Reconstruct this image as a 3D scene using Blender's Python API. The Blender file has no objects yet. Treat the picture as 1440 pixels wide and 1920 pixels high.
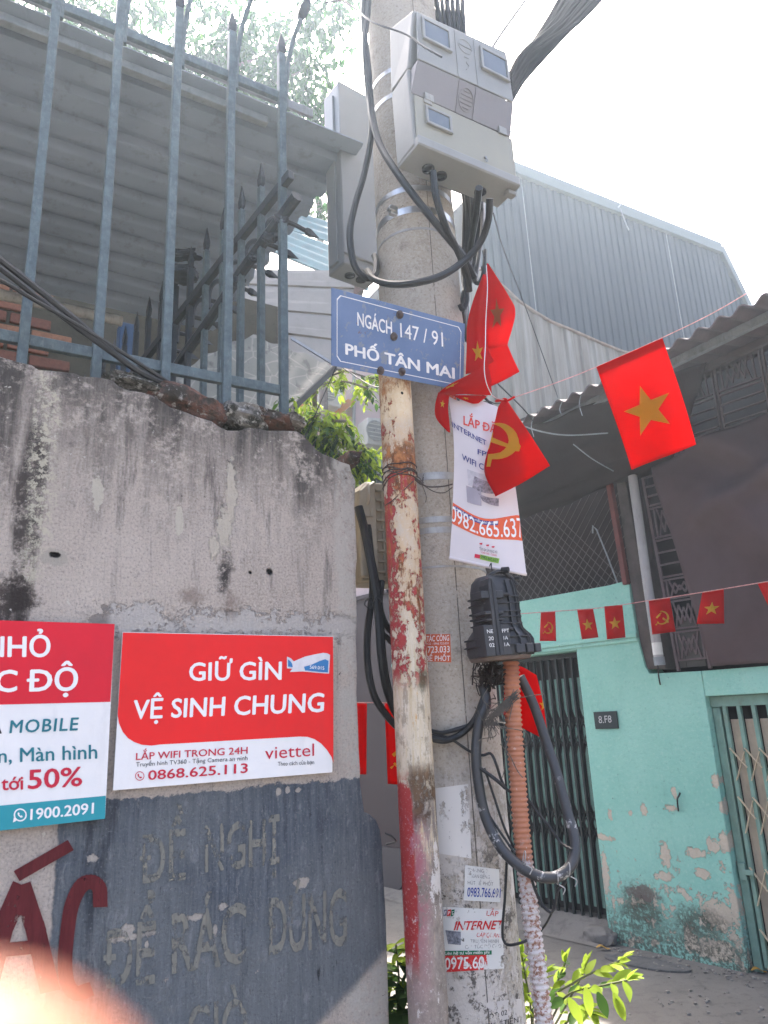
import bpy, bmesh, math, random
from mathutils import Vector as V, Matrix, noise as mnoise
random.seed(11)
sc = bpy.context.scene
COL = sc.collection
R_ = math.radians

# ------------------------------------------------------------------ camera
F_PX, PITCH, ROLL = 1376.0, R_(15.8), R_(2.65)       # focal length in photo pixels (1440 x 1920)
EYE = V((0, 0, 1.6))
FW = V((0, math.cos(PITCH), math.sin(PITCH)))
_u = V((0, -math.sin(PITCH), math.cos(PITCH)))
UP = _u * math.cos(ROLL) + V((1, 0, 0)) * math.sin(ROLL)
RT = V((1, 0, 0)) * math.cos(ROLL) - _u * math.sin(ROLL)
cam = bpy.data.cameras.new('camera')
camo = bpy.data.objects.new('camera', cam)
COL.objects.link(camo)
camo.matrix_world = Matrix(((RT.x, UP.x, -FW.x, EYE.x), (RT.y, UP.y, -FW.y, EYE.y), (RT.z, UP.z, -FW.z, EYE.z), (0, 0, 0, 1)))
cam.sensor_fit = 'VERTICAL'
cam.sensor_height = 36
cam.lens = 36 * F_PX / 1920
cam.clip_start, cam.clip_end = 0.005, 2000
cam.dof.use_dof = True
cam.dof.focus_distance = 2.6
cam.dof.aperture_fstop = 9.0
sc.camera = camo

# ------------------------------------------------------------------ sky, sun, exposure
SUN_EL, SUN_AZ = R_(58), R_(-8)                       # azimuth measured from +Y (ahead), positive to the right
w = bpy.data.worlds.new('World')
sc.world = w
w.use_nodes = True
nt = w.node_tree
nt.nodes.clear()
sky = nt.nodes.new('ShaderNodeTexSky')
sky.sky_type = 'NISHITA'
sky.sun_disc = False
sky.sun_elevation = SUN_EL
sky.sun_rotation = SUN_AZ
sky.altitude = 10
sky.air_density = 0.7
sky.dust_density = 8.0
sky.ozone_density = 1.0
bg = nt.nodes.new('ShaderNodeBackground')
bg.inputs['Strength'].default_value = 0.15
wo = nt.nodes.new('ShaderNodeOutputWorld')
nt.links.new(sky.outputs[0], bg.inputs[0])
nt.links.new(bg.outputs[0], wo.inputs[0])
sl = bpy.data.lights.new('sun', 'SUN')
sl.energy = 3.2
sl.angle = R_(0.6)
sl.color = (1.0, 0.94, 0.85)
so = bpy.data.objects.new('sun', sl)
COL.objects.link(so)
sun_dir = V((math.sin(SUN_AZ) * math.cos(SUN_EL), math.cos(SUN_AZ) * math.cos(SUN_EL), math.sin(SUN_EL)))
so.rotation_euler = sun_dir.to_track_quat('Z', 'Y').to_euler()
so.location = sun_dir * 30
sc.view_settings.view_transform = 'Standard'
sc.view_settings.look = 'None'
sc.view_settings.exposure = 2.62
sc.view_settings.gamma = 1.0
sc.view_settings.use_curve_mapping = False
sc.render.engine = 'CYCLES'
sc.cycles.max_bounces = 6
sc.cycles.use_denoising = True
sc.cycles.volume_bounces = 0
sc.cycles.transparent_max_bounces = 12

# ------------------------------------------------------------------ sight lines of the survey (photo pixel -> place)
def ray(x, y):
    return RT * ((x - 720) / F_PX) + UP * ((960 - y) / F_PX) + FW
def at(x, y, D):
    d = ray(x, y)
    return EYE + d * (D / math.hypot(d.x, d.y))
def on(x, y, p0, n):
    d = ray(x, y)
    return EYE + d * ((p0 - EYE).dot(n) / d.dot(n))
def frame(o, X, Y, Z=V((0, 0, 1))):
    return Matrix(((X.x, Y.x, Z.x, o.x), (X.y, Y.y, Z.y, o.y), (X.z, Y.z, Z.z, o.z), (0, 0, 0, 1)))
def T(o):
    return Matrix.Translation(o)
AX = V((0.855, 0.519, 0)).normalized()                # along the street wall, to the right
AY = V((-AX.y, AX.x, 0))                              # into it
A0 = V((-0.097, 1.948, 0))
FA = frame(A0, AX, AY)
BX = V((0.658, -0.753, 0)).normalized()               # along the alley houses, to the right
BY = V((-BX.y, BX.x, 0))
B0 = V((1.465, 5.89, 0))
FB = frame(B0, BX, BY)
FAi, FBi = FA.inverted(), FB.inverted()
def A(x, y, off=0.0):                                 # street-wall coordinates, off = distance into the wall
    return FAi @ on(x, y, A0 + AY * off, AY)
def B(x, y, off=0.0):
    return FBi @ on(x, y, B0 + BY * off, BY)
POLE = V((0.148, 2.100, 0))
def pole_r(z):
    return 0.151 - z / 150
def pole_hit(x, y, off=0.0):
    d = ray(x, y)
    r = 0.13 + off
    t = 1.9
    for _ in range(5):
        ox, oy = EYE.x - POLE.x, EYE.y - POLE.y
        a = d.x ** 2 + d.y ** 2
        b = 2 * (ox * d.x + oy * d.y)
        c = ox * ox + oy * oy - r * r
        q = b * b - 4 * a * c
        t = (-b - math.sqrt(max(q, 0))) / (2 * a)
        r = pole_r(EYE.z + d.z * t) + off
    return EYE + d * t

# ------------------------------------------------------------------ mesh helpers
def lerp(a, b, t):
    return a + (b - a) * t
class MB:
    def __init__(self, M=None):
        self.v, self.f, self.m, self.M, self.k, self.marks = [], [], [], M, 0, []
    def pt(self, p):
        p = V(p)
        self.v.append(self.M @ p if self.M else p)
        return len(self.v) - 1
    def face(self, idx):
        self.f.append(list(idx)); self.m.append(self.k)
    def poly(self, pts):
        self.face([self.pt(p) for p in pts])
        return self
    def hexa(self, c):                                # 8 corners: bottom ring 0-3, top ring 4-7
        i = [self.pt(p) for p in c]
        for q in ((3, 2, 1, 0), (4, 5, 6, 7), (0, 1, 5, 4), (1, 2, 6, 5), (2, 3, 7, 6), (3, 0, 4, 7)):
            self.face([i[j] for j in q])
        return self
    def box(self, x0, x1, y0, y1, z0, z1):
        return self.hexa([(x0, y0, z0), (x1, y0, z0), (x1, y1, z0), (x0, y1, z0), (x0, y0, z1), (x1, y0, z1), (x1, y1, z1), (x0, y1, z1)])
    def bar(self, p, q, a, b, side=None):             # rectangular bar p->q, a x b
        p, q = V(p), V(q)
        d = (q - p).normalized()
        s = V(side) if side else (V((0, 0, 1)) if abs(d.z) < 0.9 else V((1, 0, 0)))
        x = (s - d * s.dot(d)).normalized()
        y = d.cross(x)
        x, y = x * a / 2, y * b / 2
        return self.hexa([p - x - y, p + x - y, p + x + y, p - x + y, q - x - y, q + x - y, q + x + y, q - x + y])
    def tube(self, pts, r, n=8, caps=True):
        pts = [V(p) for p in pts]
        rr = r if isinstance(r, (list, tuple)) else [r] * len(pts)
        rings, ref = [], None
        for i, p in enumerate(pts):
            d = (pts[min(i + 1, len(pts) - 1)] - pts[max(i - 1, 0)])
            d = d.normalized() if d.length > 1e-9 else V((0, 0, 1))
            if ref is None:
                ref = V((0, 0, 1)) if abs(d.z) < 0.9 else V((1, 0, 0))
            ref = (ref - d * ref.dot(d)).normalized()
            s = d.cross(ref)
            rings.append([self.pt(p + (ref * math.cos(2 * math.pi * k / n) + s * math.sin(2 * math.pi * k / n)) * rr[i]) for k in range(n)])
        for a, b in zip(rings, rings[1:]):
            for k in range(n):
                self.face((a[k], a[(k + 1) % n], b[(k + 1) % n], b[k]))
        if caps:
            self.face(rings[0][::-1]); self.face(rings[-1])
        return self
    def prism(self, out, y0, y1):                     # outline in (x, z), extruded along y
        a = [self.pt((x, y0, z)) for x, z in out]
        b = [self.pt((x, y1, z)) for x, z in out]
        self.face(a); self.face(b[::-1])
        n = len(out)
        for i in range(n):
            self.face((a[(i + 1) % n], a[i], b[i], b[(i + 1) % n]))
        return self
    def grid(self, fn, nu, nv):
        ids = [[self.pt(fn(i / nu, j / nv)) for i in range(nu + 1)] for j in range(nv + 1)]
        for j in range(nv):
            for i in range(nu):
                self.face((ids[j][i], ids[j][i + 1], ids[j + 1][i + 1], ids[j + 1][i]))
        return self
    def slab(self, fn, nu, nv, th):                   # grid with thickness th along its normal
        P = [[V(fn(i / nu, j / nv)) for i in range(nu + 1)] for j in range(nv + 1)]
        fr, bk = [], []
        for j in range(nv + 1):
            a, b = [], []
            for i in range(nu + 1):
                du = P[j][min(i + 1, nu)] - P[j][max(i - 1, 0)]
                dv = P[min(j + 1, nv)][i] - P[max(j - 1, 0)][i]
                n = du.cross(dv)
                n = n.normalized() * th / 2 if n.length > 1e-12 else V((0, 0, 0))
                a.append(self.pt(P[j][i] + n)); b.append(self.pt(P[j][i] - n))
            fr.append(a); bk.append(b)
        for j in range(nv):
            for i in range(nu):
                self.face((fr[j][i], fr[j][i + 1], fr[j + 1][i + 1], fr[j + 1][i]))
                self.face((bk[j][i], bk[j + 1][i], bk[j + 1][i + 1], bk[j][i + 1]))
        for i in range(nu):
            self.face((fr[0][i], bk[0][i], bk[0][i + 1], fr[0][i + 1]))
            self.face((fr[nv][i], fr[nv][i + 1], bk[nv][i + 1], bk[nv][i]))
        for j in range(nv):
            self.face((fr[j][0], fr[j + 1][0], bk[j + 1][0], bk[j][0]))
            self.face((fr[j][nu], bk[j][nu], bk[j + 1][nu], fr[j + 1][nu]))
        return self
    def lathe(self, prof, n=20, caps=True):           # profile [(r, z)] about local z
        rings = [[self.pt((r * math.cos(2 * math.pi * k / n), r * math.sin(2 * math.pi * k / n), z)) for k in range(n)] for r, z in prof]
        for a, b in zip(rings, rings[1:]):
            for k in range(n):
                self.face((a[k], a[(k + 1) % n], b[(k + 1) % n], b[k]))
        if caps:
            self.face(rings[0][::-1]); self.face(rings[-1])
        return self
    def flat(self, shape, fn):                        # 2-D triangulated shape (verts, faces) sent through fn(u, v)
        vs, fs = shape
        ids = [self.pt(fn(x, y)) for x, y in vs]
        for f in fs:
            self.face([ids[i] for i in f])
        return self

MATRIX = {}
def _mesh(name, mb, mats, Mi, smooth):
    me = bpy.data.meshes.new(name)
    me.from_pydata([(Mi @ p)[:] for p in mb.v], [], mb.f)
    for m in mats:
        me.materials.append(m)
    if len(mats) > 1:
        me.polygons.foreach_set('material_index', mb.m)
    if smooth:
        me.polygons.foreach_set('use_smooth', [True] * len(me.polygons))
    me.update()
    return me
def obj(name, mb, mat, parent=None, M=None, smooth=False, bevel=0.0, solid=0.0):
    if len(mb.marks) > 1 and parent is not None:       # every line of lettering is a part of its own
        cuts = mb.marks + [(len(mb.v), len(mb.f), None)]
        for (v0, f0, nm), (v1, f1, _) in zip(cuts, cuts[1:]):
            q = MB()
            q.v = mb.v[v0:v1]; q.f = [[i - v0 for i in f] for f in mb.f[f0:f1]]; q.m = [0] * len(q.f)
            o = obj(nm or name, q, mat, parent, M, smooth)
        return o
    mats = mat if isinstance(mat, (list, tuple)) else [mat]
    if parent is not None:
        M = MATRIX[parent.name]
    elif M is None:
        lo = [min(p[i] for p in mb.v) for i in range(3)]
        hi = [max(p[i] for p in mb.v) for i in range(3)]
        M = T(V(((lo[0] + hi[0]) / 2, (lo[1] + hi[1]) / 2, lo[2])))
    me = _mesh(name, mb, mats, M.inverted(), smooth)
    o = bpy.data.objects.new(name, me)
    COL.objects.link(o)
    if parent is not None:
        o.parent = parent
    else:
        o.matrix_world = M
    MATRIX[o.name] = M
    if smooth and smooth != 'all':
        me.set_sharp_from_angle(angle=R_(40))
    if solid:
        md = o.modifiers.new('solid', 'SOLIDIFY'); md.thickness = solid; md.offset = 0
    if bevel:
        md = o.modifiers.new('bevel', 'BEVEL'); md.width = bevel; md.segments = 2; md.limit_method = 'ANGLE'; md.angle_limit = R_(50)
    return o
def tag(o, label=None, cat=None, group=None, kind=None):
    if label: o['label'] = label
    if cat: o['category'] = cat
    if group: o['group'] = group
    if kind: o['kind'] = kind
    return o
def thing(name, label, cat, M, group=None):
    if not isinstance(M, Matrix):
        M = T(V(M))
    o = bpy.data.objects.new(name, None)
    o.empty_display_size = 0.05
    COL.objects.link(o)
    o.matrix_world = M
    MATRIX[o.name] = M
    return tag(o, label, cat, group)
def copy_part(src, parent, M=None):                   # copy of a part sharing its mesh, M local to the parent
    o = src.copy()
    COL.objects.link(o)
    o.parent = parent
    if M is not None:
        o.matrix_local = M
    return o

# smooth curve through points
def curve(pts, n=10):
    pts = [V(p) for p in pts]
    P = [pts[0] * 2 - pts[1]] + pts + [pts[-1] * 2 - pts[-2]]
    out = []
    for i in range(1, len(P) - 2):
        a, b, c, d = P[i - 1], P[i], P[i + 1], P[i + 2]
        for k in range(n):
            t = k / n
            out.append(0.5 * ((2 * b) + (c - a) * t + (2 * a - 5 * b + 4 * c - d) * t * t + (3 * b - a - 3 * c + d) * t ** 3))
    out.append(pts[-1])
    return out
def cr(ctrl, t):                                      # Catmull-Rom over a list, t in 0..1
    n = len(ctrl) - 1
    x = min(max(t, 0.0), 1.0) * n
    i = min(int(x), n - 1)
    f = x - i
    b, c = ctrl[i], ctrl[i + 1]
    a = ctrl[i - 1] if i > 0 else b * 2 - c
    d = ctrl[i + 2] if i + 2 <= n else c * 2 - b
    return 0.5 * ((2 * b) + (c - a) * f + (2 * a - 5 * b + 4 * c - d) * f * f + (3 * b - a - 3 * c + d) * f ** 3)
def patch(rows):                                      # rows[j][i] = (px, py, D): cloth through surveyed points; v runs down
    R3 = [[at(*p) for p in r] for r in rows]
    def fn(u, v):
        return cr([cr(r, u) for r in R3], v)
    return fn
def lifted(fn, off, e=0.004):                         # same surface moved along its normal towards the viewer
    def g(u, v):
        p = fn(u, v)
        n = (fn(u + e, v) - fn(u - e, v)).cross(fn(u, v + e) - fn(u, v - e))
        n = n.normalized() if n.length > 1e-12 else V((0, -1, 0))
        if n.dot(EYE - p) < 0: n = -n
        return p + n * off
    return g

# lettering: Blender's own font turned into triangles
_tc, _wd = {}, {}
PLAIN = str.maketrans({'Đ': 'D', 'đ': 'd', 'ơ': 'o', 'ớ': 'ó', 'Ờ': 'Ò', 'Ơ': 'O'})
def _raw(body, off, spacing, res):
    cu = bpy.data.curves.new('lettering', 'FONT')
    cu.body = body; cu.size = 1; cu.offset = off; cu.resolution_u = res; cu.space_character = spacing
    cu.fill_mode = 'BOTH'
    ob = bpy.data.objects.new('lettering', cu)
    me = bpy.data.meshes.new_from_object(ob)
    vs = [(v.co.x, v.co.y) for v in me.vertices]
    fs = [tuple(p.vertices) for p in me.polygons]
    bpy.data.objects.remove(ob); bpy.data.curves.remove(cu); bpy.data.meshes.remove(me)
    return vs, fs
def letters(body, off=0.0, spacing=1.0, res=3):
    key = (body, off, spacing, res)
    if key not in _tc:
        plain = body.translate(PLAIN)
        vs, fs = _raw(plain, off, spacing, res)
        for i, ch in enumerate(body):                  # crossbars of Đ and horns of ơ, butted against the plain letter
            if ch not in 'ĐđơớỜƠ': continue
            xr = max(v[0] for v in _raw(plain[:i + 1], off, spacing, res)[0])
            wd = [v[0] for v in _raw(plain[i], off, spacing, res)[0]]
            xl = xr - (max(wd) - min(wd))
            def quad(q):
                n = len(vs); vs.extend(q); fs.append((n, n + 1, n + 2, n + 3))
            if ch == 'Đ':
                quad([(xl - 0.085, 0.32), (xl - 0.002, 0.32), (xl - 0.002, 0.39), (xl - 0.085, 0.39)])
                quad([(xl + 0.095, 0.32), (xl + 0.24, 0.32), (xl + 0.24, 0.39), (xl + 0.095, 0.39)])
            elif ch == 'đ':
                quad([(xr - 0.20, 0.60), (xr - 0.09, 0.60), (xr - 0.09, 0.65), (xr - 0.20, 0.65)])
                quad([(xr + 0.002, 0.60), (xr + 0.07, 0.60), (xr + 0.07, 0.65), (xr + 0.002, 0.65)])
            else:
                h = 0.70 if ch in 'ỜƠ' else 0.46
                quad([(xr - 0.055, h - 0.055), (xr - 0.01, h - 0.10), (xr + 0.075, h + 0.02), (xr + 0.005, h + 0.02)])
                quad([(xr + 0.005, h + 0.02), (xr + 0.075, h + 0.02), (xr + 0.085, h + 0.10), (xr + 0.015, h + 0.10)])
        x0, x1 = min(v[0] for v in vs), max(v[0] for v in vs)
        cap = 0.727
        _wd[key] = x1 - x0
        vs = [((x - x0) / (x1 - x0), y / cap) for x, y in vs]
        _tc[key] = (vs, fs)
    return _tc[key]
def bolder(bold):                                      # stroke weight: slightly shifted overlays
    b0 = 0.0
    e = bold - b0
    return b0, ([(0, 0)] if e <= 0 else [(0, 0), (e, 0), (-e, 0), (0, e * 0.8), (0, -e * 0.8), (e * 0.6, e * 0.6), (-e * 0.6, -e * 0.6)])
def lay(mb, body, fn, bold=0.0, spacing=1.0, res=3, off=0.0):
    mb.marks.append((len(mb.v), len(mb.f), None))
    b0, sh = bolder(bold)
    b0 = off
    vs, fs = letters(body, b0, spacing, res)
    wd = _wd[(body, b0, spacing, res)]
    for k, (dx, dy) in enumerate(sh):
        def g(u, v, k=k, dx=dx, dy=dy):
            p = fn(u + dx / wd, v + dy / 0.727)
            return p + (EYE - p).normalized() * (3e-5 * k)
        mb.flat((vs, fs), g)
def write(mb, body, unp, bl, br, tl, bold=0.0, spacing=1.0, res=3, off=0.0):
    """letters between baseline ends bl, br with cap tops at tl (photo pixels), laid on the surface unp(px, py)"""
    ax, ay = br[0] - bl[0], br[1] - bl[1]
    bx, by = tl[0] - bl[0], tl[1] - bl[1]
    lay(mb, body, lambda u, v: unp(bl[0] + ax * u + bx * v, bl[1] + ay * u + by * v), bold, spacing, res, off)
def fan(pts):                                         # 2-D polygon -> triangulated shape
    from mathutils.geometry import tessellate_polygon
    tri = tessellate_polygon([[V((x, y, 0)) for x, y in pts]])
    return (pts, [tuple(t) for t in tri])
def subdiv(shape, k=2):
    vs, fs = list(shape[0]), list(shape[1])
    for _ in range(k):
        new, cache = [], {}
        def mid(a, b):
            q = (min(a, b), max(a, b))
            if q not in cache:
                vs.append(((vs[a][0] + vs[b][0]) / 2, (vs[a][1] + vs[b][1]) / 2)); cache[q] = len(vs) - 1
            return cache[q]
        for f in fs:
            a, b, c = f
            ab, bc, ca = mid(a, b), mid(b, c), mid(c, a)
            new += [(a, ab, ca), (ab, b, bc), (ca, bc, c), (ab, bc, ca)]
        fs = new
    return (vs, fs)
def star(cx, cy, r, asp=1.0, rot=0.0):
    pts = []
    for k in range(10):
        q = r if k % 2 == 0 else r * 0.40
        a = rot + math.pi / 2 + k * math.pi / 5
        pts.append((cx + q * math.cos(a) * asp, cy - q * math.sin(a)))
    return subdiv(fan(pts), 2)
def emblem(cx, cy, r, asp=1.0):                        # hammer and sickle drawn in a unit circle
    def put(p): return [(cx + x * r * asp, cy - y * r) for x, y in p]
    out = []
    o, i = [], []
    for k in range(25):
        a = R_(98 - k * 9.6)
        o.append((0.95 * math.cos(a) + 0.02, 0.95 * math.sin(a)))
        a2 = R_(98 - k * 8.6)
        wd = 0.28 * math.sin(math.pi * (k + 1.5) / 29) ** 0.7
        i.append(((0.95 - wd) * math.cos(a2) + 0.02 - 0.0, (0.95 - wd) * math.sin(a2)))
    out.append(put(o + i[::-1]))
    out.append(put([(-0.62, -0.66), (-0.50, -0.52), (-0.86, -0.98), (-0.98, -0.86)][::1]))
    out.append(put([(-0.72, -0.58), (-0.56, -0.74), (-0.42, -0.62), (-0.58, -0.46)]))
    out.append(put([(-0.42, 0.30), (-0.26, 0.46), (0.86, -0.70), (0.70, -0.86)]))
    out.append(put([(-0.80, 0.14), (-0.14, 0.70), (0.10, 0.70), (-0.62, -0.06)]))
    vs, fs = [], []
    for p in out:
        s = subdiv(fan(p), 1)
        n = len(vs)
        vs += s[0]; fs += [tuple(j + n for j in f) for f in s[1]]
    return (vs, fs)

# ------------------------------------------------------------------ material helpers
class N:
    def __init__(self, name):
        self.mat = bpy.data.materials.new(name)
        self.mat.use_nodes = True
        self.t = self.mat.node_tree
        self.t.nodes.clear()
        self._co = None
    def n(self, typ, **kw):
        nd = self.t.nodes.new('ShaderNode' + typ)
        for k, v in kw.items():
            setattr(nd, k, v)
        return nd
    def put(self, sock, v):
        if isinstance(v, bpy.types.NodeSocket):
            self.t.links.new(v, sock)
        elif v is not None:
            try:
                if sock.type == 'RGBA' and len(v) == 3: v = (*v, 1)
            except TypeError:
                if sock.type == 'RGBA': v = (v, v, v, 1)
                elif sock.type == 'VECTOR': v = (v, v, v)
            sock.default_value = v
    def co(self):
        if not self._co:
            self._co = self.n('TexCoord').outputs['Object']
        return self._co
    def sep(self, v=None):
        nd = self.n('SeparateXYZ'); self.put(nd.inputs[0], v or self.co())
        return nd.outputs
    def math(self, op, a, b=None, c=None, clamp=False):
        nd = self.n('Math', operation=op, use_clamp=clamp)
        for s, v in zip(nd.inputs, (a, b, c)):
            if v is not None: self.put(s, v)
        return nd.outputs[0]
    def mul(self, a, b): return self.math('MULTIPLY', a, b)
    def add(self, a, b): return self.math('ADD', a, b)
    def sub(self, a, b): return self.math('SUBTRACT', a, b)
    def mx(self, a, b): return self.math('MAXIMUM', a, b)
    def mn(self, a, b): return self.math('MINIMUM', a, b)
    def step(self, x, lo, hi):                        # smoothstep, may run downwards
        nd = self.n('MapRange', interpolation_type='SMOOTHSTEP')
        if lo < hi: a = (lo, hi, 0.0, 1.0)
        else: a = (hi, lo, 1.0, 0.0)
        self.put(nd.inputs[0], x)
        for s, v in zip((1, 2, 3, 4), a): nd.inputs[s].default_value = v
        return nd.outputs[0]
    def scaled(self, s, v=None):
        nd = self.n('VectorMath', operation='MULTIPLY'); self.put(nd.inputs[0], v or self.co()); self.put(nd.inputs[1], s)
        return nd.outputs[0]
    def shift(self, o, v=None):
        nd = self.n('VectorMath', operation='ADD'); self.put(nd.inputs[0], v or self.co()); self.put(nd.inputs[1], o)
        return nd.outputs[0]
    def noise(self, scale, detail=6.0, rough=0.6, v=None, st=None, dist=0.0):
        if st: v = self.scaled(st, v)
        nd = self.n('TexNoise')
        self.put(nd.inputs['Vector'], v or self.co())
        for k, q in (('Scale', scale), ('Detail', detail), ('Roughness', rough), ('Distortion', dist)): nd.inputs[k].default_value = q
        return nd.outputs[0]
    def voro(self, scale, v=None, feature='F1', st=None):
        if st: v = self.scaled(st, v)
        nd = self.n('TexVoronoi', feature=feature); self.put(nd.inputs['Vector'], v or self.co()); nd.inputs['Scale'].default_value = scale
        return nd.outputs[0]
    def mix(self, fac, a, b, mode='MIX'):
        nd = self.n('Mix', data_type='RGBA', blend_type=mode)
        self.put(nd.inputs[0], fac); self.put(nd.inputs[6], a); self.put(nd.inputs[7], b)
        return nd.outputs[2]
    def ramp(self, fac, stops):
        nd = self.n('ValToRGB'); self.put(nd.inputs[0], fac)
        cr_ = nd.color_ramp
        while len(cr_.elements) < len(stops): cr_.elements.new(0.5)
        for e, (p, c) in zip(cr_.elements, stops):
            e.position = p; e.color = (c, c, c, 1) if isinstance(c, (int, float)) else (*c, 1)
        return nd.outputs[0]
    def bump(self, h, dist=0.002, strength=1.0):
        nd = self.n('Bump'); self.put(nd.inputs['Height'], h); nd.inputs['Distance'].default_value = dist; nd.inputs['Strength'].default_value = strength
        return nd.outputs[0]
    def blob(self, cx, cz, rx, rz, nz, x=None, z=None, soft=0.35, wob=1.6):   # ragged patch centred (cx, cz) on a wall
        X, _, Z = self.sep()
        a = self.math('POWER', self.mul(self.sub(X, cx), 1 / rx), 2)
        b = self.math('POWER', self.mul(self.sub(Z, cz), 1 / rz), 2)
        d = self.math('SQRT', self.add(a, b))
        d = self.add(d, self.mul(self.sub(nz, 0.5), wob * 2))
        return self.step(d, 1.0, 1.0 - soft)
    def out(self, color, rough=0.7, bump=None, metal=0.0, spec=0.5, alpha=None, trans=0.0, coat=0.0):
        p = self.n('BsdfPrincipled')
        self.put(p.inputs['Base Color'], color); self.put(p.inputs['Roughness'], rough); self.put(p.inputs['Metallic'], metal)
        self.put(p.inputs['Specular IOR Level'], spec)
        if coat: self.put(p.inputs['Coat Weight'], coat)
        if alpha is not None: self.put(p.inputs['Alpha'], alpha)
        if bump is not None: self.put(p.inputs['Normal'], bump)
        s = p.outputs[0]
        if trans:
            tr = self.n('BsdfTranslucent'); self.put(tr.inputs[0], color)
            mxs = self.n('MixShader'); self.put(mxs.inputs[0], trans)
            self.t.links.new(s, mxs.inputs[1]); self.t.links.new(tr.outputs[0], mxs.inputs[2])
            s = mxs.outputs[0]
        o = self.n('OutputMaterial')
        self.t.links.new(s, o.inputs[0])
        return self.mat
def M_plain(name, col, rough=0.6, var=0.25, scale=8.0, metal=0.0, dirt=0.0, dirt_col=(0.06, 0.055, 0.05), bump=0.0005, bscale=60, spec=0.35, trans=0.0, coat=0.0):
    s = N(name)
    n1 = s.noise(scale, 6, 0.65)
    c = s.mix(s.ramp(n1, [(0.3, 0), (0.7, 1)]), tuple(x * (1 - var) for x in col), tuple(min(1, x * (1 + var)) for x in col))
    if dirt:
        n2 = s.noise(scale * 2.7, 8, 0.7, st=(1, 1, 0.35))
        c = s.mix(s.mul(s.step(n2, 0.5, 0.72), dirt), c, dirt_col)
    bp = s.bump(s.noise(bscale, 5, 0.6), bump) if bump else None
    return s.out(c, s.add(s.mul(n1, 0.25), rough - 0.12), bp, metal, spec, trans=trans, coat=coat)

# ================================================================== setting: ground
s = N('worn_concrete_paving')
n1 = s.noise(1.3, 8, 0.65); n2 = s.noise(14, 8, 0.7); n3 = s.noise(90, 3, 0.6)
c = s.mix(s.ramp(n1, [(0.3, 0), (0.7, 1)]), (0.105, 0.096, 0.086), (0.17, 0.157, 0.14))
c = s.mix(s.mul(s.step(n2, 0.50, 0.62), 0.55), c, (0.08, 0.073, 0.066))
c = s.mix(s.mul(s.step(n3, 0.62, 0.72), 0.35), c, (0.26, 0.25, 0.235))
m_ground = s.out(c, 0.85, s.bump(s.add(n2, s.mul(n3, 0.4)), 0.006))
mb = MB()
mb.grid(lambda u, v: V((-60 + 120 * u, -40 + 120 * v, 0)), 8, 8)
tag(obj('ground', mb, m_ground, M=T(V((0, 0, 0)))), kind='structure')
# raised concrete apron in front of the alley house gate
mb = MB(FB)
mb.grid(lambda u, v: V((lerp(-3.0, 0.02, u), lerp(-0.16, 0.26, v), 0.004 + 0.105 * min(1, max(0, v - 0.12) * 2.2) + 0.012 * mnoise.noise(V((u * 9, v * 5, 0))))), 30, 6)
tag(obj('doorstep', mb, m_ground, smooth=True), kind='structure')

# ================================================================== street wall
s = N('weathered_plaster')
X, Y, Z = s.sep()
g1 = s.noise(2.2, 8, 0.65); g2 = s.noise(11, 9, 0.74); g3 = s.noise(60, 7, 0.75); g4 = s.noise(170, 4, 0.7)
st = s.noise(1.0, 9, 0.75, st=(30, 30, 2.4)); st2 = s.noise(1.0, 8, 0.72, st=(9, 9, 1.1)); fine = s.noise(1.0, 6, 0.75, st=(190, 190, 26))
gb = s.add(s.mul(g2, 0.6), s.mul(g3, 0.4))
c = s.mix(s.ramp(g1, [(0.3, 0), (0.72, 1)]), (0.445, 0.380, 0.325), (0.615, 0.54, 0.470))
c = s.mix(s.mul(s.step(g4, 0.48, 0.60), 0.45), c, (0.70, 0.61, 0.53))
c = s.mix(s.mul(s.step(g4, 0.46, 0.36), 0.5), c, (0.22, 0.19, 0.172))
c = s.mix(s.mul(s.step(fine, 0.55, 0.70), 0.45), c, (0.56, 0.52, 0.48))
c = s.mix(s.mul(s.step(st, 0.54, 0.68), 0.5), c, (0.19, 0.168, 0.155))
c = s.mix(s.mul(s.step(gb, 0.56, 0.63), 0.5), c, (0.20, 0.175, 0.16))
# dark mould under the broken top edge, running down in streaks
topz = s.mx(s.add(s.mul(X, -0.10), 2.36), 2.32)
dtop = s.sub(topz, Z)
mould = s.step(s.add(dtop, s.mul(s.sub(st2, 0.5), 1.5)), 0.42, -0.06)
mould = s.mul(mould, s.step(gb, 0.40, 0.52))
c = s.mix(s.mul(mould, 0.9), c, (0.05, 0.046, 0.042))
stk = s.mul(s.step(st2, 0.55, 0.64), s.step(dtop, 0.95, 0.1))
c = s.mix(s.mul(s.mul(stk, s.step(gb, 0.36, 0.50)), 0.75), c, (0.075, 0.067, 0.062))
stw = s.mul(s.step(s.noise(1.0, 8, 0.75, st=(24, 24, 3.0), v=s.shift((3, 1, 7))), 0.60, 0.67), s.step(dtop, 0.8, 0.0))
c = s.mix(s.mul(stw, 0.6), c, (0.58, 0.54, 0.46))
# black run at the left, mottled with cream
run = s.mul(s.blob(-0.795, 2.10, 0.042, 0.34, st2, wob=1.1), s.step(gb, 0.40, 0.52))
c = s.mix(s.mul(run, 0.92), c, (0.055, 0.047, 0.042))
run2 = s.mul(s.blob(-0.82, 1.87, 0.085, 0.06, g2), s.step(gb, 0.40, 0.52))
c = s.mix(s.mul(run2, 0.92), c, (0.045, 0.036, 0.032))
flk = s.mul(s.blob(-0.775, 2.18, 0.040, 0.30, gb, wob=2.5), s.step(g3, 0.48, 0.55))
c = s.mix(s.mul(flk, 0.9), c, (0.62, 0.575, 0.45))
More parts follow.
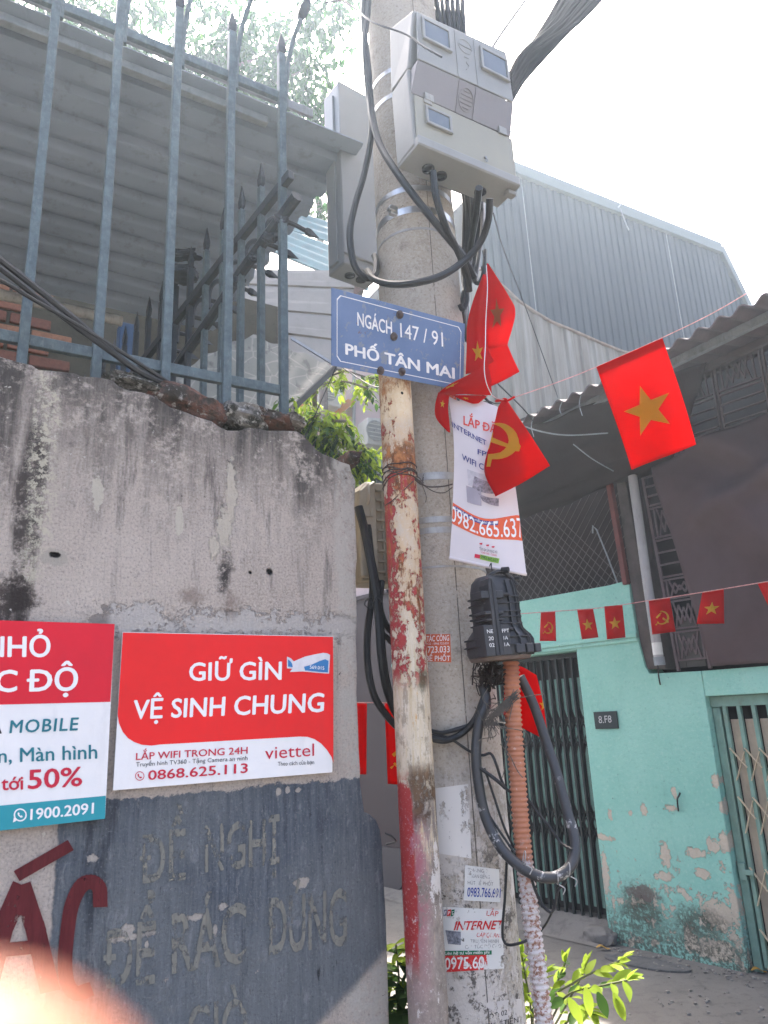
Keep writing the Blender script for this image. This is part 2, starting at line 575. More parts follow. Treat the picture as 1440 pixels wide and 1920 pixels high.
# fallen render: pale band above the signs, cream scab, small chips
band = s.step(s.add(s.math('ABSOLUTE', s.sub(Z, s.add(1.838, s.mul(X, -0.01)))), s.mul(s.sub(gb, 0.5), 0.34)), 0.028, 0.022)
band = s.mul(band, s.step(X, -0.68, -0.60))
c = s.mix(s.mul(band, 0.85), c, s.mix(g4, (0.42, 0.385, 0.35), (0.66, 0.62, 0.575)))
bedge = s.mul(s.step(s.math('ABSOLUTE', s.sub(band, 0.5)), 0.5, 0.3), 0.6)
c = s.mix(bedge, c, (0.15, 0.125, 0.11))
scab = s.mx(s.blob(-0.352, 2.08, 0.022, 0.055, gb, soft=0.12, wob=3.2), s.blob(-0.337, 2.17, 0.014, 0.10, gb, soft=0.12, wob=3.2))
scab = s.mx(scab, s.blob(-0.378, 2.025, 0.013, 0.032, gb, soft=0.12, wob=3.2))
c = s.mix(s.mul(scab, 0.9), c, s.mix(g3, (0.50, 0.44, 0.35), (0.66, 0.60, 0.50)))
chip = s.mx(s.blob(-0.655, 2.13, 0.012, 0.040, gb, soft=0.15, wob=2.8), s.blob(-0.465, 2.083, 0.010, 0.036, gb, soft=0.1, wob=1.4))
c = s.mix(s.mul(chip, 0.85), c, (0.61, 0.57, 0.47))
blk = s.mul(s.blob(-0.350, 1.955, 0.026, 0.075, gb, soft=0.8, wob=2.5), s.step(g3, 0.36, 0.50))
c = s.mix(s.mul(blk, 0.95), c, (0.04, 0.035, 0.033))
ringh = s.blob(-0.735, 1.975, 0.032, 0.022, gb, wob=1.5, soft=0.2)
c = s.mix(s.mul(ringh, 0.8), c, (0.44, 0.40, 0.34))
hole = s.mx(s.blob(-0.735, 1.98, 0.014, 0.009, gb, wob=1.2, soft=0.3), s.blob(-0.234, 1.974, 0.010, 0.011, gb, wob=1.6, soft=0.5))
hole = s.mx(hole, s.blob(-0.285, 1.968, 0.006, 0.006, gb, wob=1.6, soft=0.6))
c = s.mix(hole, c, (0.012, 0.011, 0.010))
rustst = s.mul(s.mx(s.blob(-0.335, 1.885, 0.03, 0.05, gb, soft=0.9, wob=2.0), s.blob(-0.43, 1.90, 0.05, 0.03, gb, soft=0.9, wob=2.0)), 0.5)
c = s.mix(rustst, c, (0.16, 0.10, 0.07))
edge = s.mul(s.step(s.add(X, s.mul(s.sub(g2, 0.5), 0.05)), -0.055, -0.03), s.step(gb, 0.45, 0.53))
c = s.mix(s.mul(edge, 0.85), c, s.mix(g4, (0.48, 0.44, 0.38), (0.66, 0.63, 0.57)))
spk = s.mul(s.step(s.noise(38, 5, 0.7), 0.645, 0.67), 0.9)
c = s.mix(spk, c, (0.66, 0.62, 0.55))
spk2 = s.mul(s.step(s.noise(30, 6, 0.72, v=s.shift((5.0, 3.0, 1.0))), 0.65, 0.68), 0.9)
c = s.mix(spk2, c, (0.055, 0.048, 0.044))
# blue-grey painted field with ragged borders
wob = s.mul(s.sub(gb, 0.5), 0.075)
zt = s.add(s.mul(X, 0.0), 1.463)
up_ = s.step(s.add(s.sub(Z, zt), wob), 0.002, -0.002)
lf_ = s.step(s.add(s.sub(X, -0.690), s.mul(wob, 0.35)), -0.003, 0.003)
diag = s.sub(Z, s.add(1.025, s.mul(X, 0.62)))
dg_ = s.step(s.add(diag, s.mul(wob, 0.5)), -0.012, 0.016)
paint = s.mul(s.mul(up_, lf_), dg_)
brush = s.noise(1.0, 8, 0.75, st=(85, 85, 5))
pc = s.mix(s.ramp(brush, [(0.32, 0), (0.68, 1)]), (0.056, 0.070, 0.088), (0.185, 0.205, 0.228))
pc = s.mix(s.mul(s.step(s.add(s.noise(3.0, 7, 0.65), s.mul(s.sub(1.25, Z), 0.40)), 0.36, 0.64), 0.8), pc, s.mix(brush, (0.13, 0.145, 0.155), (0.265, 0.28, 0.28)))
pc = s.mix(s.mul(s.step(s.noise(50, 7, 0.75, st=(1, 1, 0.35)), 0.54, 0.64), 0.55), pc, (0.30, 0.31, 0.315))
pc = s.mix(s.mul(s.step(st2, 0.55, 0.66), 0.7), pc, (0.034, 0.038, 0.048))
pc = s.mix(s.mul(s.step(s.noise(1.0, 7, 0.72, st=(40, 40, 6), v=s.shift((2, 2, 2))), 0.64, 0.69), 0.8), pc, (0.018, 0.019, 0.022))
pc = s.mix(s.mul(s.step(g4, 0.56, 0.66), 0.45), pc, (0.33, 0.34, 0.34))
pc = s.mix(s.mul(s.step(g4, 0.42, 0.34), 0.5), pc, (0.03, 0.033, 0.04))
loss = s.step(s.noise(16, 8, 0.75), 0.665, 0.69)
spots = None
for cx, cz, rx, rz in ((-0.213, 1.447, 0.010, 0.012), (-0.189, 1.450, 0.008, 0.009), (-0.160, 1.449, 0.013, 0.010), (-0.53, 1.197, 0.055, 0.010), (-0.545, 1.21, 0.016, 0.014), (-0.405, 1.213, 0.022, 0.009), (-0.345, 1.225, 0.016, 0.012), (-0.36, 1.18, 0.007, 0.016), (-0.155, 1.245, 0.020, 0.012), (-0.505, 1.178, 0.006, 0.010), (-0.62, 1.355, 0.016, 0.012), (-0.01, 1.00, 0.008, 0.03)):
    b_ = s.blob(cx, cz, rx * 0.8, rz * 0.8, gb, soft=0.25, wob=3.0)
    spots = b_ if spots is None else s.mx(spots, b_)
pm = s.mul(paint, s.sub(1.0, s.mul(s.mx(loss, spots), 0.95)))
c = s.mix(pm, c, pc)
c = s.mix(s.mul(s.mul(spots, paint), 0.8), c, s.mix(g3, (0.34, 0.30, 0.26), (0.62, 0.575, 0.51)))
hgt = s.add(s.add(s.mul(g2, 0.8), s.mul(g3, 0.8)), s.add(s.mul(fine, 0.5), s.add(s.mul(s.add(scab, band), -0.4), s.mul(g4, 0.25))))
hgt = s.add(hgt, s.mul(pm, 0.25))
hgt = s.sub(hgt, s.mul(hole, 2.0))
m_plaster = s.out(c, 0.92, s.bump(hgt, 0.013, 1.0), spec=0.2)

OUT = [(-60, 660), (0, 667), (30, 676), (60, 683), (73, 692), (105, 694), (140, 698), (153, 704), (185, 706), (213, 712), (222, 722), (240, 730), (262, 733), (287, 740),
       (305, 752), (320, 762), (345, 770), (372, 781), (397, 788), (412, 799), (427, 806), (450, 806), (470, 800), (500, 806), (533, 806), (556, 807), (568, 814), (580, 826), (594, 842), (606, 850),
       (622, 856), (640, 865), (657, 870), (660, 884), (668, 902), (666, 950), (669, 1000), (671, 1050), (668, 1075), (669, 1110), (671, 1160), (669, 1200),
       (671, 1260), (670, 1300), (673, 1360), (674, 1400), (677, 1447), (676, 1462), (681, 1500), (684, 1522), (695, 1527), (706, 1537), (714, 1556), (718, 1590), (720, 1640), (724, 1700), (727, 1780), (729, 1850), (731, 1925)]
pts = [A(x, y) for x, y in OUT]
poly = [(p.x, p.z) for p in pts]
s_end = poly[-1][0]
left = -3.2
poly = [(left, 2.47), (-2.4, 2.455), (-1.6, 2.45), (-1.15, 2.44)] + poly[1:] + [(s_end + 0.012, 0.55), (s_end + 0.02, -0.02), (left, -0.02)]
wall = MB(FA)
wall.prism(poly[::-1], 0.0, 0.20)
street_wall = obj('wall', wall, m_plaster, M=FA)
tag(street_wall, 'broken grey plaster street wall with mould streaks and a blue-grey painted field', 'wall')
md = street_wall.modifiers.new('bevel', 'BEVEL'); md.width = 0.006; md.segments = 2; md.limit_method = 'ANGLE'; md.angle_limit = R_(60)

# rubble bedded on the broken top
s = N('mossy_rubble')
g = s.noise(18, 8, 0.7); g2 = s.noise(45, 7, 0.7)
c = s.mix(s.step(g, 0.40, 0.62), (0.055, 0.05, 0.042), (0.19, 0.095, 0.072))
c = s.mix(s.mul(s.step(g2, 0.56, 0.66), 0.9), c, (0.38, 0.36, 0.33))
c = s.mix(s.mul(s.step(s.noise(9, 5, 0.6), 0.55, 0.7), 0.6), c, (0.03, 0.032, 0.02))
m_rubble = s.out(c, 0.95, s.bump(s.add(g, g2), 0.012), spec=0.2)
s = N('mossy_mortar')
g = s.noise(22, 8, 0.7); g2 = s.noise(60, 7, 0.7)
c = s.mix(s.step(g, 0.42, 0.60), (0.05, 0.05, 0.042), (0.23, 0.215, 0.195))
c = s.mix(s.mul(s.step(g2, 0.53, 0.62), 0.9), c, (0.46, 0.45, 0.42))
m_mortar = s.out(c, 0.95, s.bump(s.add(g, g2), 0.012), spec=0.2)
def rock(name, M, dims, seed, mat, parent, rough=0.25):
    bm = bmesh.new()
    bmesh.ops.create_icosphere(bm, subdivisions=4, radius=1)
    mb = MB(M)
    for v in bm.verts:
        p = v.co.copy()
        q = V([math.copysign(abs(a) ** 0.72, a) for a in p])
        k = 1 + rough * mnoise.fractal(p * 1.6 + V((seed, 0, 0)), 1.0, 2.0, 5)
        mb.v.append(M @ V((q.x * dims[0] * k, q.y * dims[1] * k, q.z * dims[2] * k)))
    bm.verts.index_update()
    mb.f = [[v.index for v in f.verts] for f in bm.faces]; mb.m = [0] * len(mb.f)
    bm.free()
    return obj(name, mb, mat, parent, smooth=True)
for (x, y, w_, h_, mt, nm, sd) in ((340, 764, 0.105, 0.040, m_rubble, 'brick', 1.3), (377, 778, 0.05, 0.026, m_rubble, 'brick', 4.1), (448, 789, 0.066, 0.036, m_mortar, 'stone', 2.2),
                                   (500, 797, 0.062, 0.024, m_rubble, 'brick', 7.7), (540, 800, 0.036, 0.018, m_mortar, 'stone', 9.2), (250, 733, 0.075, 0.016, m_mortar, 'stone', 5.5), (648, 868, 0.022, 0.02, m_rubble, 'stone', 3.7)):
    p = A(x, y, 0.07)
    rock(nm, FA @ T(p) @ Matrix.Rotation(R_(12), 4, 'Y'), (w_, 0.075, h_), sd, mt, street_wall)

# old hand-painted words on the wall, worn through
def m_wornpaint(name, col, keep=0.5, sc_=26):
    s = N(name)
    a = s.noise(sc_, 8, 0.72); b = s.noise(1.0, 6, 0.7, st=(120, 120, 14))
    c = s.mix(s.ramp(b, [(0.3, 0), (0.7, 1)]), tuple(x * 0.72 for x in col), tuple(min(1, x * 1.25) for x in col))
    al = s.step(s.add(s.mul(a, 0.65), s.mul(b, 0.35)), keep + 0.035, keep - 0.035)
    return s.out(c, 0.85, s.bump(b, 0.002), alpha=al, spec=0.25)
m_oldletters = m_wornpaint('faded_ochre_lettering', (0.185, 0.180, 0.155), 0.527)
m_oldred = m_wornpaint('brown_red_wall_paint', (0.105, 0.018, 0.020), 0.60)
wA = lambda off: (lambda x, y: on(x, y, A0 + AY * off, AY))
mb = MB()
u1 = wA(-0.002)
write(mb, 'ĐỀ', u1, (262, 1655), (348, 1648), (262, 1562), off=0.014)
write(mb, 'NGHỊ', u1, (384, 1634), (524, 1618), (384, 1544), off=0.014)
write(mb, 'ĐỂ', u1, (192, 1852), (290, 1842), (195, 1738), off=0.014)
write(mb, 'RÁC', u1, (322, 1824), (462, 1802), (322, 1708), off=0.014)
write(mb, 'ĐÚNG', u1, (500, 1790), (650, 1770), (500, 1680), off=0.014)
write(mb, 'GIỜ', u1, (352, 1985), (470, 1970), (352, 1880), off=0.014)
obj('faded_lettering', mb, m_oldletters, street_wall)
mb = MB()
def stroke(pts, wd):                                  # brush stroke in photo pixels
    for (x0, y0), (x1, y1) in zip(pts, pts[1:]):
        dx, dy = x1 - x0, y1 - y0
        L = math.hypot(dx, dy)
        nx, ny = -dy / L * wd / 2, dx / L * wd / 2
        ex, ey = dx / L * wd * 0.25, dy / L * wd * 0.25
        u3 = wA(-0.003 - 0.0002 * random.random())
        mb.poly([u3(x0 + nx - ex, y0 + ny - ey), u3(x0 - nx - ex, y0 - ny - ey), u3(x1 - nx + ex, y1 - ny + ey), u3(x1 + nx + ex, y1 + ny + ey)])
stroke([(36, 1640), (128, 1587)], 22)
stroke([(38, 1668), (6, 1740), (-20, 1840)], 38)
stroke([(42, 1668), (66, 1740), (92, 1850)], 38)
stroke([(-2, 1782), (80, 1774)], 26)
stroke([(q.x, q.y) for q in curve([V((188, 1694, 0)), V((186, 1666, 0)), V((172, 1654, 0)), V((152, 1662, 0)), V((134, 1700, 0)), V((125, 1760, 0)), V((122, 1810, 0)), V((128, 1846, 0)), V((144, 1862, 0)), V((166, 1856, 0))], 4)], 27)
obj('red_lettering', mb, m_oldred, street_wall)
# ================================================================== placards on the wall
m_white = M_plain('white_plastic_sheet', (0.72, 0.71, 0.70), 0.45, 0.04, 5, dirt=0.12, bump=0.0004, bscale=120)
m_red = M_plain('printed_red', (0.72, 0.012, 0.012), 0.6, 0.08, 4, dirt=0.22, dirt_col=(0.42, 0.03, 0.03), bump=0.0003, bscale=140)
m_crimson = M_plain('printed_crimson', (0.62, 0.008, 0.025), 0.6, 0.08, 4, dirt=0.22, dirt_col=(0.36, 0.02, 0.04), bump=0.0003, bscale=140)
m_teal = M_plain('printed_teal', (0.015, 0.26, 0.31), 0.42, 0.06, 4, bump=0.0003, bscale=140)
m_tealtext = M_plain('printed_dark_teal', (0.012, 0.16, 0.20), 0.5, 0.02, 4, bump=0)
m_ink = M_plain('printed_black', (0.02, 0.02, 0.022), 0.5, 0.02, 4, bump=0)
m_inkwhite = M_plain('printed_white', (0.76, 0.75, 0.74), 0.5, 0.02, 4, bump=0)
m_inkred = M_plain('printed_red_ink', (0.50, 0.012, 0.04), 0.5, 0.02, 4, bump=0)
m_blueink = M_plain('printed_blue', (0.02, 0.05, 0.30), 0.5, 0.05, 4, bump=0)
def px_quad(q, unp):                                  # bilinear sheet between four surveyed corners TL TR BL BR
    def fn(u, v):
        x = lerp(lerp(q[0][0], q[1][0], u), lerp(q[2][0], q[3][0], u), v)
        y = lerp(lerp(q[0][1], q[1][1], u), lerp(q[2][1], q[3][1], u), v)
        return unp(x, y)
    return fn
def panel(q, off, th):                                # board standing off the wall
    a = [on(*p, A0 + AY * off, AY) for p in q]
    f = lambda p: p + AY * th
    mb = MB()
    return mb.hexa([a[2], a[3], f(a[3]), f(a[2]), a[0], a[1], f(a[1]), f(a[0])])
OFF = -0.016
# --- red hygiene notice
q = [(230, 1185), (625, 1193), (212, 1482), (623, 1448)]
sign = obj('placard', panel(q, OFF, 0.005), m_white, M=T(on(420, 1330, A0 + AY * OFF, AY)))
tag(sign, 'red and white placard reading GIỮ GÌN VỆ SINH CHUNG on the grey wall', 'sign')
uo = wA(OFF - 0.0006)
mb = MB()
red = [(230.5, 1186), (624.5, 1194), (625, 1300), (625, 1431), (622, 1420), (613, 1406), (602, 1394), (590, 1386), (576, 1381.5), (562, 1381), (430, 1388.5), (300, 1396), (284, 1398), (266, 1396.5), (252, 1391.5), (240, 1384), (230, 1372), (223, 1356), (220.5, 1340), (222, 1318)]
mb.flat(fan(red), uo)
obj('red_field', mb, m_red, sign)
uo = wA(OFF - 0.0012)
mb = MB()
write(mb, 'GIỮ GÌN', uo, (355, 1276), (527, 1274), (356, 1241), 0.02)
write(mb, 'VỆ SINH CHUNG', uo, (250, 1348), (606, 1334), (252, 1311.5), 0.022)
obj('white_lettering', mb, m_inkwhite, sign)
mb = MB()
write(mb, 'LẮP WIFI TRONG 24H', uo, (255, 1425), (464, 1413), (255.5, 1411.5), 0.012)
write(mb, '0868.625.113', uo, (278, 1462.5), (464, 1448.5), (278.5, 1444), 0.015)
write(mb, 'viettel', uo, (497, 1423.5), (589, 1417), (497, 1399), 0.0)
def ring_px(mb, unp, cx, cy, r, wd, n=28, asp=1.0):
    if mb.marks: mb.marks.append((len(mb.v), len(mb.f), 'phone_icon'))
    for k in range(n):
        a, b = 2 * math.pi * k / n, 2 * math.pi * (k + 1) / n
        mb.poly([unp(cx + asp * (r + wd / 2) * math.cos(a), cy + (r + wd / 2) * math.sin(a)), unp(cx + asp * (r - wd / 2) * math.cos(a), cy + (r - wd / 2) * math.sin(a)),
                 unp(cx + asp * (r - wd / 2) * math.cos(b), cy + (r - wd / 2) * math.sin(b)), unp(cx + asp * (r + wd / 2) * math.cos(b), cy + (r + wd / 2) * math.sin(b))])
def handset(mb, unp, cx, cy, r):                       # little telephone receiver
    sh = fan([(-0.62, -0.42), (-0.36, -0.66), (-0.12, -0.30), (-0.28, -0.12), (0.06, 0.26), (0.26, 0.10), (0.62, 0.34), (0.40, 0.62), (0.10, 0.62), (-0.40, 0.22), (-0.62, -0.18)])
    mb.flat(sh, lambda u, v: unp(cx + u * r, cy + v * r))
ring_px(mb, uo, 262, 1455, 8, 1.3)
handset(mb, uo, 262, 1455, 7)
obj('red_lettering', mb, m_inkred, sign)
mb = MB()
write(mb, 'Truyền hình TV360 - Tặng Camera an ninh', uo, (255, 1437.5), (464, 1425), (255.5, 1429), 0.0)
write(mb, 'Theo cách của bạn', uo, (521, 1436), (589, 1432.5), (521, 1428), 0.0)
obj('black_lettering', mb, m_ink, sign)
# torn sticker on it
mb = MB()
uo2 = wA(OFF - 0.002)
mb.flat(fan([(538, 1231), (545, 1234), (551, 1240), (560, 1236), (572, 1231), (590, 1227), (606, 1224), (614, 1225), (619, 1228), (617, 1263), (600, 1262), (568, 1259), (543, 1260), (548, 1254), (538, 1253)]), uo2)
st_ = obj('sticker', mb, M_plain('torn_sticker_paper', (0.62, 0.60, 0.62), 0.6, 0.12, 30, bump=0.0008, bscale=90))
tag(st_, 'half torn white and blue sticker on the corner of the red placard', 'sticker')
mb = MB()
uo2 = wA(OFF - 0.0026)
mb.flat(fan([(540, 1236), (545, 1240), (548, 1245), (549, 1251), (540, 1250)]), uo2)
mb.flat(fan([(570, 1250), (585, 1246), (600, 1239), (610, 1236), (616, 1239), (615, 1261), (600, 1260), (572, 1257)]), uo2)
obj('blue_print', mb, M_plain('sticker_blue', (0.03, 0.17, 0.40), 0.5, 0.1, 10, bump=0), st_)
mb = MB()
uo2 = wA(OFF - 0.003)
write(mb, '569.015', uo2, (581, 1253.5), (608, 1256), (581, 1247), 0.01)
obj('white_lettering', mb, m_inkwhite, st_)

# --- phone shop board at the left edge
q = [(-230, 1155.5), (215, 1170), (-230, 1584), (197, 1535)]
def Lq(u, v): 
    return (lerp(lerp(q[0][0], q[1][0], u), lerp(q[2][0], q[3][0], u), v), lerp(lerp(q[0][1], q[1][1], u), lerp(q[2][1], q[3][1], u), v))
sign2 = obj('placard', panel(q, OFF - 0.002, 0.005), m_white, M=T(on(0, 1350, A0 + AY * OFF, AY)))
tag(sign2, 'crimson, white and teal phone repair placard with 1900.2091 at its foot', 'sign')
uo = wA(OFF - 0.0026)
mb = MB()
mb.poly([uo(*q[0]), uo(-230, 1327), uo(207, 1316), uo(*q[1])])
obj('crimson_field', mb, m_crimson, sign2)
mb = MB()
mb.poly([uo(-230, 1532), uo(*q[2]), uo(*q[3]), uo(198.5, 1492)])
obj('teal_field', mb, m_teal, sign2)
uo = wA(OFF - 0.0032)
mb = MB()
write(mb, 'NHỎ', uo, (-30, 1231), (93, 1231), (-29, 1191.5), 0.022)
write(mb, 'TỐC ĐỘ', uo, (-98, 1299), (144, 1294), (-96, 1257), 0.022)
write(mb, '1900.2091', uo, (57, 1537), (175, 1525), (58, 1516), 0.02)
ring_px(mb, uo, 38, 1528, 11, 2.6)
handset(mb, uo, 38, 1528, 8)
mb.flat(fan([(26, 1532), (31, 1539), (24.5, 1542)]), uo)
obj('white_lettering', mb, m_inkwhite, sign2)
mb = MB()
write(mb, 'MOBILE', uo, (18, 1374.5), (145, 1369), (21, 1349.5), 0.018, 1.12)
write(mb, 'Pin, Màn hình', uo, (-32, 1431.5), (182, 1422), (-32, 1404), 0.012)
obj('teal_lettering', mb, m_tealtext, sign2)
mb = MB()
write(mb, 'A', uo, (-20, 1376), (3, 1375), (-19, 1351), 0.018)
obj('black_lettering', mb, m_ink, sign2)
mb = MB()
write(mb, 'tới', uo, (3, 1481.5), (43, 1480), (3, 1455), 0.018)
write(mb, '50%', uo, (53, 1479), (153, 1473), (54, 1442), 0.018)
obj('red_lettering', mb, m_inkred, sign2)

# ================================================================== concrete utility pole
s = N('old_spun_concrete')
X, Y, Z = s.sep()
g1 = s.noise(3.0, 8, 0.66); g2 = s.noise(22, 9, 0.75); g3 = s.noise(120, 6, 0.72); st = s.noise(1.0, 8, 0.72, st=(16, 16, 3.5)); g5 = s.noise(7, 8, 0.75)
gb = s.add(s.mul(g5, 0.5), s.mul(g2, 0.5))
c = s.mix(s.ramp(g1, [(0.3, 0), (0.7, 1)]), (0.34, 0.30, 0.245), (0.475, 0.43, 0.365))
c = s.mix(s.mul(s.step(g3, 0.50, 0.62), 0.5), c, (0.50, 0.47, 0.42))
c = s.mix(s.mul(s.step(g3, 0.46, 0.34), 0.5), c, (0.15, 0.132, 0.11))
c = s.mix(s.mul(s.step(gb, 0.53, 0.62), 0.5), c, (0.155, 0.138, 0.118))
ang = s.math('ARCTAN2', X, Y)
low = s.step(s.add(Z, s.mul(s.sub(g5, 0.5), 0.3)), 1.50, 1.42)
glue = s.mul(low, s.step(s.add(s.mul(g5, 0.7), s.mul(s.noise(1.0, 8, 0.75, st=(46, 46, 7)), 0.3)), 0.46, 0.50))
c = s.mix(s.mul(glue, 0.9), c, s.mix(g3, (0.46, 0.42, 0.38), (0.66, 0.625, 0.58)))
lft = s.mul(low, s.step(X, -0.02, -0.07))
c = s.mix(s.mul(lft, 0.5), c, (0.60, 0.57, 0.53))
grime = s.mul(s.step(s.add(Z, s.mul(s.sub(g5, 0.5), 0.6)), 1.42, 1.15), s.step(s.add(s.mul(g2, 0.7), s.mul(g3, 0.3)), 0.52, 0.57))
c = s.mix(s.mul(grime, 0.9), c, (0.10, 0.088, 0.077))
scrap = s.mul(s.mul(s.step(Z, 1.45, 1.55), s.step(Z, 2.0, 1.85)), s.step(s.noise(9, 9, 0.78), 0.60, 0.625))
c = s.mix(s.mul(scrap, 0.8), c, (0.56, 0.54, 0.49))
pit = s.step(s.noise(34, 8, 0.78), 0.645, 0.67)
c = s.mix(s.mul(pit, 0.9), c, (0.035, 0.03, 0.026))
seam = s.step(s.math('ABSOLUTE', s.sub(ang, 2.86)), 0.010, 0.005)
seam = s.mul(seam, s.step(g5, 0.38, 0.44))
c = s.mix(s.mul(seam, 0.85), c, (0.05, 0.045, 0.04))
m_pole = s.out(c, 0.9, s.bump(s.sub(s.add(s.add(g2, s.mul(g3, 0.8)), s.mul(glue, 0.3)), s.add(s.mul(seam, 2.0), s.mul(pit, 0.9))), 0.005), spec=0.2)
mb = MB(T(POLE))
mb.lathe([(pole_r(z), z) for z in [-0.05 + 0.25 * k for k in range(33)]], 64)
pole = obj('pole_shaft', mb, m_pole, M=T(POLE), smooth=True)
pole.name = 'utility_pole'; MATRIX['utility_pole'] = T(POLE)
tag(pole, 'tall grey concrete utility pole carrying meter boxes and cables', 'utility pole')
m_steel = M_plain('bright_steel_band', (0.55, 0.55, 0.54), 0.32, 0.15, 30, metal=1.0, dirt=0.2, bump=0.0006, bscale=50)
m_oldsteel = M_plain('dull_steel_band', (0.36, 0.355, 0.34), 0.5, 0.15, 30, metal=0.6, dirt=0.3, bump=0.0006, bscale=50)
m_galv = M_plain('galvanised_fitting', (0.30, 0.31, 0.32), 0.5, 0.2, 40, metal=0.7, dirt=0.3)
for (x, y, hgt, mt) in ((742, 128, 0.018, m_steel), (742, 176, 0.018, m_steel), (778, 352, 0.020, m_steel), (790, 392, 0.024, m_steel), (790, 428, 0.008, m_oldsteel), (815, 892, 0.022, m_oldsteel), (815, 974, 0.017, m_oldsteel), (815, 994, 0.017, m_oldsteel), (830, 1062, 0.006, m_oldsteel)):
    z = pole_hit(x, y).z
    r = pole_r(z) + 0.0016
    mb = MB(T(POLE))
    mb.lathe([(r - 0.004, z - hgt / 2), (r, z - hgt / 2), (r, z + hgt / 2), (r - 0.004, z + hgt / 2)], 64, caps=False)
    b = obj('steel_band', mb, mt, pole, smooth=True)
p = pole_hit(738, 396, 0.006)
mb = MB(frame(p, AX, AY)); mb.box(-0.016, 0.016, -0.008, 0.008, -0.016, 0.016); mb.box(-0.022, 0.0, -0.012, 0.004, -0.006, 0.006)
obj('band_buckle', mb, m_steel, pole, bevel=0.002)

# ================================================================== paper and stickers on the pole
m_paper = M_plain('weathered_paper', (0.60, 0.60, 0.57), 0.8, 0.08, 25, dirt=0.35, dirt_col=(0.36, 0.33, 0.30), bump=0.0006, bscale=80)
def m_worn(name, col, keep, sc_=60):
    s = N(name)
    a = s.noise(sc_, 7, 0.7, st=(1, 1, 0.6))
    return s.out(col, 0.8, alpha=s.step(a, keep + 0.012, keep - 0.012), spec=0.2)
m_wornpaper = N('worn_paper')
_a = m_wornpaper.noise(26, 8, 0.72)
m_wornpaper = m_wornpaper.out(m_wornpaper.mix(m_wornpaper.noise(9, 6, 0.6), (0.52, 0.53, 0.50), (0.64, 0.63, 0.61)), 0.8, alpha=m_wornpaper.step(_a, 0.64, 0.60))
m_wred, m_wblue, m_wgreen, m_wgrey, m_wwhite = m_worn('worn_red_print', (0.52, 0.03, 0.03), 0.56), m_worn('worn_blue_print', (0.015, 0.04, 0.26), 0.60), m_worn('worn_green_print', (0.01, 0.13, 0.06), 0.60), m_worn('worn_grey_print', (0.20, 0.20, 0.20), 0.53), m_worn('worn_white_print', (0.66, 0.65, 0.63), 0.62)
uP = lambda off: (lambda x, y: pole_hit(x, y, off))
def pole_sheet(q, off, n=10):
    mb = MB()
    return mb.grid(px_quad(q, uP(off)), n, 4)
def pole_letters(parent, name, mat, items, off):
    mb = MB()
    for it in items: write(mb, it[0], uP(off), *it[1:4], **(it[4] if len(it) > 4 else {}))
    return obj(name, mb, mat, parent)
# orange drain-service sticker
so_ = obj('sticker', pole_sheet([(790, 1189), (844, 1189), (798, 1240), (846, 1242)], 0.0012), M_plain('orange_red_sticker', (0.55, 0.11, 0.045), 0.6, 0.15, 25, dirt=0.2), smooth=True)
tag(so_, 'small orange red drain service sticker with 723.033 on the pole', 'sticker')
pole_letters(so_, 'white_lettering', m_inkwhite, [('TÁC CÔNG', (800, 1203), (842, 1201), (800, 1192), dict(bold=0.012)), ('0123 - 0966.723.033', (798, 1209), (841, 1208), (798, 1205)), ('.723.033', (799, 1224), (843, 1223), (799, 1211.5), dict(bold=0.012)), ('BỂ PHỐT', (799, 1239), (844, 1239), (799, 1229), dict(bold=0.012))], 0.0018)
# white sheet with a blue number
sb = obj('leaflet', pole_sheet([(872, 1622), (936, 1630), (870, 1688), (938, 1692)], 0.0012), m_wornpaper, smooth=True)
tag(sb, 'scuffed white leaflet with blue telephone number 0983.766.69 on the pole', 'leaflet')
pole_letters(sb, 'blue_lettering', m_wblue, [('0983.766.691', (876, 1681), (938, 1683), (877, 1663), dict(bold=0.012))], 0.0018)
pole_letters(sb, 'grey_lettering', m_wgrey, [('THÁNG 2', (877, 1634), (915, 1637), (877, 1627)), ('KHOAN GIẾNG', (877, 1645), (918, 1648), (877, 1638)), ('HÚT BỂ PHỐT', (877, 1658), (925, 1661), (877, 1651))], 0.0018)
# torn internet poster
sp = obj('poster', pole_sheet([(829, 1700), (942, 1706), (832, 1822), (945, 1816)], 0.0012, 16), m_wornpaper, smooth=True)
tag(sp, 'torn white internet poster with red 0975 number band low on the pole', 'poster')
mb = MB(); mb.grid(px_quad([(832, 1790), (912, 1790), (834, 1823), (915, 1818)], uP(0.0018)), 10, 2)
obj('red_field', mb, m_wred, sp, smooth=True)
mb = MB(); mb.grid(px_quad([(832, 1783), (922, 1782), (833, 1792), (922, 1790)], uP(0.0021)), 10, 1)
obj('green_field', mb, m_wgreen, sp, smooth=True)
pole_letters(sp, 'white_lettering', m_wwhite, [('0975.60', (834, 1818), (908, 1815), (834, 1795), dict(bold=0.01)), ('Liên hệ tư vấn miễn phí', (834, 1790.5), (918, 1788), (834, 1784.5), dict(bold=0.01))], 0.0024)
pole_letters(sp, 'red_lettering', m_wred, [('INTERNET', (851, 1744), (940, 1742), (856, 1727), dict(bold=0.025)), ('CÁP QUANG', (893, 1757), (942, 1758), (895, 1748)), ('LẮP', (912, 1717), (934, 1718), (913, 1707))], 0.0019)
pole_letters(sp, 'grey_lettering', m_wgrey, [('TRUYỀN HÌNH', (882, 1768), (935, 1768), (882, 1761)), ('CÁP TỐC ĐỘ CAO', (872, 1779), (940, 1777), (872, 1772))], 0.0019)
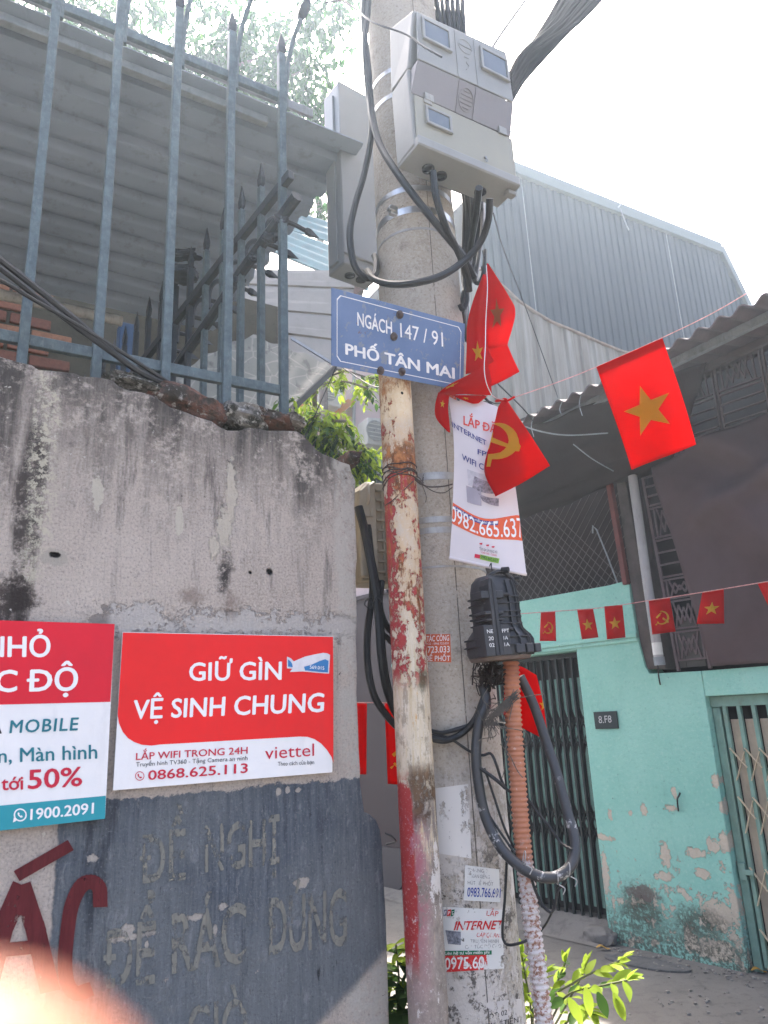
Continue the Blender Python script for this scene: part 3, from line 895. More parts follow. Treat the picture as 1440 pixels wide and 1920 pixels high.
for k, (x0, x1, mt, ch) in enumerate(((831, 837.5, m_worn('worn_purple_logo', (0.2, 0.2, 0.26), 0.6), 'F'), (838, 844.5, m_wred, 'P'), (845, 851, m_wgreen, 'T'))):
    mb = MB(); mb.grid(px_quad([(x0 + 1.5, 1706), (x1 + 1.5, 1705), (x0, 1718), (x1, 1717)], uP(0.0018)), 2, 1)
    obj('logo_tile', mb, mt, sp)
    pole_letters(sp, 'logo_letter', m_inkwhite, [(ch, (x0 + 1.8, 1715.5), (x1 - 1.2, 1715), (x0 + 2.6, 1708.5))], 0.0022)
mb = MB()
mb.grid(px_quad([(835, 1744), (864, 1747), (840, 1770), (864, 1772)], uP(0.0018)), 4, 2)
obj('picture', mb, M_plain('faded_router_picture', (0.16, 0.17, 0.20), 0.7, 0.8, 160, bump=0), sp)
# stencil at the foot
ss = obj('stencil', pole_sheet([(912, 1880), (978, 1872), (912, 1925), (982, 1920)], 0.0008), m_worn('stencil_ground', (0.50, 0.47, 0.44), 0.5, 30), smooth=True)
tag(ss, 'black stencilled lettering beginning DT: at the foot of the pole', 'stencil')
pole_letters(ss, 'black_lettering', m_worn('stencil_black', (0.03, 0.03, 0.03), 0.60), [('DT: 02', (918, 1911), (951, 1902), (918, 1901)), ('MẶT TIỀN', (914, 1930), (972, 1917), (914, 1919))], 0.0014)
mb = MB(); mb.grid(px_quad([(816, 1478), (878, 1470), (822, 1600), (884, 1610)], uP(0.0008)), 8, 6)
tag(obj('paper_patch', mb, m_worn('whitewash_patch', (0.62, 0.60, 0.57), 0.55, 14), smooth=True), 'blank patch of whitewash brushed on the pole beside the red pipe', 'paint patch')

# ================================================================== rusty sign post
s = N('peeling_red_and_cream_pipe')
X, Y, Z = s.sep()
g1 = s.noise(9, 9, 0.75, st=(1, 1, 0.6)); g2 = s.noise(42, 9, 0.76, st=(1, 1, 0.7)); g3 = s.noise(5, 6, 0.65); sp_ = s.noise(1.0, 8, 0.75, st=(80, 80, 8)); g4 = s.noise(150, 5, 0.7)
gm = s.add(s.mul(g1, 0.6), s.mul(g2, 0.4))
cream = s.mix(s.ramp(sp_, [(0.32, 0), (0.68, 1)]), (0.44, 0.34, 0.20), (0.68, 0.62, 0.52))
cream = s.mix(s.step(Z, 1.80, 1.90), cream, s.mix(s.ramp(g1, [(0.35, 0), (0.62, 1)]), (0.48, 0.42, 0.35), (0.56, 0.36, 0.17)))
cream = s.mix(s.step(Z, 2.36, 2.42), cream, s.mix(s.ramp(g1, [(0.35, 0), (0.62, 1)]), (0.66, 0.55, 0.38), (0.58, 0.40, 0.22)))
redc = s.mix(g1, (0.22, 0.018, 0.022), (0.42, 0.07, 0.065))
upper = s.mul(s.step(s.add(gm, s.mul(s.step(X, 0.0, -0.035), 0.05)), 0.515, 0.53), s.mul(s.step(Z, 2.32, 2.26), s.step(Z, 1.86, 1.90)))
upper2 = s.mul(s.step(gm, 0.515, 0.53), s.mul(s.step(Z, 2.47, 2.45), s.step(Z, 2.30, 2.34)))
gmf = s.add(s.mul(g1, 0.42), s.mul(g2, 0.58))
mid = s.mul(s.step(s.add(gmf, s.mul(s.step(X, 0.02, -0.03), 0.03)), 0.505, 0.515), s.mul(s.step(s.add(Z, s.mul(s.sub(g1, 0.5), 0.12)), 1.94, 1.91), s.step(Z, 1.66, 1.72)))
redm = s.mx(s.mx(upper, upper2), mid)
left = s.mul(s.step(s.add(X, s.mul(s.sub(g1, 0.5), 0.035)), -0.010, -0.016), s.mul(s.step(s.add(Z, s.mul(s.sub(g1, 0.5), 0.1)), 1.50, 1.45), s.step(Z, 1.03, 1.10)))
pinkl = s.mul(s.step(s.add(X, s.mul(s.sub(g1, 0.5), 0.08)), 0.030, -0.005), s.mul(s.step(Z, 1.42, 1.36), s.step(Z, 0.90, 1.25)))
c = cream
sk = s.mul(s.step(s.add(s.mul(sp_, 0.6), s.mul(g2, 0.4)), 0.50, 0.57), s.step(Z, 1.90, 1.70))
c = s.mix(s.mul(sk, 0.7), c, (0.20, 0.155, 0.105))
sk2 = s.mul(s.step(s.noise(1.0, 8, 0.75, st=(60, 60, 9), v=s.shift((6, 6, 6))), 0.60, 0.64), s.step(Z, 1.80, 1.68))
c = s.mix(s.mul(sk2, 0.8), c, (0.50, 0.25, 0.06))
grey = s.mul(s.step(s.add(Z, s.mul(s.sub(g3, 0.5), 0.2)), 1.46, 1.36), s.step(s.add(s.mul(g3, 0.5), s.mul(sp_, 0.5)), 0.38, 0.46))
c = s.mix(s.mul(grey, 0.93), c, s.mix(s.ramp(gm, [(0.38, 0), (0.6, 1)]), (0.11, 0.088, 0.075), (0.35, 0.30, 0.265)))
c = s.mix(s.mul(pinkl, s.mul(s.step(gm, 0.42, 0.54), 0.85)), c, (0.32, 0.085, 0.115))
c = s.mix(s.mul(s.step(s.noise(14, 9, 0.78, st=(1, 1, 0.5)), 0.56, 0.575), s.mul(s.step(Z, 1.44, 1.40), 0.85)), c, s.mix(g4, (0.50, 0.46, 0.42), (0.68, 0.64, 0.60)))
c = s.mix(redm, c, redc)
c = s.mix(s.mul(left, s.step(s.add(g2, s.mul(s.step(Z, 1.42, 1.48), 0.08)), 0.60, 0.56)), c, s.mix(g1, (0.20, 0.020, 0.022), (0.40, 0.05, 0.045)))
rust_t = s.mul(s.step(Z, 2.38, 2.52), s.step(gm, 0.47, 0.55))
rust_t = s.mx(rust_t, s.mul(s.step(s.math('ABSOLUTE', s.sub(s.add(Z, s.mul(s.sub(g1, 0.5), 0.06)), 2.285)), 0.048, 0.03), s.step(gm, 0.44, 0.50)))
rust_t = s.mx(rust_t, s.mul(s.step(s.add(s.mul(sp_, 0.5), s.mul(g1, 0.5)), 0.52, 0.56), s.step(Z, 1.70, 1.85)))
c = s.mix(s.mul(rust_t, 0.9), c, s.mix(s.ramp(g2, [(0.38, 0), (0.62, 1)]), (0.085, 0.026, 0.014), (0.42, 0.17, 0.05)))
dk = s.mul(s.step(s.math('ABSOLUTE', s.sub(Z, 1.425)), 0.085, 0.04), s.mul(s.step(s.add(X, s.mul(s.sub(g1, .5), .08)), -0.018, -0.004), s.step(gm, 0.45, 0.51)))
c = s.mix(s.mul(dk, 0.93), c, s.mix(g2, (0.035, 0.020, 0.012), (0.16, 0.085, 0.04)))
moss = s.mul(s.blob(0.03, 1.69, 0.02, 0.04, gm, wob=2.0, soft=0.6), 0.8)
c = s.mix(moss, c, (0.055, 0.055, 0.025))
pt = s.step(s.noise(58, 8, 0.78, st=(1, 1, 0.5)), 0.64, 0.66)
c = s.mix(s.mul(pt, 0.85), c, (0.075, 0.038, 0.026))
c = s.mix(s.mul(s.step(g4, 0.58, 0.66), 0.3), c, (0.72, 0.69, 0.64))
m_pipe = s.out(c, 0.7, s.bump(s.add(s.add(s.mul(redm, 0.8), s.mul(g2, 0.8)), s.sub(s.mul(left, 0.5), s.mul(s.mx(pt, dk), 0.8))), 0.004), spec=0.25)
P_R = 0.0455
pb, ptop = at(803, 1900, 1.895), at(742, 750, 1.905)
pdir = (ptop - pb).normalized()
p0 = pb + pdir * ((0.0 - pb.z) / pdir.z)
p1 = pb + pdir * ((2.74 - pb.z) / pdir.z)
post = thing('sign_post', 'rusty pipe post with peeling red and cream paint in front of the pole', 'sign post', T(p0))
mb = MB()
mb.tube([lerp(p0, p1, k / 24) for k in range(25)], P_R, 40)
obj('pipe', mb, m_pipe, post, smooth=True)
def pipe_hit(x, y, off=0.0):
    ax = lambda z: p0 + pdir * (z / pdir.z)
    d = ray(x, y); z = 1.8
    for _ in range(5):
        c_ = ax(z); ox, oy = EYE.x - c_.x, EYE.y - c_.y; r = P_R + off
        a = d.x ** 2 + d.y ** 2; b = 2 * (ox * d.x + oy * d.y); cc = ox * ox + oy * oy - r * r
        t = (-b - math.sqrt(max(b * b - 4 * a * cc, 0))) / (2 * a)
        z = EYE.z + d.z * t
    return EYE + d * t
h_ = pipe_hit(754, 737, 0.0006)
mb = MB(frame(h_, AX, AY)); mb.lathe([(0.0001, 0), (0.0045, 0)], 14, False)
for i, vv in enumerate(mb.v):
    l = frame(h_, AX, AY).inverted() @ vv
    mb.v[i] = frame(h_, AX, AY) @ V((l.x, 0, l.y))
obj('bolt_hole', mb, M_plain('hole_black', (0.005, 0.004, 0.004), 0.9, 0, bump=0), post)

# --- street name plate, fixed to the post
def pose(TL, TR, BL, BR, D):                           # parallelogram seen at four pixels
    d = [ray(*p) for p in (TL, TR, BL, BR)]
    Mx = Matrix(((-d[1].x, -d[2].x, d[3].x), (-d[1].y, -d[2].y, d[3].y), (-d[1].z, -d[2].z, d[3].z)))
    l = Mx.inverted() @ (-d[0])
    k = D / math.hypot(d[0].x, d[0].y)
    return [EYE + d[0] * k, EYE + d[1] * l[0] * k, EYE + d[2] * l[1] * k]
S0, S1, S2 = pose((622, 539), (872, 607), (622, 685), (869, 733), 1.615)
sn = (S1 - S0).cross(S2 - S0).normalized()
if sn.dot(EYE - S0) < 0: sn = -sn
uS = lambda off: (lambda x, y: on(x, y, S0 + sn * off, sn))
fS = lambda u, v, off=0.0: S0 + (S1 - S0) * u + (S2 - S0) * v + sn * off
s = N('faded_blue_enamel')
g1 = s.noise(6, 7, 0.65); g2 = s.noise(30, 8, 0.7)
c = s.mix(s.ramp(g1, [(0.3, 0), (0.7, 1)]), (0.075, 0.135, 0.27), (0.125, 0.19, 0.345))
c = s.mix(s.mul(s.step(g2, 0.57, 0.62), 0.7), c, (0.22, 0.235, 0.25))
c = s.mix(s.mul(s.step(s.noise(14, 8, 0.75), 0.655, 0.68), 0.9), c, (0.13, 0.06, 0.035))
m_blue = s.out(c, 0.45, s.bump(g2, 0.0008), spec=0.4)
plate = thing('street_sign', 'blue street name plate reading NGÁCH 147/91 PHỐ TÂN MAI on the post', 'street sign', T(fS(0.5, 1.0)))
mb = MB()
mb.hexa([fS(0, 1), fS(1, 1), fS(1, 1, -0.004), fS(0, 1, -0.004), fS(0, 0), fS(1, 0), fS(1, 0, -0.004), fS(0, 0, -0.004)])
obj('plate', mb, m_blue, plate, bevel=0.001)
m_platewhite = M_plain('plate_white_paint', (0.72, 0.73, 0.74), 0.5, 0.08, 20, dirt=0.35, dirt_col=(0.35, 0.38, 0.45), bump=0)
mb = MB()
bd = [(0.055, 0.07), (0.945, 0.07), (0.968, 0.13), (0.968, 0.87), (0.945, 0.93), (0.055, 0.93), (0.032, 0.87), (0.032, 0.13)]
wu, wv = 0.0045, 0.0105
for k in range(8):
    a, b = bd[k], bd[(k + 1) % 8]
    ins = lambda p: (p[0] + (wu if p[0] < 0.5 else -wu), p[1] + (wv if p[1] < 0.5 else -wv))
    mb.poly([fS(*a, 0.0008), fS(*b, 0.0008), fS(*ins(b), 0.0008), fS(*ins(a), 0.0008)])
obj('border_line', mb, m_platewhite, plate)
mb = MB()
u3 = uS(0.0010)
write(mb, 'NGÁCH', u3, (670.5, 610), (735, 628), (670, 584), 0.018)
write(mb, '147 / 91', u3, (751, 632), (831, 650), (750, 604), 0.004)
write(mb, 'PHỐ TÂN MAI', u3, (648.5, 664), (852, 710), (648, 643), 0.03)
obj('white_lettering', mb, m_platewhite, plate)
m_bolt = M_plain('rusty_bolt', (0.075, 0.055, 0.05), 0.7, 0.3, 60, dirt=0.3)
for (x, y) in ((749, 590), (738, 631), (713, 695), (753, 697)):
    c0 = uS(0.0)(x, y)
    Zl = sn; Xl = (S1 - S0).normalized(); Yl = Zl.cross(Xl)
    mb = MB(frame(c0, Xl, Yl, Zl))
    mb.lathe([(0.0115, 0.0), (0.0115, 0.003), (0.0085, 0.004), (0.0075, 0.009), (0.004, 0.012), (0.0005, 0.0125)], 10)
    obj('bolt', mb, m_bolt, plate, smooth=True)
# ================================================================== iron fence on the wall
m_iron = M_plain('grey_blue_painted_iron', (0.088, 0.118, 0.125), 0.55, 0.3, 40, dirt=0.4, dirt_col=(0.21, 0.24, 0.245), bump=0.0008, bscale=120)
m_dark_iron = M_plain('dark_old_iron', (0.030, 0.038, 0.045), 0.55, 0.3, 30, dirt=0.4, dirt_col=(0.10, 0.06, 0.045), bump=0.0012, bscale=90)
FY = 0.10
bar_px = [(40, 665), (180, 700), (308, 765), (425, 790), (533, 790)]
s_bars = [A(x, y, FY).x for x, y in bar_px]
pitch = (s_bars[-1] - s_bars[0]) / 4
s_bars = [s_bars[-1] - pitch * k for k in range(0, 13)]
fence = thing('iron_fence', 'grey blue iron spike fence standing on top of the broken wall', 'fence', FA @ T(V((s_bars[0], FY, 2.36))))
fA = lambda s_, y_, z_: FA @ V((s_, y_, z_))
def spike(parent, name, base, d, L, w_, mat, wide):   # flat forged spear point
    d = V(d).normalized()
    x = wide.normalized()
    y = d.cross(x).normalized()
    mb = MB()
    prof = [(0, w_ * 0.5), (0.12, w_ * 0.85), (0.35, w_ * 0.95), (1.0, 0.06 * w_)]
    rings = []
    for t, r in prof:
        c_ = base + d * (L * t)
        rings.append([mb.pt(c_ + x * r * 0.72 * a + y * r * 0.42 * b) for a, b in ((-1, -1), (1, -1), (1, 1), (-1, 1))])
    for a, b in zip(rings, rings[1:]):
        for k in range(4): mb.face((a[k], a[(k + 1) % 4], b[(k + 1) % 4], b[k]))
    mb.face(rings[0][::-1]); mb.face(rings[-1])
    return obj(name, mb, mat, parent)
Z_TOP, Z_BOT = 3.598, 2.535
for k, s_ in enumerate(s_bars):
    low = 2.30 if k == 0 else 2.36
    mb = MB()
    jig = random.uniform(-0.003, 0.003)
    mb.bar(fA(s_ + jig, FY, low), fA(s_, FY, 3.77), 0.024, 0.024, AX)
    b = obj('bar', mb, m_iron, fence, bevel=0.0025)
    spike(b, 'spear_point', fA(s_, FY, 3.77), V((0, 0, 1)), 0.095, 0.021, m_dark_iron, AX)
    # second spike bowed out towards the street
    cpts = curve([fA(s_ + 0.014, FY, 3.55), fA(s_ + 0.016, FY - 0.005, 3.68), fA(s_ + 0.028, FY - 0.02, 3.80), fA(s_ + 0.050, FY - 0.05, 3.90)], 6)
    mb = MB(); mb.tube(cpts, 0.0085, 6)
    bb = obj('bowed_rod', mb, m_iron, fence, smooth=True)
    spike(bb, 'spear_point', cpts[-1], (cpts[-1] - cpts[-2]), 0.12, 0.024, m_dark_iron, AX)
s_hi, s_lo = s_bars[0], s_bars[-1]
for z in (Z_TOP, Z_BOT):
    mb = MB(); mb.bar(fA(s_lo - 0.1, FY + 0.006, z), fA(s_hi, FY + 0.006, z), 0.030, 0.018, V((0, 0, 1)))
    obj('rail', mb, m_iron, fence, bevel=0.002)
# side run going back along the alley
corner = FA @ V((s_bars[0], FY, 0))
DB = -BX
sp = lambda t, z, o=0.0: corner + DB * t + BY * o + V((0, 0, z))
side = thing('iron_fence', 'dark iron spike fence running back along the alley beneath the corrugated canopy', 'fence', sp(0.6, 2.3))
for k in range(1, 16):
    t = 0.128 * k
    mb = MB(); mb.bar(sp(t, 2.1), sp(t, 3.33 - 0.008 * k), 0.020, 0.020, DB)
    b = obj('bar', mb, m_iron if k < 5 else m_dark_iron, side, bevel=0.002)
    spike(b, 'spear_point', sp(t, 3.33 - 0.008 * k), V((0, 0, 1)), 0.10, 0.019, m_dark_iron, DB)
    if k < 12:
        z0 = 3.19 - 0.012 * k
        cpts = curve([sp(t, z0 - 0.08, 0.012), sp(t - 0.002, z0, 0.018), sp(t - 0.004, z0 + 0.045, 0.05), sp(t - 0.006, z0 + 0.055, 0.12), sp(t - 0.006, z0 + 0.052, 0.17)], 6)
        mb = MB(); mb.tube(cpts, 0.0085, 6)
        bb = obj('bowed_rod', mb, m_dark_iron, side, smooth=True)
        spike(bb, 'spear_point', cpts[-1], (cpts[-1] - cpts[-2]), 0.06, 0.018, m_dark_iron, V((0, 0, 1)))
mb = MB(); mb.bar(sp(-0.05, 3.255), sp(2.0, 2.93), 0.034, 0.022, V((0, 0, 1)))
obj('rail', mb, m_dark_iron, side, bevel=0.003)
rl = [sp(-0.08, 3.155), sp(0.25, 3.07), sp(0.45, 3.0), sp(0.67, 2.94), sp(0.9, 2.86), sp(1.9, 2.56)]
mb = MB(); mb.tube(rl, 0.019, 8); obj('rail', mb, m_dark_iron, side, smooth=True)
for t, r in ((0.0, 0.022), (0.07, 0.024), (0.16, 0.020), (0.27, 0.022), (0.34, 0.016)):
    rock('rust_lump', T(sp(t, 3.14 - 0.30 * t - 0.02)), (r, r * 0.7, r * 0.8), t * 31, m_dark_iron, side, 0.4)
nest = sp(0.70, 3.30)
rock('wasp_nest', T(nest), (0.055, 0.05, 0.026), 3.3, m_dark_iron, side, 0.3)
rock('wasp_nest', T(nest + V((0, 0, 0.085))), (0.05, 0.03, 0.018), 5.3, m_dark_iron, side, 0.5)
mb = MB(); mb.tube(curve([at(352, 100, 2.2), at(345, 120, 2.2), at(356, 165, 2.2), at(350, 185, 2.2), at(360, 205, 2.2)], 6), 0.0012, 5)
mb.tube(curve([at(356, 105, 2.2), at(362, 140, 2.2), at(352, 170, 2.2), at(362, 190, 2.2)], 6), 0.001, 5)
tag(obj('tie_wire', mb, m_galv, smooth=True), 'loose pale wire twisted on the top fence rail', 'wire')
# three cables draped over the wall
m_cable = M_plain('black_cable_jacket', (0.018, 0.019, 0.020), 0.45, 0.25, 12, dirt=0.3, dirt_col=(0.07, 0.066, 0.062), bump=0.0004, bscale=150, spec=0.35)
m_cable_d = M_plain('dusty_cable_jacket', (0.05, 0.05, 0.05), 0.55, 0.3, 20, dirt=0.4, dirt_col=(0.17, 0.16, 0.15), bump=0.0004, bscale=150)
uw = lambda x, y, o: on(x, y, A0 + AY * o, AY)
for k, pts in enumerate(([(-900, 60), (-400, 220), (-120, 398), (0, 487), (130, 590), (250, 690), (345, 735)], [(-900, 75), (-400, 236), (-120, 420), (0, 503), (70, 558), (180, 640), (280, 708), (343, 737)], [(-900, 120), (-400, 290), (-120, 470), (0, 525), (60, 560), (150, 612), (240, 668), (350, 740)])):
    mb = MB()
    cp = [uw(x, y, -0.03 - 0.012 * k + 0.02 * max(0, i - 2)) for i, (x, y) in enumerate(pts)]
    cp.append(uw(pts[-1][0] + 14, pts[-1][1] + 12, 0.13))
    mb.tube(curve(cp, 10), (0.0085, 0.0075, 0.0055)[k], 8)
    tag(obj('cable', mb, m_cable, smooth=True), ('uppermost and thickest black cable slanting across the fence onto the wall', 'middle black cable slanting across the fence onto the wall', 'lowest and thinnest black cable slanting across the fence onto the wall')[k], 'cable', 'black cables draped over the street wall')

# ================================================================== corrugated canopy behind the fence
s = N('dusty_fibre_cement')
g1 = s.noise(1.6, 7, 0.62, st=(0.5, 1.5, 1.5)); g2 = s.noise(20, 6, 0.7)
c = s.mix(s.ramp(g1, [(0.25, 0), (0.75, 1)]), (0.145, 0.175, 0.215), (0.225, 0.262, 0.315))
c = s.mix(s.mul(s.step(g2, 0.52, 0.7), 0.3), c, (0.08, 0.075, 0.075))
m_fibre = s.out(c, 0.85, s.bump(g2, 0.001), spec=0.2)
P0 = at(681, 268, 2.30)
dropd = (on(480, 520, P0, BY) - P0)
t1 = dropd.dot(DB)
def roofp(sx, t, prof=0.0):                           # sx along the wall (right edge 0, left positive), t back along the alley
    return P0 - AX * sx + DB * t + V((0, 0, dropd.z / t1 * t + prof))
canopy = thing('corrugated_canopy', 'wide grey corrugated canopy roof seen from below behind the fence', 'canopy', roofp(1.2, 1.0))
TMAX = 1.22
def wavez(t):
    ph = (t / 0.112) % 1.0
    if ph < 0.5: return 0.0
    return 0.030 * min(1, (ph - 0.5) / 0.1, (1 - ph) / 0.1)
def sheet(u, v):
    t = v * TMAX
    ragged = 0.018 * mnoise.noise(V((t * 7, 0.3, 1.0))) + 0.010 * mnoise.noise(V((t * 25, 0.3, 1.0)))
    sx = ragged + u * 4.6
    return roofp(sx, t, wavez(t))
mb = MB()
mb.slab(sheet, 14, 240, 0.006)
obj('corrugated_sheet', mb, m_fibre, canopy, smooth=True)
m_beam = M_plain('grey_steel_tube', (0.22, 0.235, 0.245), 0.5, 0.2, 15, metal=0.2, dirt=0.3, bump=0.0006)
mb = MB(); mb.bar(roofp(0.36, 0.05, -0.018), roofp(4.6, 0.05, -0.018), 0.03, 0.03, V((0, 0, 1)))
obj('edge_tube', mb, m_beam, canopy, bevel=0.004)
mb = MB(); mb.bar(roofp(0.22, -0.012, 0.022), roofp(4.6, -0.012, 0.03), 0.035, 0.012, V((0, 0, 1)))
obj('edge_flashing', mb, m_beam, canopy)
q0, q1 = roofp(0.42, TMAX - 0.03, -0.05), roofp(4.6, TMAX - 0.03, -0.05)
mb = MB(); mb.tube([q0, q1], 0.024, 10)
obj('purlin', mb, M_plain('weathered_purlin', (0.30, 0.29, 0.26), 0.7, 0.2, 20, dirt=0.4), canopy, smooth=True)
for sx in (3.4,):
    mb = MB(); mb.tube([roofp(sx, 0.05, -0.045), roofp(sx, TMAX, -0.03)], 0.018, 8)
    obj('rafter', mb, m_beam, canopy, smooth=True)
# blue post under it
mb = MB(frame(at(238, 650, 3.9), AX, AY)); mb.box(-0.05, 0.05, -0.05, 0.05, -3.4, 0.12)
tag(obj('post', mb, M_plain('dark_blue_paint', (0.012, 0.04, 0.085), 0.5, 0.2, 10, dirt=0.2), bevel=0.006), 'dark blue steel post under the corrugated canopy', 'post')

# ================================================================== brick outbuilding in the shade behind the fence
BO = at(60, 700, 4.3)
FK = frame(V((BO.x, BO.y, 0)), AX, AY)
outb = thing('brick_outbuilding', 'shaded brick and dirty plaster outbuilding under the corrugated canopy', 'building', FK)
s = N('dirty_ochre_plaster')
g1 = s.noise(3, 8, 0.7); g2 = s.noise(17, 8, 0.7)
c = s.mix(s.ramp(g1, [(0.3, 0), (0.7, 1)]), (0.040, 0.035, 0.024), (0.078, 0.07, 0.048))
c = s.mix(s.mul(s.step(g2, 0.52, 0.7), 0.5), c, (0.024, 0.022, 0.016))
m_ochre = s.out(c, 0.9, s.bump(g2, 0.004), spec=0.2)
xe = (FK.inverted() @ on(522, 800, V((BO.x, BO.y, 0)), AY)).x
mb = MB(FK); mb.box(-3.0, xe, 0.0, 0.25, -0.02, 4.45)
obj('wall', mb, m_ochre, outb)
m_brick = [M_plain('fired_brick_%d' % k, c_, 0.9, 0.3, 30, dirt=0.35, dirt_col=(0.10, 0.085, 0.07), bump=0.003, bscale=40) for k, c_ in enumerate(((0.17, 0.068, 0.04), (0.12, 0.048, 0.03), (0.20, 0.093, 0.05)))]
proto = {}
for r in range(16):
    for k in range(9):
        x = -0.62 + 0.235 * (k - 1) + (0.117 if r % 2 else 0)
        z = 3.02 + 0.082 * r
        lim = 0.20 - 0.03 * max(0, r - 7) - (0.12 if r % 3 == 0 else 0)
        if r < 4: lim = 0.45 - 0.05 * r
        if x > lim or z > 4.4 or x < -0.95: continue
        mk = m_brick[(r * 5 + k * 3) % 3]
        Ml = Matrix.LocRotScale(V((x, random.uniform(-0.006, 0.003), z)), None, None) @ Matrix.Rotation(random.uniform(-0.02, 0.02), 4, 'Y')
        key = mk.name
        if key not in proto:
            b2 = MB(FK); b2.box(-0.108, 0.108, -0.022, 0.05, -0.031, 0.031)
            proto[key] = obj('brick', b2, mk, outb, bevel=0.006)
            proto[key].matrix_local = Ml
        else:
            copy_part(proto[key], outb, Ml)

# lean-to awning with ribbed pale boards
aw = thing('ribbed_awning', 'pale ribbed awning with a rusty gutter between the fence and the pole', 'awning', at(600, 690, 5.0))
m_board = M_plain('dusty_white_board', (0.215, 0.205, 0.185), 0.7, 0.12, 4, dirt=0.3, dirt_col=(0.13, 0.12, 0.105), bump=0.0006)
tl, tr, bl, br = at(330, 503, 5.2), at(692, 508, 5.2), at(330, 640, 4.75), at(640, 696, 4.75)
rows = [0, 0.14, 0.21, 0.38, 0.50, 0.66, 0.74, 0.9, 1.0]
for a, b in zip(rows, rows[1:]):
    mb = MB()
    g = 0.006
    L = lambda u, v: lerp(lerp(tl, tr, u), lerp(bl, br, u), v)
    n_ = (tr - tl).cross(bl - tl).normalized()
    if n_.dot(EYE - tl) < 0: n_ = -n_
    k = n_ * 0.012 * ((rows.index(a) % 2))
    mb.hexa([L(0, b - g) + k, L(1, b - g) + k, L(1, b - g) + k - n_ * 0.02, L(0, b - g) + k - n_ * 0.02, L(0, a) + k, L(1, a) + k, L(1, a) + k - n_ * 0.02, L(0, a) + k - n_ * 0.02])
    obj('board', mb, m_board, aw)
m_rusty = M_plain('rusty_sheet', (0.13, 0.085, 0.07), 0.8, 0.4, 14, dirt=0.5, dirt_col=(0.05, 0.04, 0.035), bump=0.002)
mb = MB(); mb.hexa([at(662, 556, 5.05), at(700, 530, 5.05), at(700, 530, 5.3), at(662, 556, 5.3), at(668, 512, 5.05), at(712, 500, 5.05), at(712, 500, 5.3), at(668, 512, 5.3)])
obj('gutter_end', mb, m_rusty, aw)
mb = MB(); mb.tube([at(632, 418, 5.1), at(634, 470, 5.1), at(632, 500, 5.1)], 0.014, 8); mb.tube([at(625, 503, 5.1), at(640, 503, 5.1)], 0.012, 8)
obj('water_pipe', mb, m_white, aw, smooth=True)
# translucent sheet hanging lower
s = N('patterned_green_sheet')
v1 = s.voro(7.0, None, 'DISTANCE_TO_EDGE'); n1 = s.noise(2.2, 6, 0.6); n2 = s.noise(5, 5, 0.6, st=(3, 3, 0.6))
c = s.mix(s.ramp(n1, [(0.3, 0), (0.7, 1)]), (0.13, 0.135, 0.11), (0.22, 0.215, 0.175))
c = s.mix(s.mul(s.step(v1, 0.05, 0.01), 0.45), c, (0.34, 0.33, 0.27))
c = s.mix(s.mul(s.step(n2, 0.55, 0.68), 0.7), c, (0.045, 0.045, 0.035))
m_film = s.out(c, 0.45, None, spec=0.4, trans=0.25)
mb = MB()
tl2, tr2, bl2, br2 = at(330, 575, 4.62), at(627, 686, 4.62), at(330, 850, 4.25), at(534, 778, 4.25)
mb.slab(lambda u, v: lerp(lerp(tl2, tr2, u), lerp(bl2, br2, u), v) + V((0, 0, 0.012 * math.sin(u * 40))), 60, 6, 0.006)
sh = obj('translucent_sheet', mb, m_film, smooth=True)
tag(sh, 'dim patterned translucent roof sheet below the pale ribbed awning', 'roof sheet')
mb = MB(); mb.bar(at(532, 782, 4.22), at(628, 690, 4.58), 0.035, 0.03)
obj('edge_strip', mb, M_plain('dark_edge', (0.045, 0.045, 0.04), 0.7, 0.2, 10), sh)
mb = MB(); mb.bar(at(546, 634, 4.5), at(624, 682, 4.5), 0.016, 0.016)
obj('aluminium_strip', mb, m_galv, sh)
# teal painted roofs
m_tealroof = M_plain('faded_teal_sheet', (0.15, 0.235, 0.235), 0.7, 0.15, 6, dirt=0.45, dirt_col=(0.24, 0.20, 0.18), bump=0.001)
def quadroof(name, label, cs, n, mat, amp=0.02, th=0.01):
    a, b, c_, d = [at(*p) for p in cs]
    mb = MB()
    mb.slab(lambda u, v: lerp(lerp(a, b, u), lerp(c_, d, u), v) + V((0, 0, amp * math.sin(v * n * 2 * math.pi))), 4, n * 8, th)
    o = obj(name, mb, mat, smooth=True)
    return tag(o, label, 'roof')
quadroof('sheet_roof', 'upper faded teal sheet roof between the canopy and the grey box', [(560, 398, 6.6), (700, 447, 6.6), (540, 430, 6.2), (700, 478, 6.2)], 3, m_tealroof)
quadroof('sheet_roof', 'lower rust stained teal sheet roof just above the pale awning', [(530, 428, 6.0), (700, 492, 6.0), (505, 468, 5.5), (690, 545, 5.5)], 4, m_tealroof)
mb = MB(); mb.bar(at(500, 462, 5.6), at(640, 520, 5.6), 0.06, 0.03); mb2 = mb
tag(obj('timber_batten', mb, M_plain('flaking_pink_batten', (0.30, 0.22, 0.19), 0.8, 0.3, 14, dirt=0.4), bevel=0.004), 'flaking pinkish batten along the edge of the teal roof', 'batten')

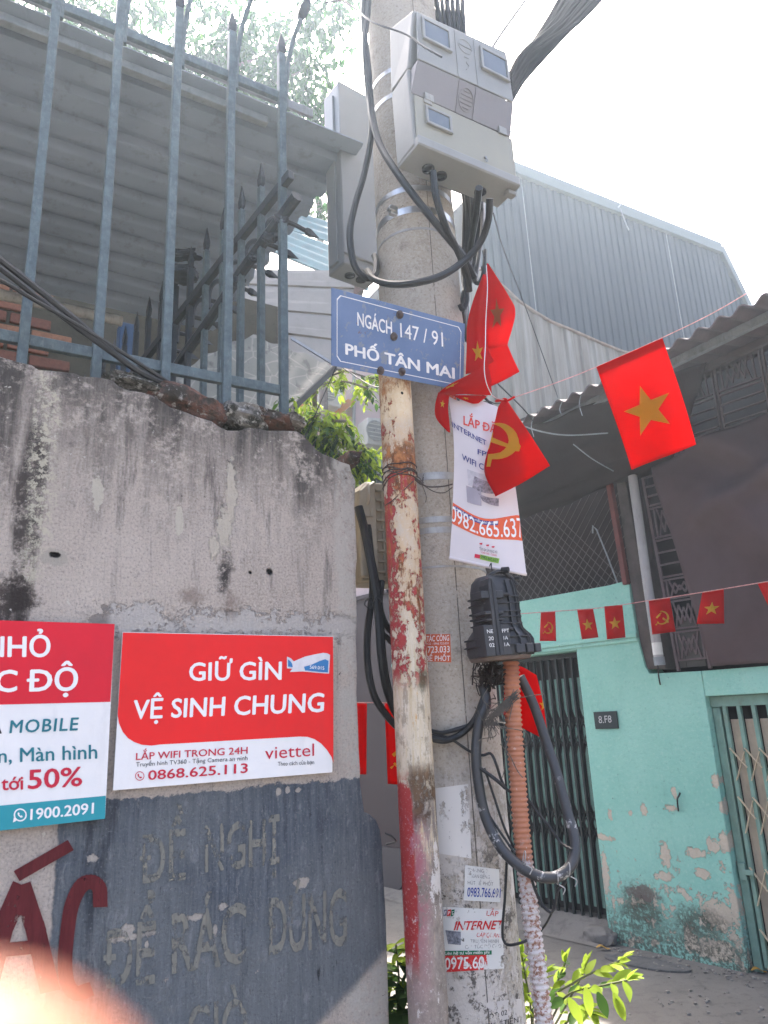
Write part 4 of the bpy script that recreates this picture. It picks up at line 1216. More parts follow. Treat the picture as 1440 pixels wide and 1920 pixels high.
# ================================================================== houses at the far end of the gap
HO = at(640, 780, 10.5)
FH = frame(V((HO.x, HO.y, 0)), AX, AY)
uH = lambda off: (lambda x, y: on(x, y, V((HO.x, HO.y, 0)) + AY * off, AY))
hs = thing('pink_house', 'pink and cream house glimpsed between the wall and the sign post', 'house', FH)
def wall_px(name, pts, off, th, mat, parent):
    f0, f1 = uH(off), (lambda p: p + AY * th)
    mb = MB()
    P = [f0(*p) for p in pts]
    i = [mb.pt(p) for p in P]; j = [mb.pt(f1(p)) for p in P]
    mb.face(i[::-1]); mb.face(j)
    for k in range(len(P)): mb.face((i[k], i[(k + 1) % len(P)], j[(k + 1) % len(P)], j[k]))
    return obj(name, mb, mat, parent)
m_pinkw = M_plain('pale_pink_render', (0.62, 0.48, 0.47), 0.85, 0.06, 3, dirt=0.15, dirt_col=(0.4, 0.34, 0.32))
m_creamw = M_plain('cream_render', (0.66, 0.55, 0.36), 0.85, 0.06, 3, dirt=0.15, dirt_col=(0.4, 0.34, 0.25))
m_tealw = M_plain('grey_teal_render', (0.24, 0.30, 0.29), 0.85, 0.1, 4, dirt=0.2)
m_darkw = M_plain('shade_grey_render', (0.06, 0.058, 0.055), 0.85, 0.25, 5)  # dark colour stands for the shade under the floor slab
wall_px('wall', [(400, 640), (666, 640), (664, 860), (400, 860)], 0.0, 0.3, m_creamw, hs)
wall_px('wall', [(664, 640), (760, 640), (760, 860), (662, 860)], -0.25, 0.5, m_pinkw, hs)
wall_px('floor_slab', [(400, 846), (790, 846), (790, 875), (400, 875)], -0.45, 0.8, m_tealw, hs)
wall_px('lower_wall', [(400, 875), (790, 875), (790, 1700), (400, 1700)], -0.1, 0.3, m_darkw, hs)
m_ac = M_plain('air_conditioner_white', (0.55, 0.54, 0.50), 0.5, 0.06, 5, dirt=0.2)
m_acfan = M_plain('air_conditioner_fan_grille', (0.30, 0.31, 0.29), 0.5, 0.1, 12)
def aircon(q, off, fan_c, fan_r, label):
    P = [uH(off)(*p) for p in q]
    r = thing('air_conditioner', label, 'air conditioner', T((P[2] + P[3]) / 2), 'air conditioner units on the pink house')
    f = lambda p: p + AY * 0.32
    mb = MB(); mb.hexa([P[2], P[3], f(P[3]), f(P[2]), P[0], P[1], f(P[1]), f(P[0])])
    obj('casing', mb, m_ac, r, bevel=0.02)
    c_ = uH(off - 0.012)(*fan_c)
    mb = MB(frame(c_, AX, V((0, 0, 1)), -AY)); rr = fan_r
    mb.lathe([(rr, 0.0), (rr, 0.02), (rr * 0.86, 0.02), (rr * 0.8, 0.006), (rr * 0.2, 0.006), (rr * 0.18, 0.03), (0.002, 0.03)], 24)
    obj('fan_grille', mb, m_acfan, r, smooth=True)
    for zf in (-0.6, -0.2, 0.2, 0.6):
        mb = MB(frame(c_, AX, V((0, 0, 1)), -AY)); h2 = math.sqrt(1 - zf * zf) * rr * 0.86
        mb.box(-h2, h2, zf * rr - 0.006, zf * rr + 0.006, 0.018, 0.024)
        obj('grille_bar', mb, m_ac, r)
    return r
aircon([(689, 782), (726, 784), (688, 832), (726, 836)], -0.62, (704, 808), 0.16, 'air conditioner with round fan on the pink wall beside the red pipe')
aircon([(612, 722), (648, 728), (606, 756), (640, 764)], -0.40, (618, 740), 0.10, 'air conditioner on the cream wall half hidden by leaves')
m_awo = M_plain('orange_awning_cloth', (0.62, 0.27, 0.07), 0.8, 0.1, 6, trans=0.3)
for q, lb in (([(588, 736), (596, 742), (555, 765), (562, 776)], 'orange window awning left of the leaves on the cream house'), ([(652, 748), (668, 752), (628, 774), (632, 782)], 'orange window awning beside the pink wall corner')):
    P = [uH(-0.35)(*p) for p in q]
    mb = MB(); mb.hexa([P[2], P[3], P[3] + AY * 0.3, P[2] + AY * 0.3, P[0], P[1], P[1] + AY * 0.3, P[0] + AY * 0.3])
    tag(obj('awning', mb, m_awo), lb, 'awning', 'orange awnings on the cream house')
mb = MB(); mb.tube([uH(-0.3)(664, 655), uH(-0.3)(663, 846)], 0.025, 8)
obj('drain_pipe', mb, m_acfan, hs, smooth=True)
# ================================================================== green alley house (right)
s = N('peeling_turquoise_paint')
X, Y, Z = s.sep()
g1 = s.noise(1.6, 7, 0.62); g2 = s.noise(9, 9, 0.72); g3 = s.noise(40, 7, 0.7); st = s.noise(1.0, 7, 0.7, st=(14, 14, 1.6))
c = s.mix(s.ramp(g1, [(0.28, 0), (0.72, 1)]), (0.19, 0.425, 0.345), (0.285, 0.525, 0.435))
c = s.mix(s.mul(s.step(g3, 0.52, 0.64), 0.4), c, (0.36, 0.53, 0.46))
c = s.mix(s.mul(s.step(g3, 0.45, 0.36), 0.35), c, (0.17, 0.31, 0.255))
c = s.mix(s.mul(s.step(st, 0.55, 0.78), 0.35), c, (0.15, 0.27, 0.225))
gb = s.add(s.mul(g2, 0.6), s.mul(g3, 0.4))
lowm = s.step(s.add(Z, s.mul(s.sub(g2, 0.5), 0.55)), 0.95, 0.45)
peel = s.step(s.add(g2, s.mul(lowm, 0.145)), 0.695, 0.715)
peel = s.mul(peel, s.step(Z, 1.25, 0.95))
bl = None
for (cx, cz, rx, rz) in ((0.62, 0.93, 0.05, 0.035), (0.53, 0.62, 0.05, 0.075), (0.50, 0.49, 0.06, 0.03), (0.77, 0.66, 0.085, 0.03), (0.88, 0.72, 0.05, 0.045), (0.97, 0.74, 0.045, 0.06), (0.78, 0.54, 0.05, 0.03), (0.965, 1.12, 0.025, 0.05), (0.66, 1.03, 0.02, 0.04), (0.07, 0.70, 0.08, 0.02), (0.13, 0.86, 0.018, 0.035), (0.84, 0.30, 0.12, 0.10), (0.96, 0.36, 0.03, 0.12), (0.03, 0.45, 0.03, 0.16), (0.62, 0.14, 0.03, 0.08), (0.78, 0.10, 0.18, 0.06), (0.98, 0.96, 0.02, 0.04), (0.41, 0.91, 0.03, 0.04), (0.30, 0.88, 0.02, 0.02)):
    b_ = s.blob(cx, cz, rx, rz, gb, soft=0.15, wob=3.0)
    bl = b_ if bl is None else s.mx(bl, b_)
peel = s.mx(peel, bl)
c = s.mix(s.mul(peel, 0.9), c, s.mix(g3, (0.36, 0.27, 0.20), (0.60, 0.50, 0.40)))
moss = s.mx(s.blob(0.29, 0.24, 0.25, 0.24, g2, soft=0.6), s.blob(0.70, 0.22, 0.28, 0.16, g2, soft=0.7, wob=1.6))
moss = s.mx(moss, s.mul(s.step(s.add(Z, s.mul(s.sub(g2, 0.5), 0.7)), 0.40, 0.05), s.step(g3, 0.36, 0.55)))
moss = s.mul(moss, s.step(gb, 0.40, 0.50))
c = s.mix(s.mul(moss, 0.88), c, s.mix(g2, (0.030, 0.040, 0.022), (0.095, 0.09, 0.075)))
bare = s.mul(s.blob(0.33, 0.36, 0.13, 0.06, g2, soft=0.3), 0.8)
c = s.mix(bare, c, (0.12, 0.085, 0.075))
spk = s.mx(s.step(s.noise(26, 7, 0.75), 0.635, 0.66), s.step(s.noise(1.0, 6, 0.7, st=(30, 30, 12), v=s.shift((4, 2, 1))), 0.665, 0.68))
c = s.mix(s.mul(spk, 0.75), c, (0.06, 0.075, 0.065))
nail = s.step(s.voro(4.2, None), 0.035, 0.02)
c = s.mix(s.mul(nail, 0.7), c, (0.05, 0.045, 0.04))
m_turq = s.out(c, 0.8, s.bump(s.sub(s.add(g2, s.mul(g3, 0.5)), s.mul(peel, 0.7)), 0.005), spec=0.3)
m_concrete_dk = M_plain('dark_old_concrete', (0.085, 0.070, 0.064), 0.9, 0.3, 7, dirt=0.4, dirt_col=(0.04, 0.035, 0.03), bump=0.003)
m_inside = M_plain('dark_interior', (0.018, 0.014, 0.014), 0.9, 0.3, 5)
house = thing('green_house', 'peeling turquoise alley house with folding gates and a dark screened upper storey', 'house', FB)
Bm = lambda: MB(FB)
TH = 0.22
# wall left of / above the first gate, between the gates, above the second gate
mb = Bm(); mb.prism([(0.0, -0.05), (0.0, 2.06), (0.0, 2.1), (0.545, 2.1), (0.575, 1.885), (0.60, 1.835), (0.985, 1.825), (0.985, -0.05)], 0.0, TH)
obj('wall', mb, m_turq, house, bevel=0.006)
mb = Bm(); mb.prism([(-2.2, 2.06), (-2.2, 2.53), (-0.1, 2.523), (0.36, 2.52), (0.47, 2.528), (0.52, 2.515), (0.535, 2.49), (0.53, 2.40), (0.537, 2.28), (0.54, 2.103), (-0.002, 2.103), (-0.002, 2.06)], 0.002, TH)
obj('wall', mb, m_turq, house, bevel=0.006)
mb = Bm(); mb.prism([(0.987, 1.655), (0.987, 1.825), (1.8, 1.822), (4.6, 1.80), (4.6, 1.655)], 0.001, TH)
obj('wall', mb, m_turq, house, bevel=0.006)
mb = Bm(); mb.box(3.2, 4.6, 0.0, TH, -0.05, 1.653)
obj('wall', mb, m_turq, house)
mb = Bm(); mb.box(-2.2, 0.548, -0.022, 0.0, 2.104, 2.136); mb.box(-2.2, 0.545, -0.012, 0.0, 2.075, 2.104)
obj('cornice', mb, m_turq, house, bevel=0.004)
mb = Bm(); mb.box(-2.2, -1.35, 0.0, TH, -0.05, 2.06)
obj('wall', mb, m_turq, house)
# rooms behind
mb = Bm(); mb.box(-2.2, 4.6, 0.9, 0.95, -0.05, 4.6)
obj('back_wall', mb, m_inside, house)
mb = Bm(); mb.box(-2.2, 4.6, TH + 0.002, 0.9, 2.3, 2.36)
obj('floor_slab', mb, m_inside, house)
# gate number one: dark lattice in front of green strips
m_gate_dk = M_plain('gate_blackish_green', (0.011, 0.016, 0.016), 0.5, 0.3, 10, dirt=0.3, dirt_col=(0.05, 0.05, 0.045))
m_gate_gr = M_plain('gate_grey_green', (0.15, 0.27, 0.225), 0.55, 0.2, 10, dirt=0.35, dirt_col=(0.06, 0.08, 0.07))
mb = Bm(); mb.box(-1.34, -0.002, 0.13, 0.17, 2.02, 2.058)
gate1 = obj('folding_gate', mb, m_gate_dk, house)
PIT = 0.0755
mbs, mbb = Bm(), Bm()
mbs.prism([(-0.020, 0.18), (0.020, 0.18), (0.020, 0.62), (0.0, 0.68), (-0.020, 0.62)], 0.150, 0.156)
mbs2 = Bm(); mbs2.prism([(-0.020, 0.90), (0.0, 0.84), (0.020, 0.90), (0.020, 1.27), (0.0, 1.34), (-0.020, 1.27)], 0.150, 0.156)
mbs3 = Bm(); mbs3.prism([(-0.020, 1.62), (0.0, 1.55), (0.020, 1.62), (0.020, 1.86), (-0.020, 1.86)], 0.150, 0.156)
protos = [obj('strip', q, m_gate_gr, gate1) for q in (mbs, mbs2, mbs3)]
loz = Bm(); loz.prism([(-0.016, 0.765), (0.0, 0.715), (0.016, 0.765), (0.0, 0.815)], 0.150, 0.156)
loz2 = Bm(); loz2.prism([(-0.016, 1.395), (0.0, 1.365), (0.016, 1.395), (0.016, 1.47), (0.0, 1.51), (-0.016, 1.47)], 0.150, 0.156)
protos += [obj('strip', q, m_gate_gr, gate1) for q in (loz, loz2)]
mbb.box(-0.009, 0.009, 0.115, 0.140, 0.105, 2.02)
pb_ = obj('bar', mbb, m_gate_dk, gate1)
pl_ = []
for z0, z1 in ((0.64, 0.76), (0.76, 0.88), (1.30, 1.44), (1.44, 1.58)):
    lat = Bm(); lat.bar((-PIT / 2, 0.126, z0), (PIT / 2, 0.126, z1), 0.012, 0.004, (0, 1, 0)); pl_.append(obj('lattice_link', lat, m_gate_dk, gate1))
    lat = Bm(); lat.bar((-PIT / 2, 0.131, z1), (PIT / 2, 0.131, z0), 0.012, 0.004, (0, 1, 0)); pl_.append(obj('lattice_link', lat, m_gate_dk, gate1))
for k in range(18):
    off = Matrix.Translation(V((-0.035 - PIT * k, 0, 0)))
    off2 = Matrix.Translation(V((-0.0728 - PIT * k, 0, 0)))
    if k == 0:
        for q in protos + pl_: q.matrix_local = off
        pb_.matrix_local = off2
    else:
        for q in protos + pl_: copy_part(q, gate1, off)
        copy_part(pb_, gate1, off2)
mb = Bm(); mb.box(-1.34, -0.002, 0.24, 0.25, -0.05, 2.05)
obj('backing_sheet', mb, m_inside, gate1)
mb = Bm(); mb.box(-0.022, -0.004, 0.10, 0.17, 0.1, 2.02)
obj('end_post', mb, m_gate_dk, gate1)
# gate number two: green bars with cream scissor links
m_gate_lt = M_plain('gate_pale_green', (0.165, 0.275, 0.225), 0.5, 0.2, 8, dirt=0.4, dirt_col=(0.16, 0.15, 0.12))
m_cream = M_plain('cream_flat_bar', (0.58, 0.47, 0.32), 0.6, 0.2, 14, dirt=0.3)
m_taupe = M_plain('taupe_sheet', (0.46, 0.385, 0.29), 0.7, 0.15, 5, dirt=0.25)
mb = Bm(); mb.box(0.99, 3.198, 0.05, 0.11, 1.585, 1.652)
gate2 = obj('folding_gate', mb, m_gate_lt, house)
mb = Bm(); mb.box(0.99, 1.045, 0.06, 0.15, -0.01, 1.583)
obj('gate_post', mb, m_gate_lt, gate2, bevel=0.006)
P2 = 0.0955
mb = Bm(); mb.box(-0.013, 0.013, 0.055, 0.085, 0.03, 1.585)
b2_ = obj('bar', mb, m_gate_lt, gate2, bevel=0.003)
l2_ = []
for z0, z1 in ((0.03, 0.25), (0.38, 0.60), (0.80, 1.02), (1.12, 1.32)):
    zm = (z0 + z1) / 2
    mb = Bm(); mb.bar((0, 0.048, z1), (P2 * 0.96, 0.048, zm - 0.02), 0.019, 0.004, (0, 1, 0)); l2_.append(obj('scissor_link', mb, m_cream, gate2))
    mb = Bm(); mb.bar((P2 * 0.96, 0.052, z1 - 0.02), (P2 * 0.1, 0.052, z0), 0.019, 0.004, (0, 1, 0)); l2_.append(obj('scissor_link', mb, m_cream, gate2))
mb = Bm(); mb.box(-0.034, 0.034, 0.098, 0.102, 0.05, 1.50)
s2_ = obj('strip', mb, m_taupe, gate2)
for k in range(23):
    o1, o2 = Matrix.Translation(V((1.075 + P2 * k, 0, 0))), Matrix.Translation(V((1.075 + P2 * (k + 0.5), 0, 0)))
    if k == 0:
        b2_.matrix_local, s2_.matrix_local = o1, o2
        for q in l2_: q.matrix_local = o1
    else:
        copy_part(b2_, gate2, o1); copy_part(s2_, gate2, o2)
        for q in l2_: copy_part(q, gate2, o1)
mb = Bm(); mb.box(0.99, 3.198, 0.2, 0.21, -0.02, 1.65)
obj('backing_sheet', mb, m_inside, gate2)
mb = Bm(); mb.box(1.005, 1.05, 0.035, 0.06, 0.52, 0.62); mb.box(1.03, 1.10, 0.03, 0.05, 0.555, 0.585)
obj('lock', mb, m_gate_lt, gate2, bevel=0.003)
# number plate
pp = B(1136, 1350)
mb = Bm(); mb.hexa([tuple(B(*q)) for q in ((1118, 1367), (1160, 1366), (1160, 1366), (1118, 1367))] + [tuple(B(*q)) for q in ((1114, 1335), (1157, 1333), (1157, 1333), (1114, 1335))])
cn = [B(*q) for q in ((1118, 1367), (1161, 1366), (1157, 1333), (1114, 1335))]
mb = Bm(); mb.hexa([(cn[0].x, -0.012, cn[0].z), (cn[1].x, -0.012, cn[1].z), (cn[1].x, 0.0, cn[1].z), (cn[0].x, 0.0, cn[0].z), (cn[3].x, -0.012, cn[3].z), (cn[2].x, -0.012, cn[2].z), (cn[2].x, 0.0, cn[2].z), (cn[3].x, 0.0, cn[3].z)])
num = obj('number_plate', mb, M_plain('blackish_green_enamel', (0.010, 0.020, 0.020), 0.5, 0.2, 20, dirt=0.2), M=FB @ T(pp), bevel=0.002)
tag(num, 'small black house number plate on the turquoise wall', 'number plate')
uB = lambda off: (lambda x, y: on(x, y, B0 + BY * off, BY))
mb = MB(); write(mb, '8.F8', uB(-0.0135), (1123, 1356), (1147, 1354.5), (1121.5, 1342), 0.0)
obj('white_lettering', mb, M_plain('dull_white_paint', (0.42, 0.43, 0.42), 0.6, 0.1, 20, bump=0), num)

# ------------------------------------------------------------------ upper storey: pillar, screens, ironwork, shade cloth, awning
mb = Bm(); mb.prism([(0.548, 1.87), (0.545, 2.2), (0.535, 2.53), (0.53, 3.60), (0.60, 3.60), (0.645, 2.6), (0.72, 1.86)], 0.02, 0.24)
obj('pillar', mb, m_concrete_dk, house, bevel=0.008)
mb = Bm(); mb.bar((0.515, 0.0, 2.50), (0.47, 0.0, 3.75), 0.04, 0.05, (1, 0, 0))
obj('steel_post', mb, M_plain('rust_red_paint', (0.13, 0.035, 0.028), 0.6, 0.25, 10, dirt=0.3), house, bevel=0.004)
m_shade = N('brown_shade_net')
_s = m_shade
wv_ = _s.n('TexWave', wave_type='BANDS'); _s.put(wv_.inputs[0], _s.co()); wv_.inputs['Scale'].default_value = 38; wv_.inputs['Distortion'].default_value = 4
c = _s.mix(_s.ramp(_s.noise(2, 6, 0.65), [(0.3, 0), (0.7, 1)]), (0.022, 0.015, 0.0145), (0.045, 0.033, 0.031))
m_shade = _s.out(_s.mix(_s.mul(wv_.outputs[1], 0.4), c, (0.055, 0.043, 0.04)), 0.9, _s.bump(wv_.outputs[1], 0.001), spec=0.1, trans=0.2)
mb = MB()
a0, a1, a2, a3 = FB @ V((-2.2, 0.16, 4.0)), FB @ V((0.47, 0.16, 4.0)), FB @ V((-2.2, 0.16, 2.54)), FB @ V((0.50, 0.16, 2.54))
mb.slab(lambda u, v: lerp(lerp(a0, a1, u), lerp(a2, a3, u), v) + BY * (0.03 * mnoise.noise(V((u * 5, v * 2, 0.4)))), 20, 8, 0.004)
obj('shade_net', mb, m_shade, house, smooth=True)
# chain link in front of it
mb = Bm()
for k in range(26):
    for sg in (-1, 1):
        x0 = -0.95 + 0.075 * k
        zb, zt_ = 2.52, 3.3
        xa, xb = x0, x0 + sg * (zt_ - zb) * 0.85
        ta, tb = 0.0, 1.0
        if xb > 0.5: tb = (0.5 - xa) / (xb - xa)
        if xa > 0.5 or tb <= 0: continue
        mb.bar((xa, 0.09 + 0.003 * sg, zb), (lerp(xa, xb, tb), 0.09 + 0.003 * sg, lerp(zb, zt_, tb)), 0.004, 0.004, (0, 1, 0))
tag(obj('chain_link', mb, M_plain('old_wire', (0.10, 0.085, 0.08), 0.6, 0.2, 20, metal=0.3), house), kind='stuff')
mb = Bm(); mb.tube([(0.405, 0.06, 2.53), (0.36, 0.04, 2.75), (0.30, 0.03, 2.98), (0.27, 0.03, 3.02), (0.26, 0.03, 2.96)], 0.007, 6)
obj('bent_rod', mb, m_beam, house, smooth=True)
# downpipe
dp = [B(1183, 860, -0.05), B(1187, 900, -0.05), B(1212, 1080, -0.05), B(1235, 1232, -0.05)]
mb = Bm(); mb.tube(dp, 0.034, 14)
pipe = obj('downpipe', mb, M_plain('grey_pvc', (0.30, 0.29, 0.285), 0.5, 0.12, 6, dirt=0.3), house, smooth=True)
mb = Bm(); mb.tube([B(1237.5, 1247, -0.05), B(1235, 1232, -0.05)], 0.038, 14)
obj('pipe_socket', mb, m_beam, house, smooth=True)
mb = Bm(); mb.tube([B(1234.2, 1228, -0.05), B(1231, 1205, -0.05)], 0.0348, 14, False)
obj('paper_label', mb, m_paper, house, smooth=True)
# ironwork with zigzag panels
m_grille = M_plain('dusty_mauve_ironwork', (0.115, 0.085, 0.09), 0.6, 0.2, 10, dirt=0.3, dirt_col=(0.2, 0.17, 0.16))
mb = Bm()
GY = 0.05
def gb(mb, a, b, w_=0.016): mb.bar((a[0], GY, a[1]), (b[0], GY, b[1]), w_, 0.012, (0, 1, 0))
mb.bar((0.80, GY, 1.84), (0.72, GY, 4.0), 0.022, 0.02, (0, 1, 0)); mb.bar((1.03, GY, 1.84), (1.03, GY, 4.0), 0.022, 0.02, (0, 1, 0))
grille = obj('window_grille', mb, m_grille, house)
def panel_cell(x0, x1, z0, z1, kind):
    mb = Bm()
    if kind == 'bars':
        n = 3
        for k in range(n + 1): gb(mb, (x0, lerp(z0, z1, k / n)), (x1, lerp(z0, z1, k / n)))
    else:
        gb(mb, (x0, z0), (x1, z0)); gb(mb, (x0, z1), (x1, z1))
        gb(mb, (lerp(x0, x1, .12), z0), (lerp(x0, x1, .12), z1), 0.012); gb(mb, (lerp(x0, x1, .9), z0), (lerp(x0, x1, .9), z1), 0.012)
        xs = [lerp(x0, x1, .2 + .15 * k) for k in range(5)]
        zs = [z1 - 0.01, z0 + 0.03, z1 - 0.05, z0 + 0.03, z1 - 0.01]
        for k in range(4): gb(mb, (xs[k], zs[k]), (xs[k + 1], zs[k + 1]), 0.010)
        zs = [z0 + 0.01, z1 - 0.03, z0 + 0.05, z1 - 0.03, z0 + 0.01]
        for k in range(4): gb(mb, (xs[k], zs[k]), (xs[k + 1], zs[k + 1]), 0.010)
    obj('grille_panel', mb, m_grille, grille)
for z0, z1, kd in ((1.90, 2.12, 'zig'), (2.12, 2.34, 'zig'), (2.34, 2.50, 'zig'), (2.50, 2.80, 'bars'), (2.80, 3.05, 'zig'), (3.05, 3.30, 'bars')):
    panel_cell(0.79 - 0.04 * (z0 - 1.9) / 1.4, 1.03, z0 + 0.012, z1 - 0.012, kd)
for k, x0 in enumerate((0.74, 1.08, 1.42, 1.80, 2.16, 2.52)):
    x1 = x0 + 0.29
    panel_cell(x0, x1, 3.33, 3.47, 'zig'); panel_cell(x0, x1, 3.50, 3.72, 'bars'); panel_cell(x0, x1, 3.75, 3.98, 'zig')
    mb = Bm(); gb(mb, (x1 + 0.02, 3.2), (x1 + 0.02, 4.02), 0.022); gb(mb, (x1 + 0.045, 3.2), (x1 + 0.045, 4.02), 0.022)
    obj('grille_upright', mb, m_grille, grille)
mb = Bm(); mb.box(0.80, 0.86, 0.055, 0.062, 1.86, 2.15); mb.box(0.86, 1.0, 0.058, 0.062, 1.86, 2.2)
obj('grey_board', mb, M_plain('dark_grey_board', (0.07, 0.065, 0.06), 0.8, 0.2, 6), house)
# shade cloth
m_tarp = N('grey_brown_shade_cloth'); _s = m_tarp
wv_ = _s.n('TexWave', wave_type='BANDS', bands_direction='Z'); _s.put(wv_.inputs[0], _s.co()); wv_.inputs['Scale'].default_value = 55; wv_.inputs['Distortion'].default_value = 1.5
g1 = _s.noise(2.0, 6, 0.62)
c = _s.mix(_s.ramp(g1, [(0.3, 0), (0.7, 1)]), (0.072, 0.047, 0.050), (0.108, 0.075, 0.078))
m_tarp = _s.out(_s.mix(_s.mul(wv_.outputs[1], 0.35), c, (0.14, 0.11, 0.105)), 0.85, _s.bump(wv_.outputs[1], 0.0012), spec=0.15, trans=0.12)
tA, tB_, tC, tD = FB @ V((0.905, -0.10, 3.30)), FB @ V((3.0, -0.10, 3.62)), FB @ V((1.075, -0.035, 1.85)), FB @ V((3.0, -0.03, 1.815))
def tarp(u, v):
    p = lerp(lerp(tA, tB_, u), lerp(tC, tD, u), v)
    fold = 0.22 * math.exp(-((u * 0.8 - v * 0.55) / 0.09) ** 2) * v * (1 - v) * 2.2 + 0.12 * math.exp(-((u - 0.75 * v - 0.22) / 0.07) ** 2) * (1 - v)
    sag = 0.05 * math.sin(v * math.pi) * math.sin(min(1, u * 1.6) * math.pi)
    low = 0.11 * math.exp(-(((v - 0.36 + 0.22 * u) / 0.05) ** 2)) * min(1, u * 3)
    return p - BY * (fold + sag + low) + V((0, 0, 0.012 * mnoise.noise(V((u * 14, 0, 1))) * (v > 0.97)))
mb = MB(); mb.slab(tarp, 70, 50, 0.004)
tag(obj('shade_cloth', mb, m_tarp, smooth='all'), 'grey brown shade cloth hanging over the upper storey of the turquoise house', 'shade cloth')
# awning with wavy edge
m_awn = M_plain('dark_grey_roof_sheet', (0.105, 0.08, 0.082), 0.7, 0.2, 5, dirt=0.35, dirt_col=(0.055, 0.045, 0.045), bump=0.001)
e0, e1 = FB @ B(958, 800, -1.0), FB @ V((4.2, -1.0, 3.90))
e0 = FB @ V((0.36, -1.0, 3.60))
w0, w1 = FB @ V((0.30, 0.45, 4.02)), FB @ V((4.2, 0.45, 4.30))
LEN = (e1 - e0).length
def awn(u, v):
    x = u * LEN
    return lerp(lerp(e0, e1, u), lerp(w0, w1, u), v) + V((0, 0, 0.020 * math.sin(x / 0.128 * 2 * math.pi) + 0.012 * mnoise.noise(V((x * 2.1, v * 3, 0)))))
awn_root = thing('sheet_awning', 'dark corrugated sheet awning with a wavy front edge over the turquoise house', 'awning', FB @ T(V((1.5, -0.3, 3.8))))
mb = MB(); mb.slab(awn, 240, 3, 0.008)
obj('corrugated_sheet', mb, m_awn, awn_root, smooth=True)
for k, yy in enumerate((-0.72, -0.1, 0.12)):
    v = (yy + 1.0) / 1.45
    mb = MB(); mb.bar(lerp(e0, w0, v) - V((0, 0, 0.05)), lerp(e1, w1, v) - V((0, 0, 0.05)), 0.05, 0.04)
    obj('purlin', mb, m_awn if k else m_beam, awn_root)
mb = Bm(); mb.bar((0.3, 0.03, 4.03), (4.2, 0.03, 4.18), 0.10, 0.05)
obj('edge_board', mb, M_plain('mauve_grey_board', (0.16, 0.135, 0.135), 0.7, 0.15, 6, dirt=0.3), awn_root)
for (x, y, z, q) in ((0.55, -0.98, 3.62, 0.15), (0.8, -0.98, 3.64, 0.1), (0.95, -0.97, 3.65, 0.16)):
    mb = Bm(); mb.tube(curve([(x, y, z), (x - 0.02, y - 0.01, z - q * .5), (x - 0.015, y, z - q)], 4), 0.003, 5)
    obj('hanging_tie', mb, m_galv, awn_root)
# crumpled net gathered under the awning's far corner
mb = MB()
n0, n1, n2, n3 = FB @ V((0.30, -0.95, 3.56)), FB @ V((1.6, -0.5, 3.74)), FB @ V((-1.2, 0.10, 3.20)), FB @ V((0.9, 0.02, 3.30))
mb.slab(lambda u, v: lerp(lerp(n0, n1, u), lerp(n2, n3, u), v) + V((0, 0, -0.10 * math.sin(math.pi * v) + 0.03 * mnoise.noise(V((u * 6, v * 8, 0))) + 0.018 * math.sin(v * 19 + u * 3))), 30, 26, 0.004)
tag(obj('gathered_net', mb, m_shade, smooth='all'), 'dark net gathered in folds beneath the corner of the sheet awning', 'net')
mb = MB(); mb.tube(curve([at(1075, 833, 4.6), at(1110, 860, 4.7), at(1150, 883, 4.9)], 6), 0.004, 5)
mb.tube(curve([at(960, 790, 4.6), at(1010, 808, 4.7), at(1065, 816, 4.8), at(1140, 812, 4.9)], 6), 0.005, 5)
tag(obj('wire', mb, m_beam, smooth=True), 'slack wire hanging under the sheet awning', 'wire')

# dark metal gate across the far end of the alley side, seen left of the post
gate = thing('metal_gate', 'dull mauve grey sheet gate in the gap beside the red pipe', 'gate', FB @ T(V((-2.4, 0, 0))))
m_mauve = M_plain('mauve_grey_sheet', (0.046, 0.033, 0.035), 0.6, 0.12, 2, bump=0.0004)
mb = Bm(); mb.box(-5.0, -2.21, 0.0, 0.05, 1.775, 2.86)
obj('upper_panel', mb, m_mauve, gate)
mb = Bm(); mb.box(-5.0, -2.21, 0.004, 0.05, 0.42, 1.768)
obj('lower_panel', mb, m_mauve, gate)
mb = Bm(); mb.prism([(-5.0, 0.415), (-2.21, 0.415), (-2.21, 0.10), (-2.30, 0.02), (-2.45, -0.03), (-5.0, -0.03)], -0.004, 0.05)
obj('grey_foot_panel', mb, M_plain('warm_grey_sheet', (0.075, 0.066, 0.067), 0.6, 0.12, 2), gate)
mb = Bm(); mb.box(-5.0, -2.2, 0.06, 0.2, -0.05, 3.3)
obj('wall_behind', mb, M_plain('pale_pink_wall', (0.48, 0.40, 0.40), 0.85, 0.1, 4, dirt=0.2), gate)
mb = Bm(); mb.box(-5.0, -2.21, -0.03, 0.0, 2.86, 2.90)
obj('top_rail', mb, m_mauve, gate)

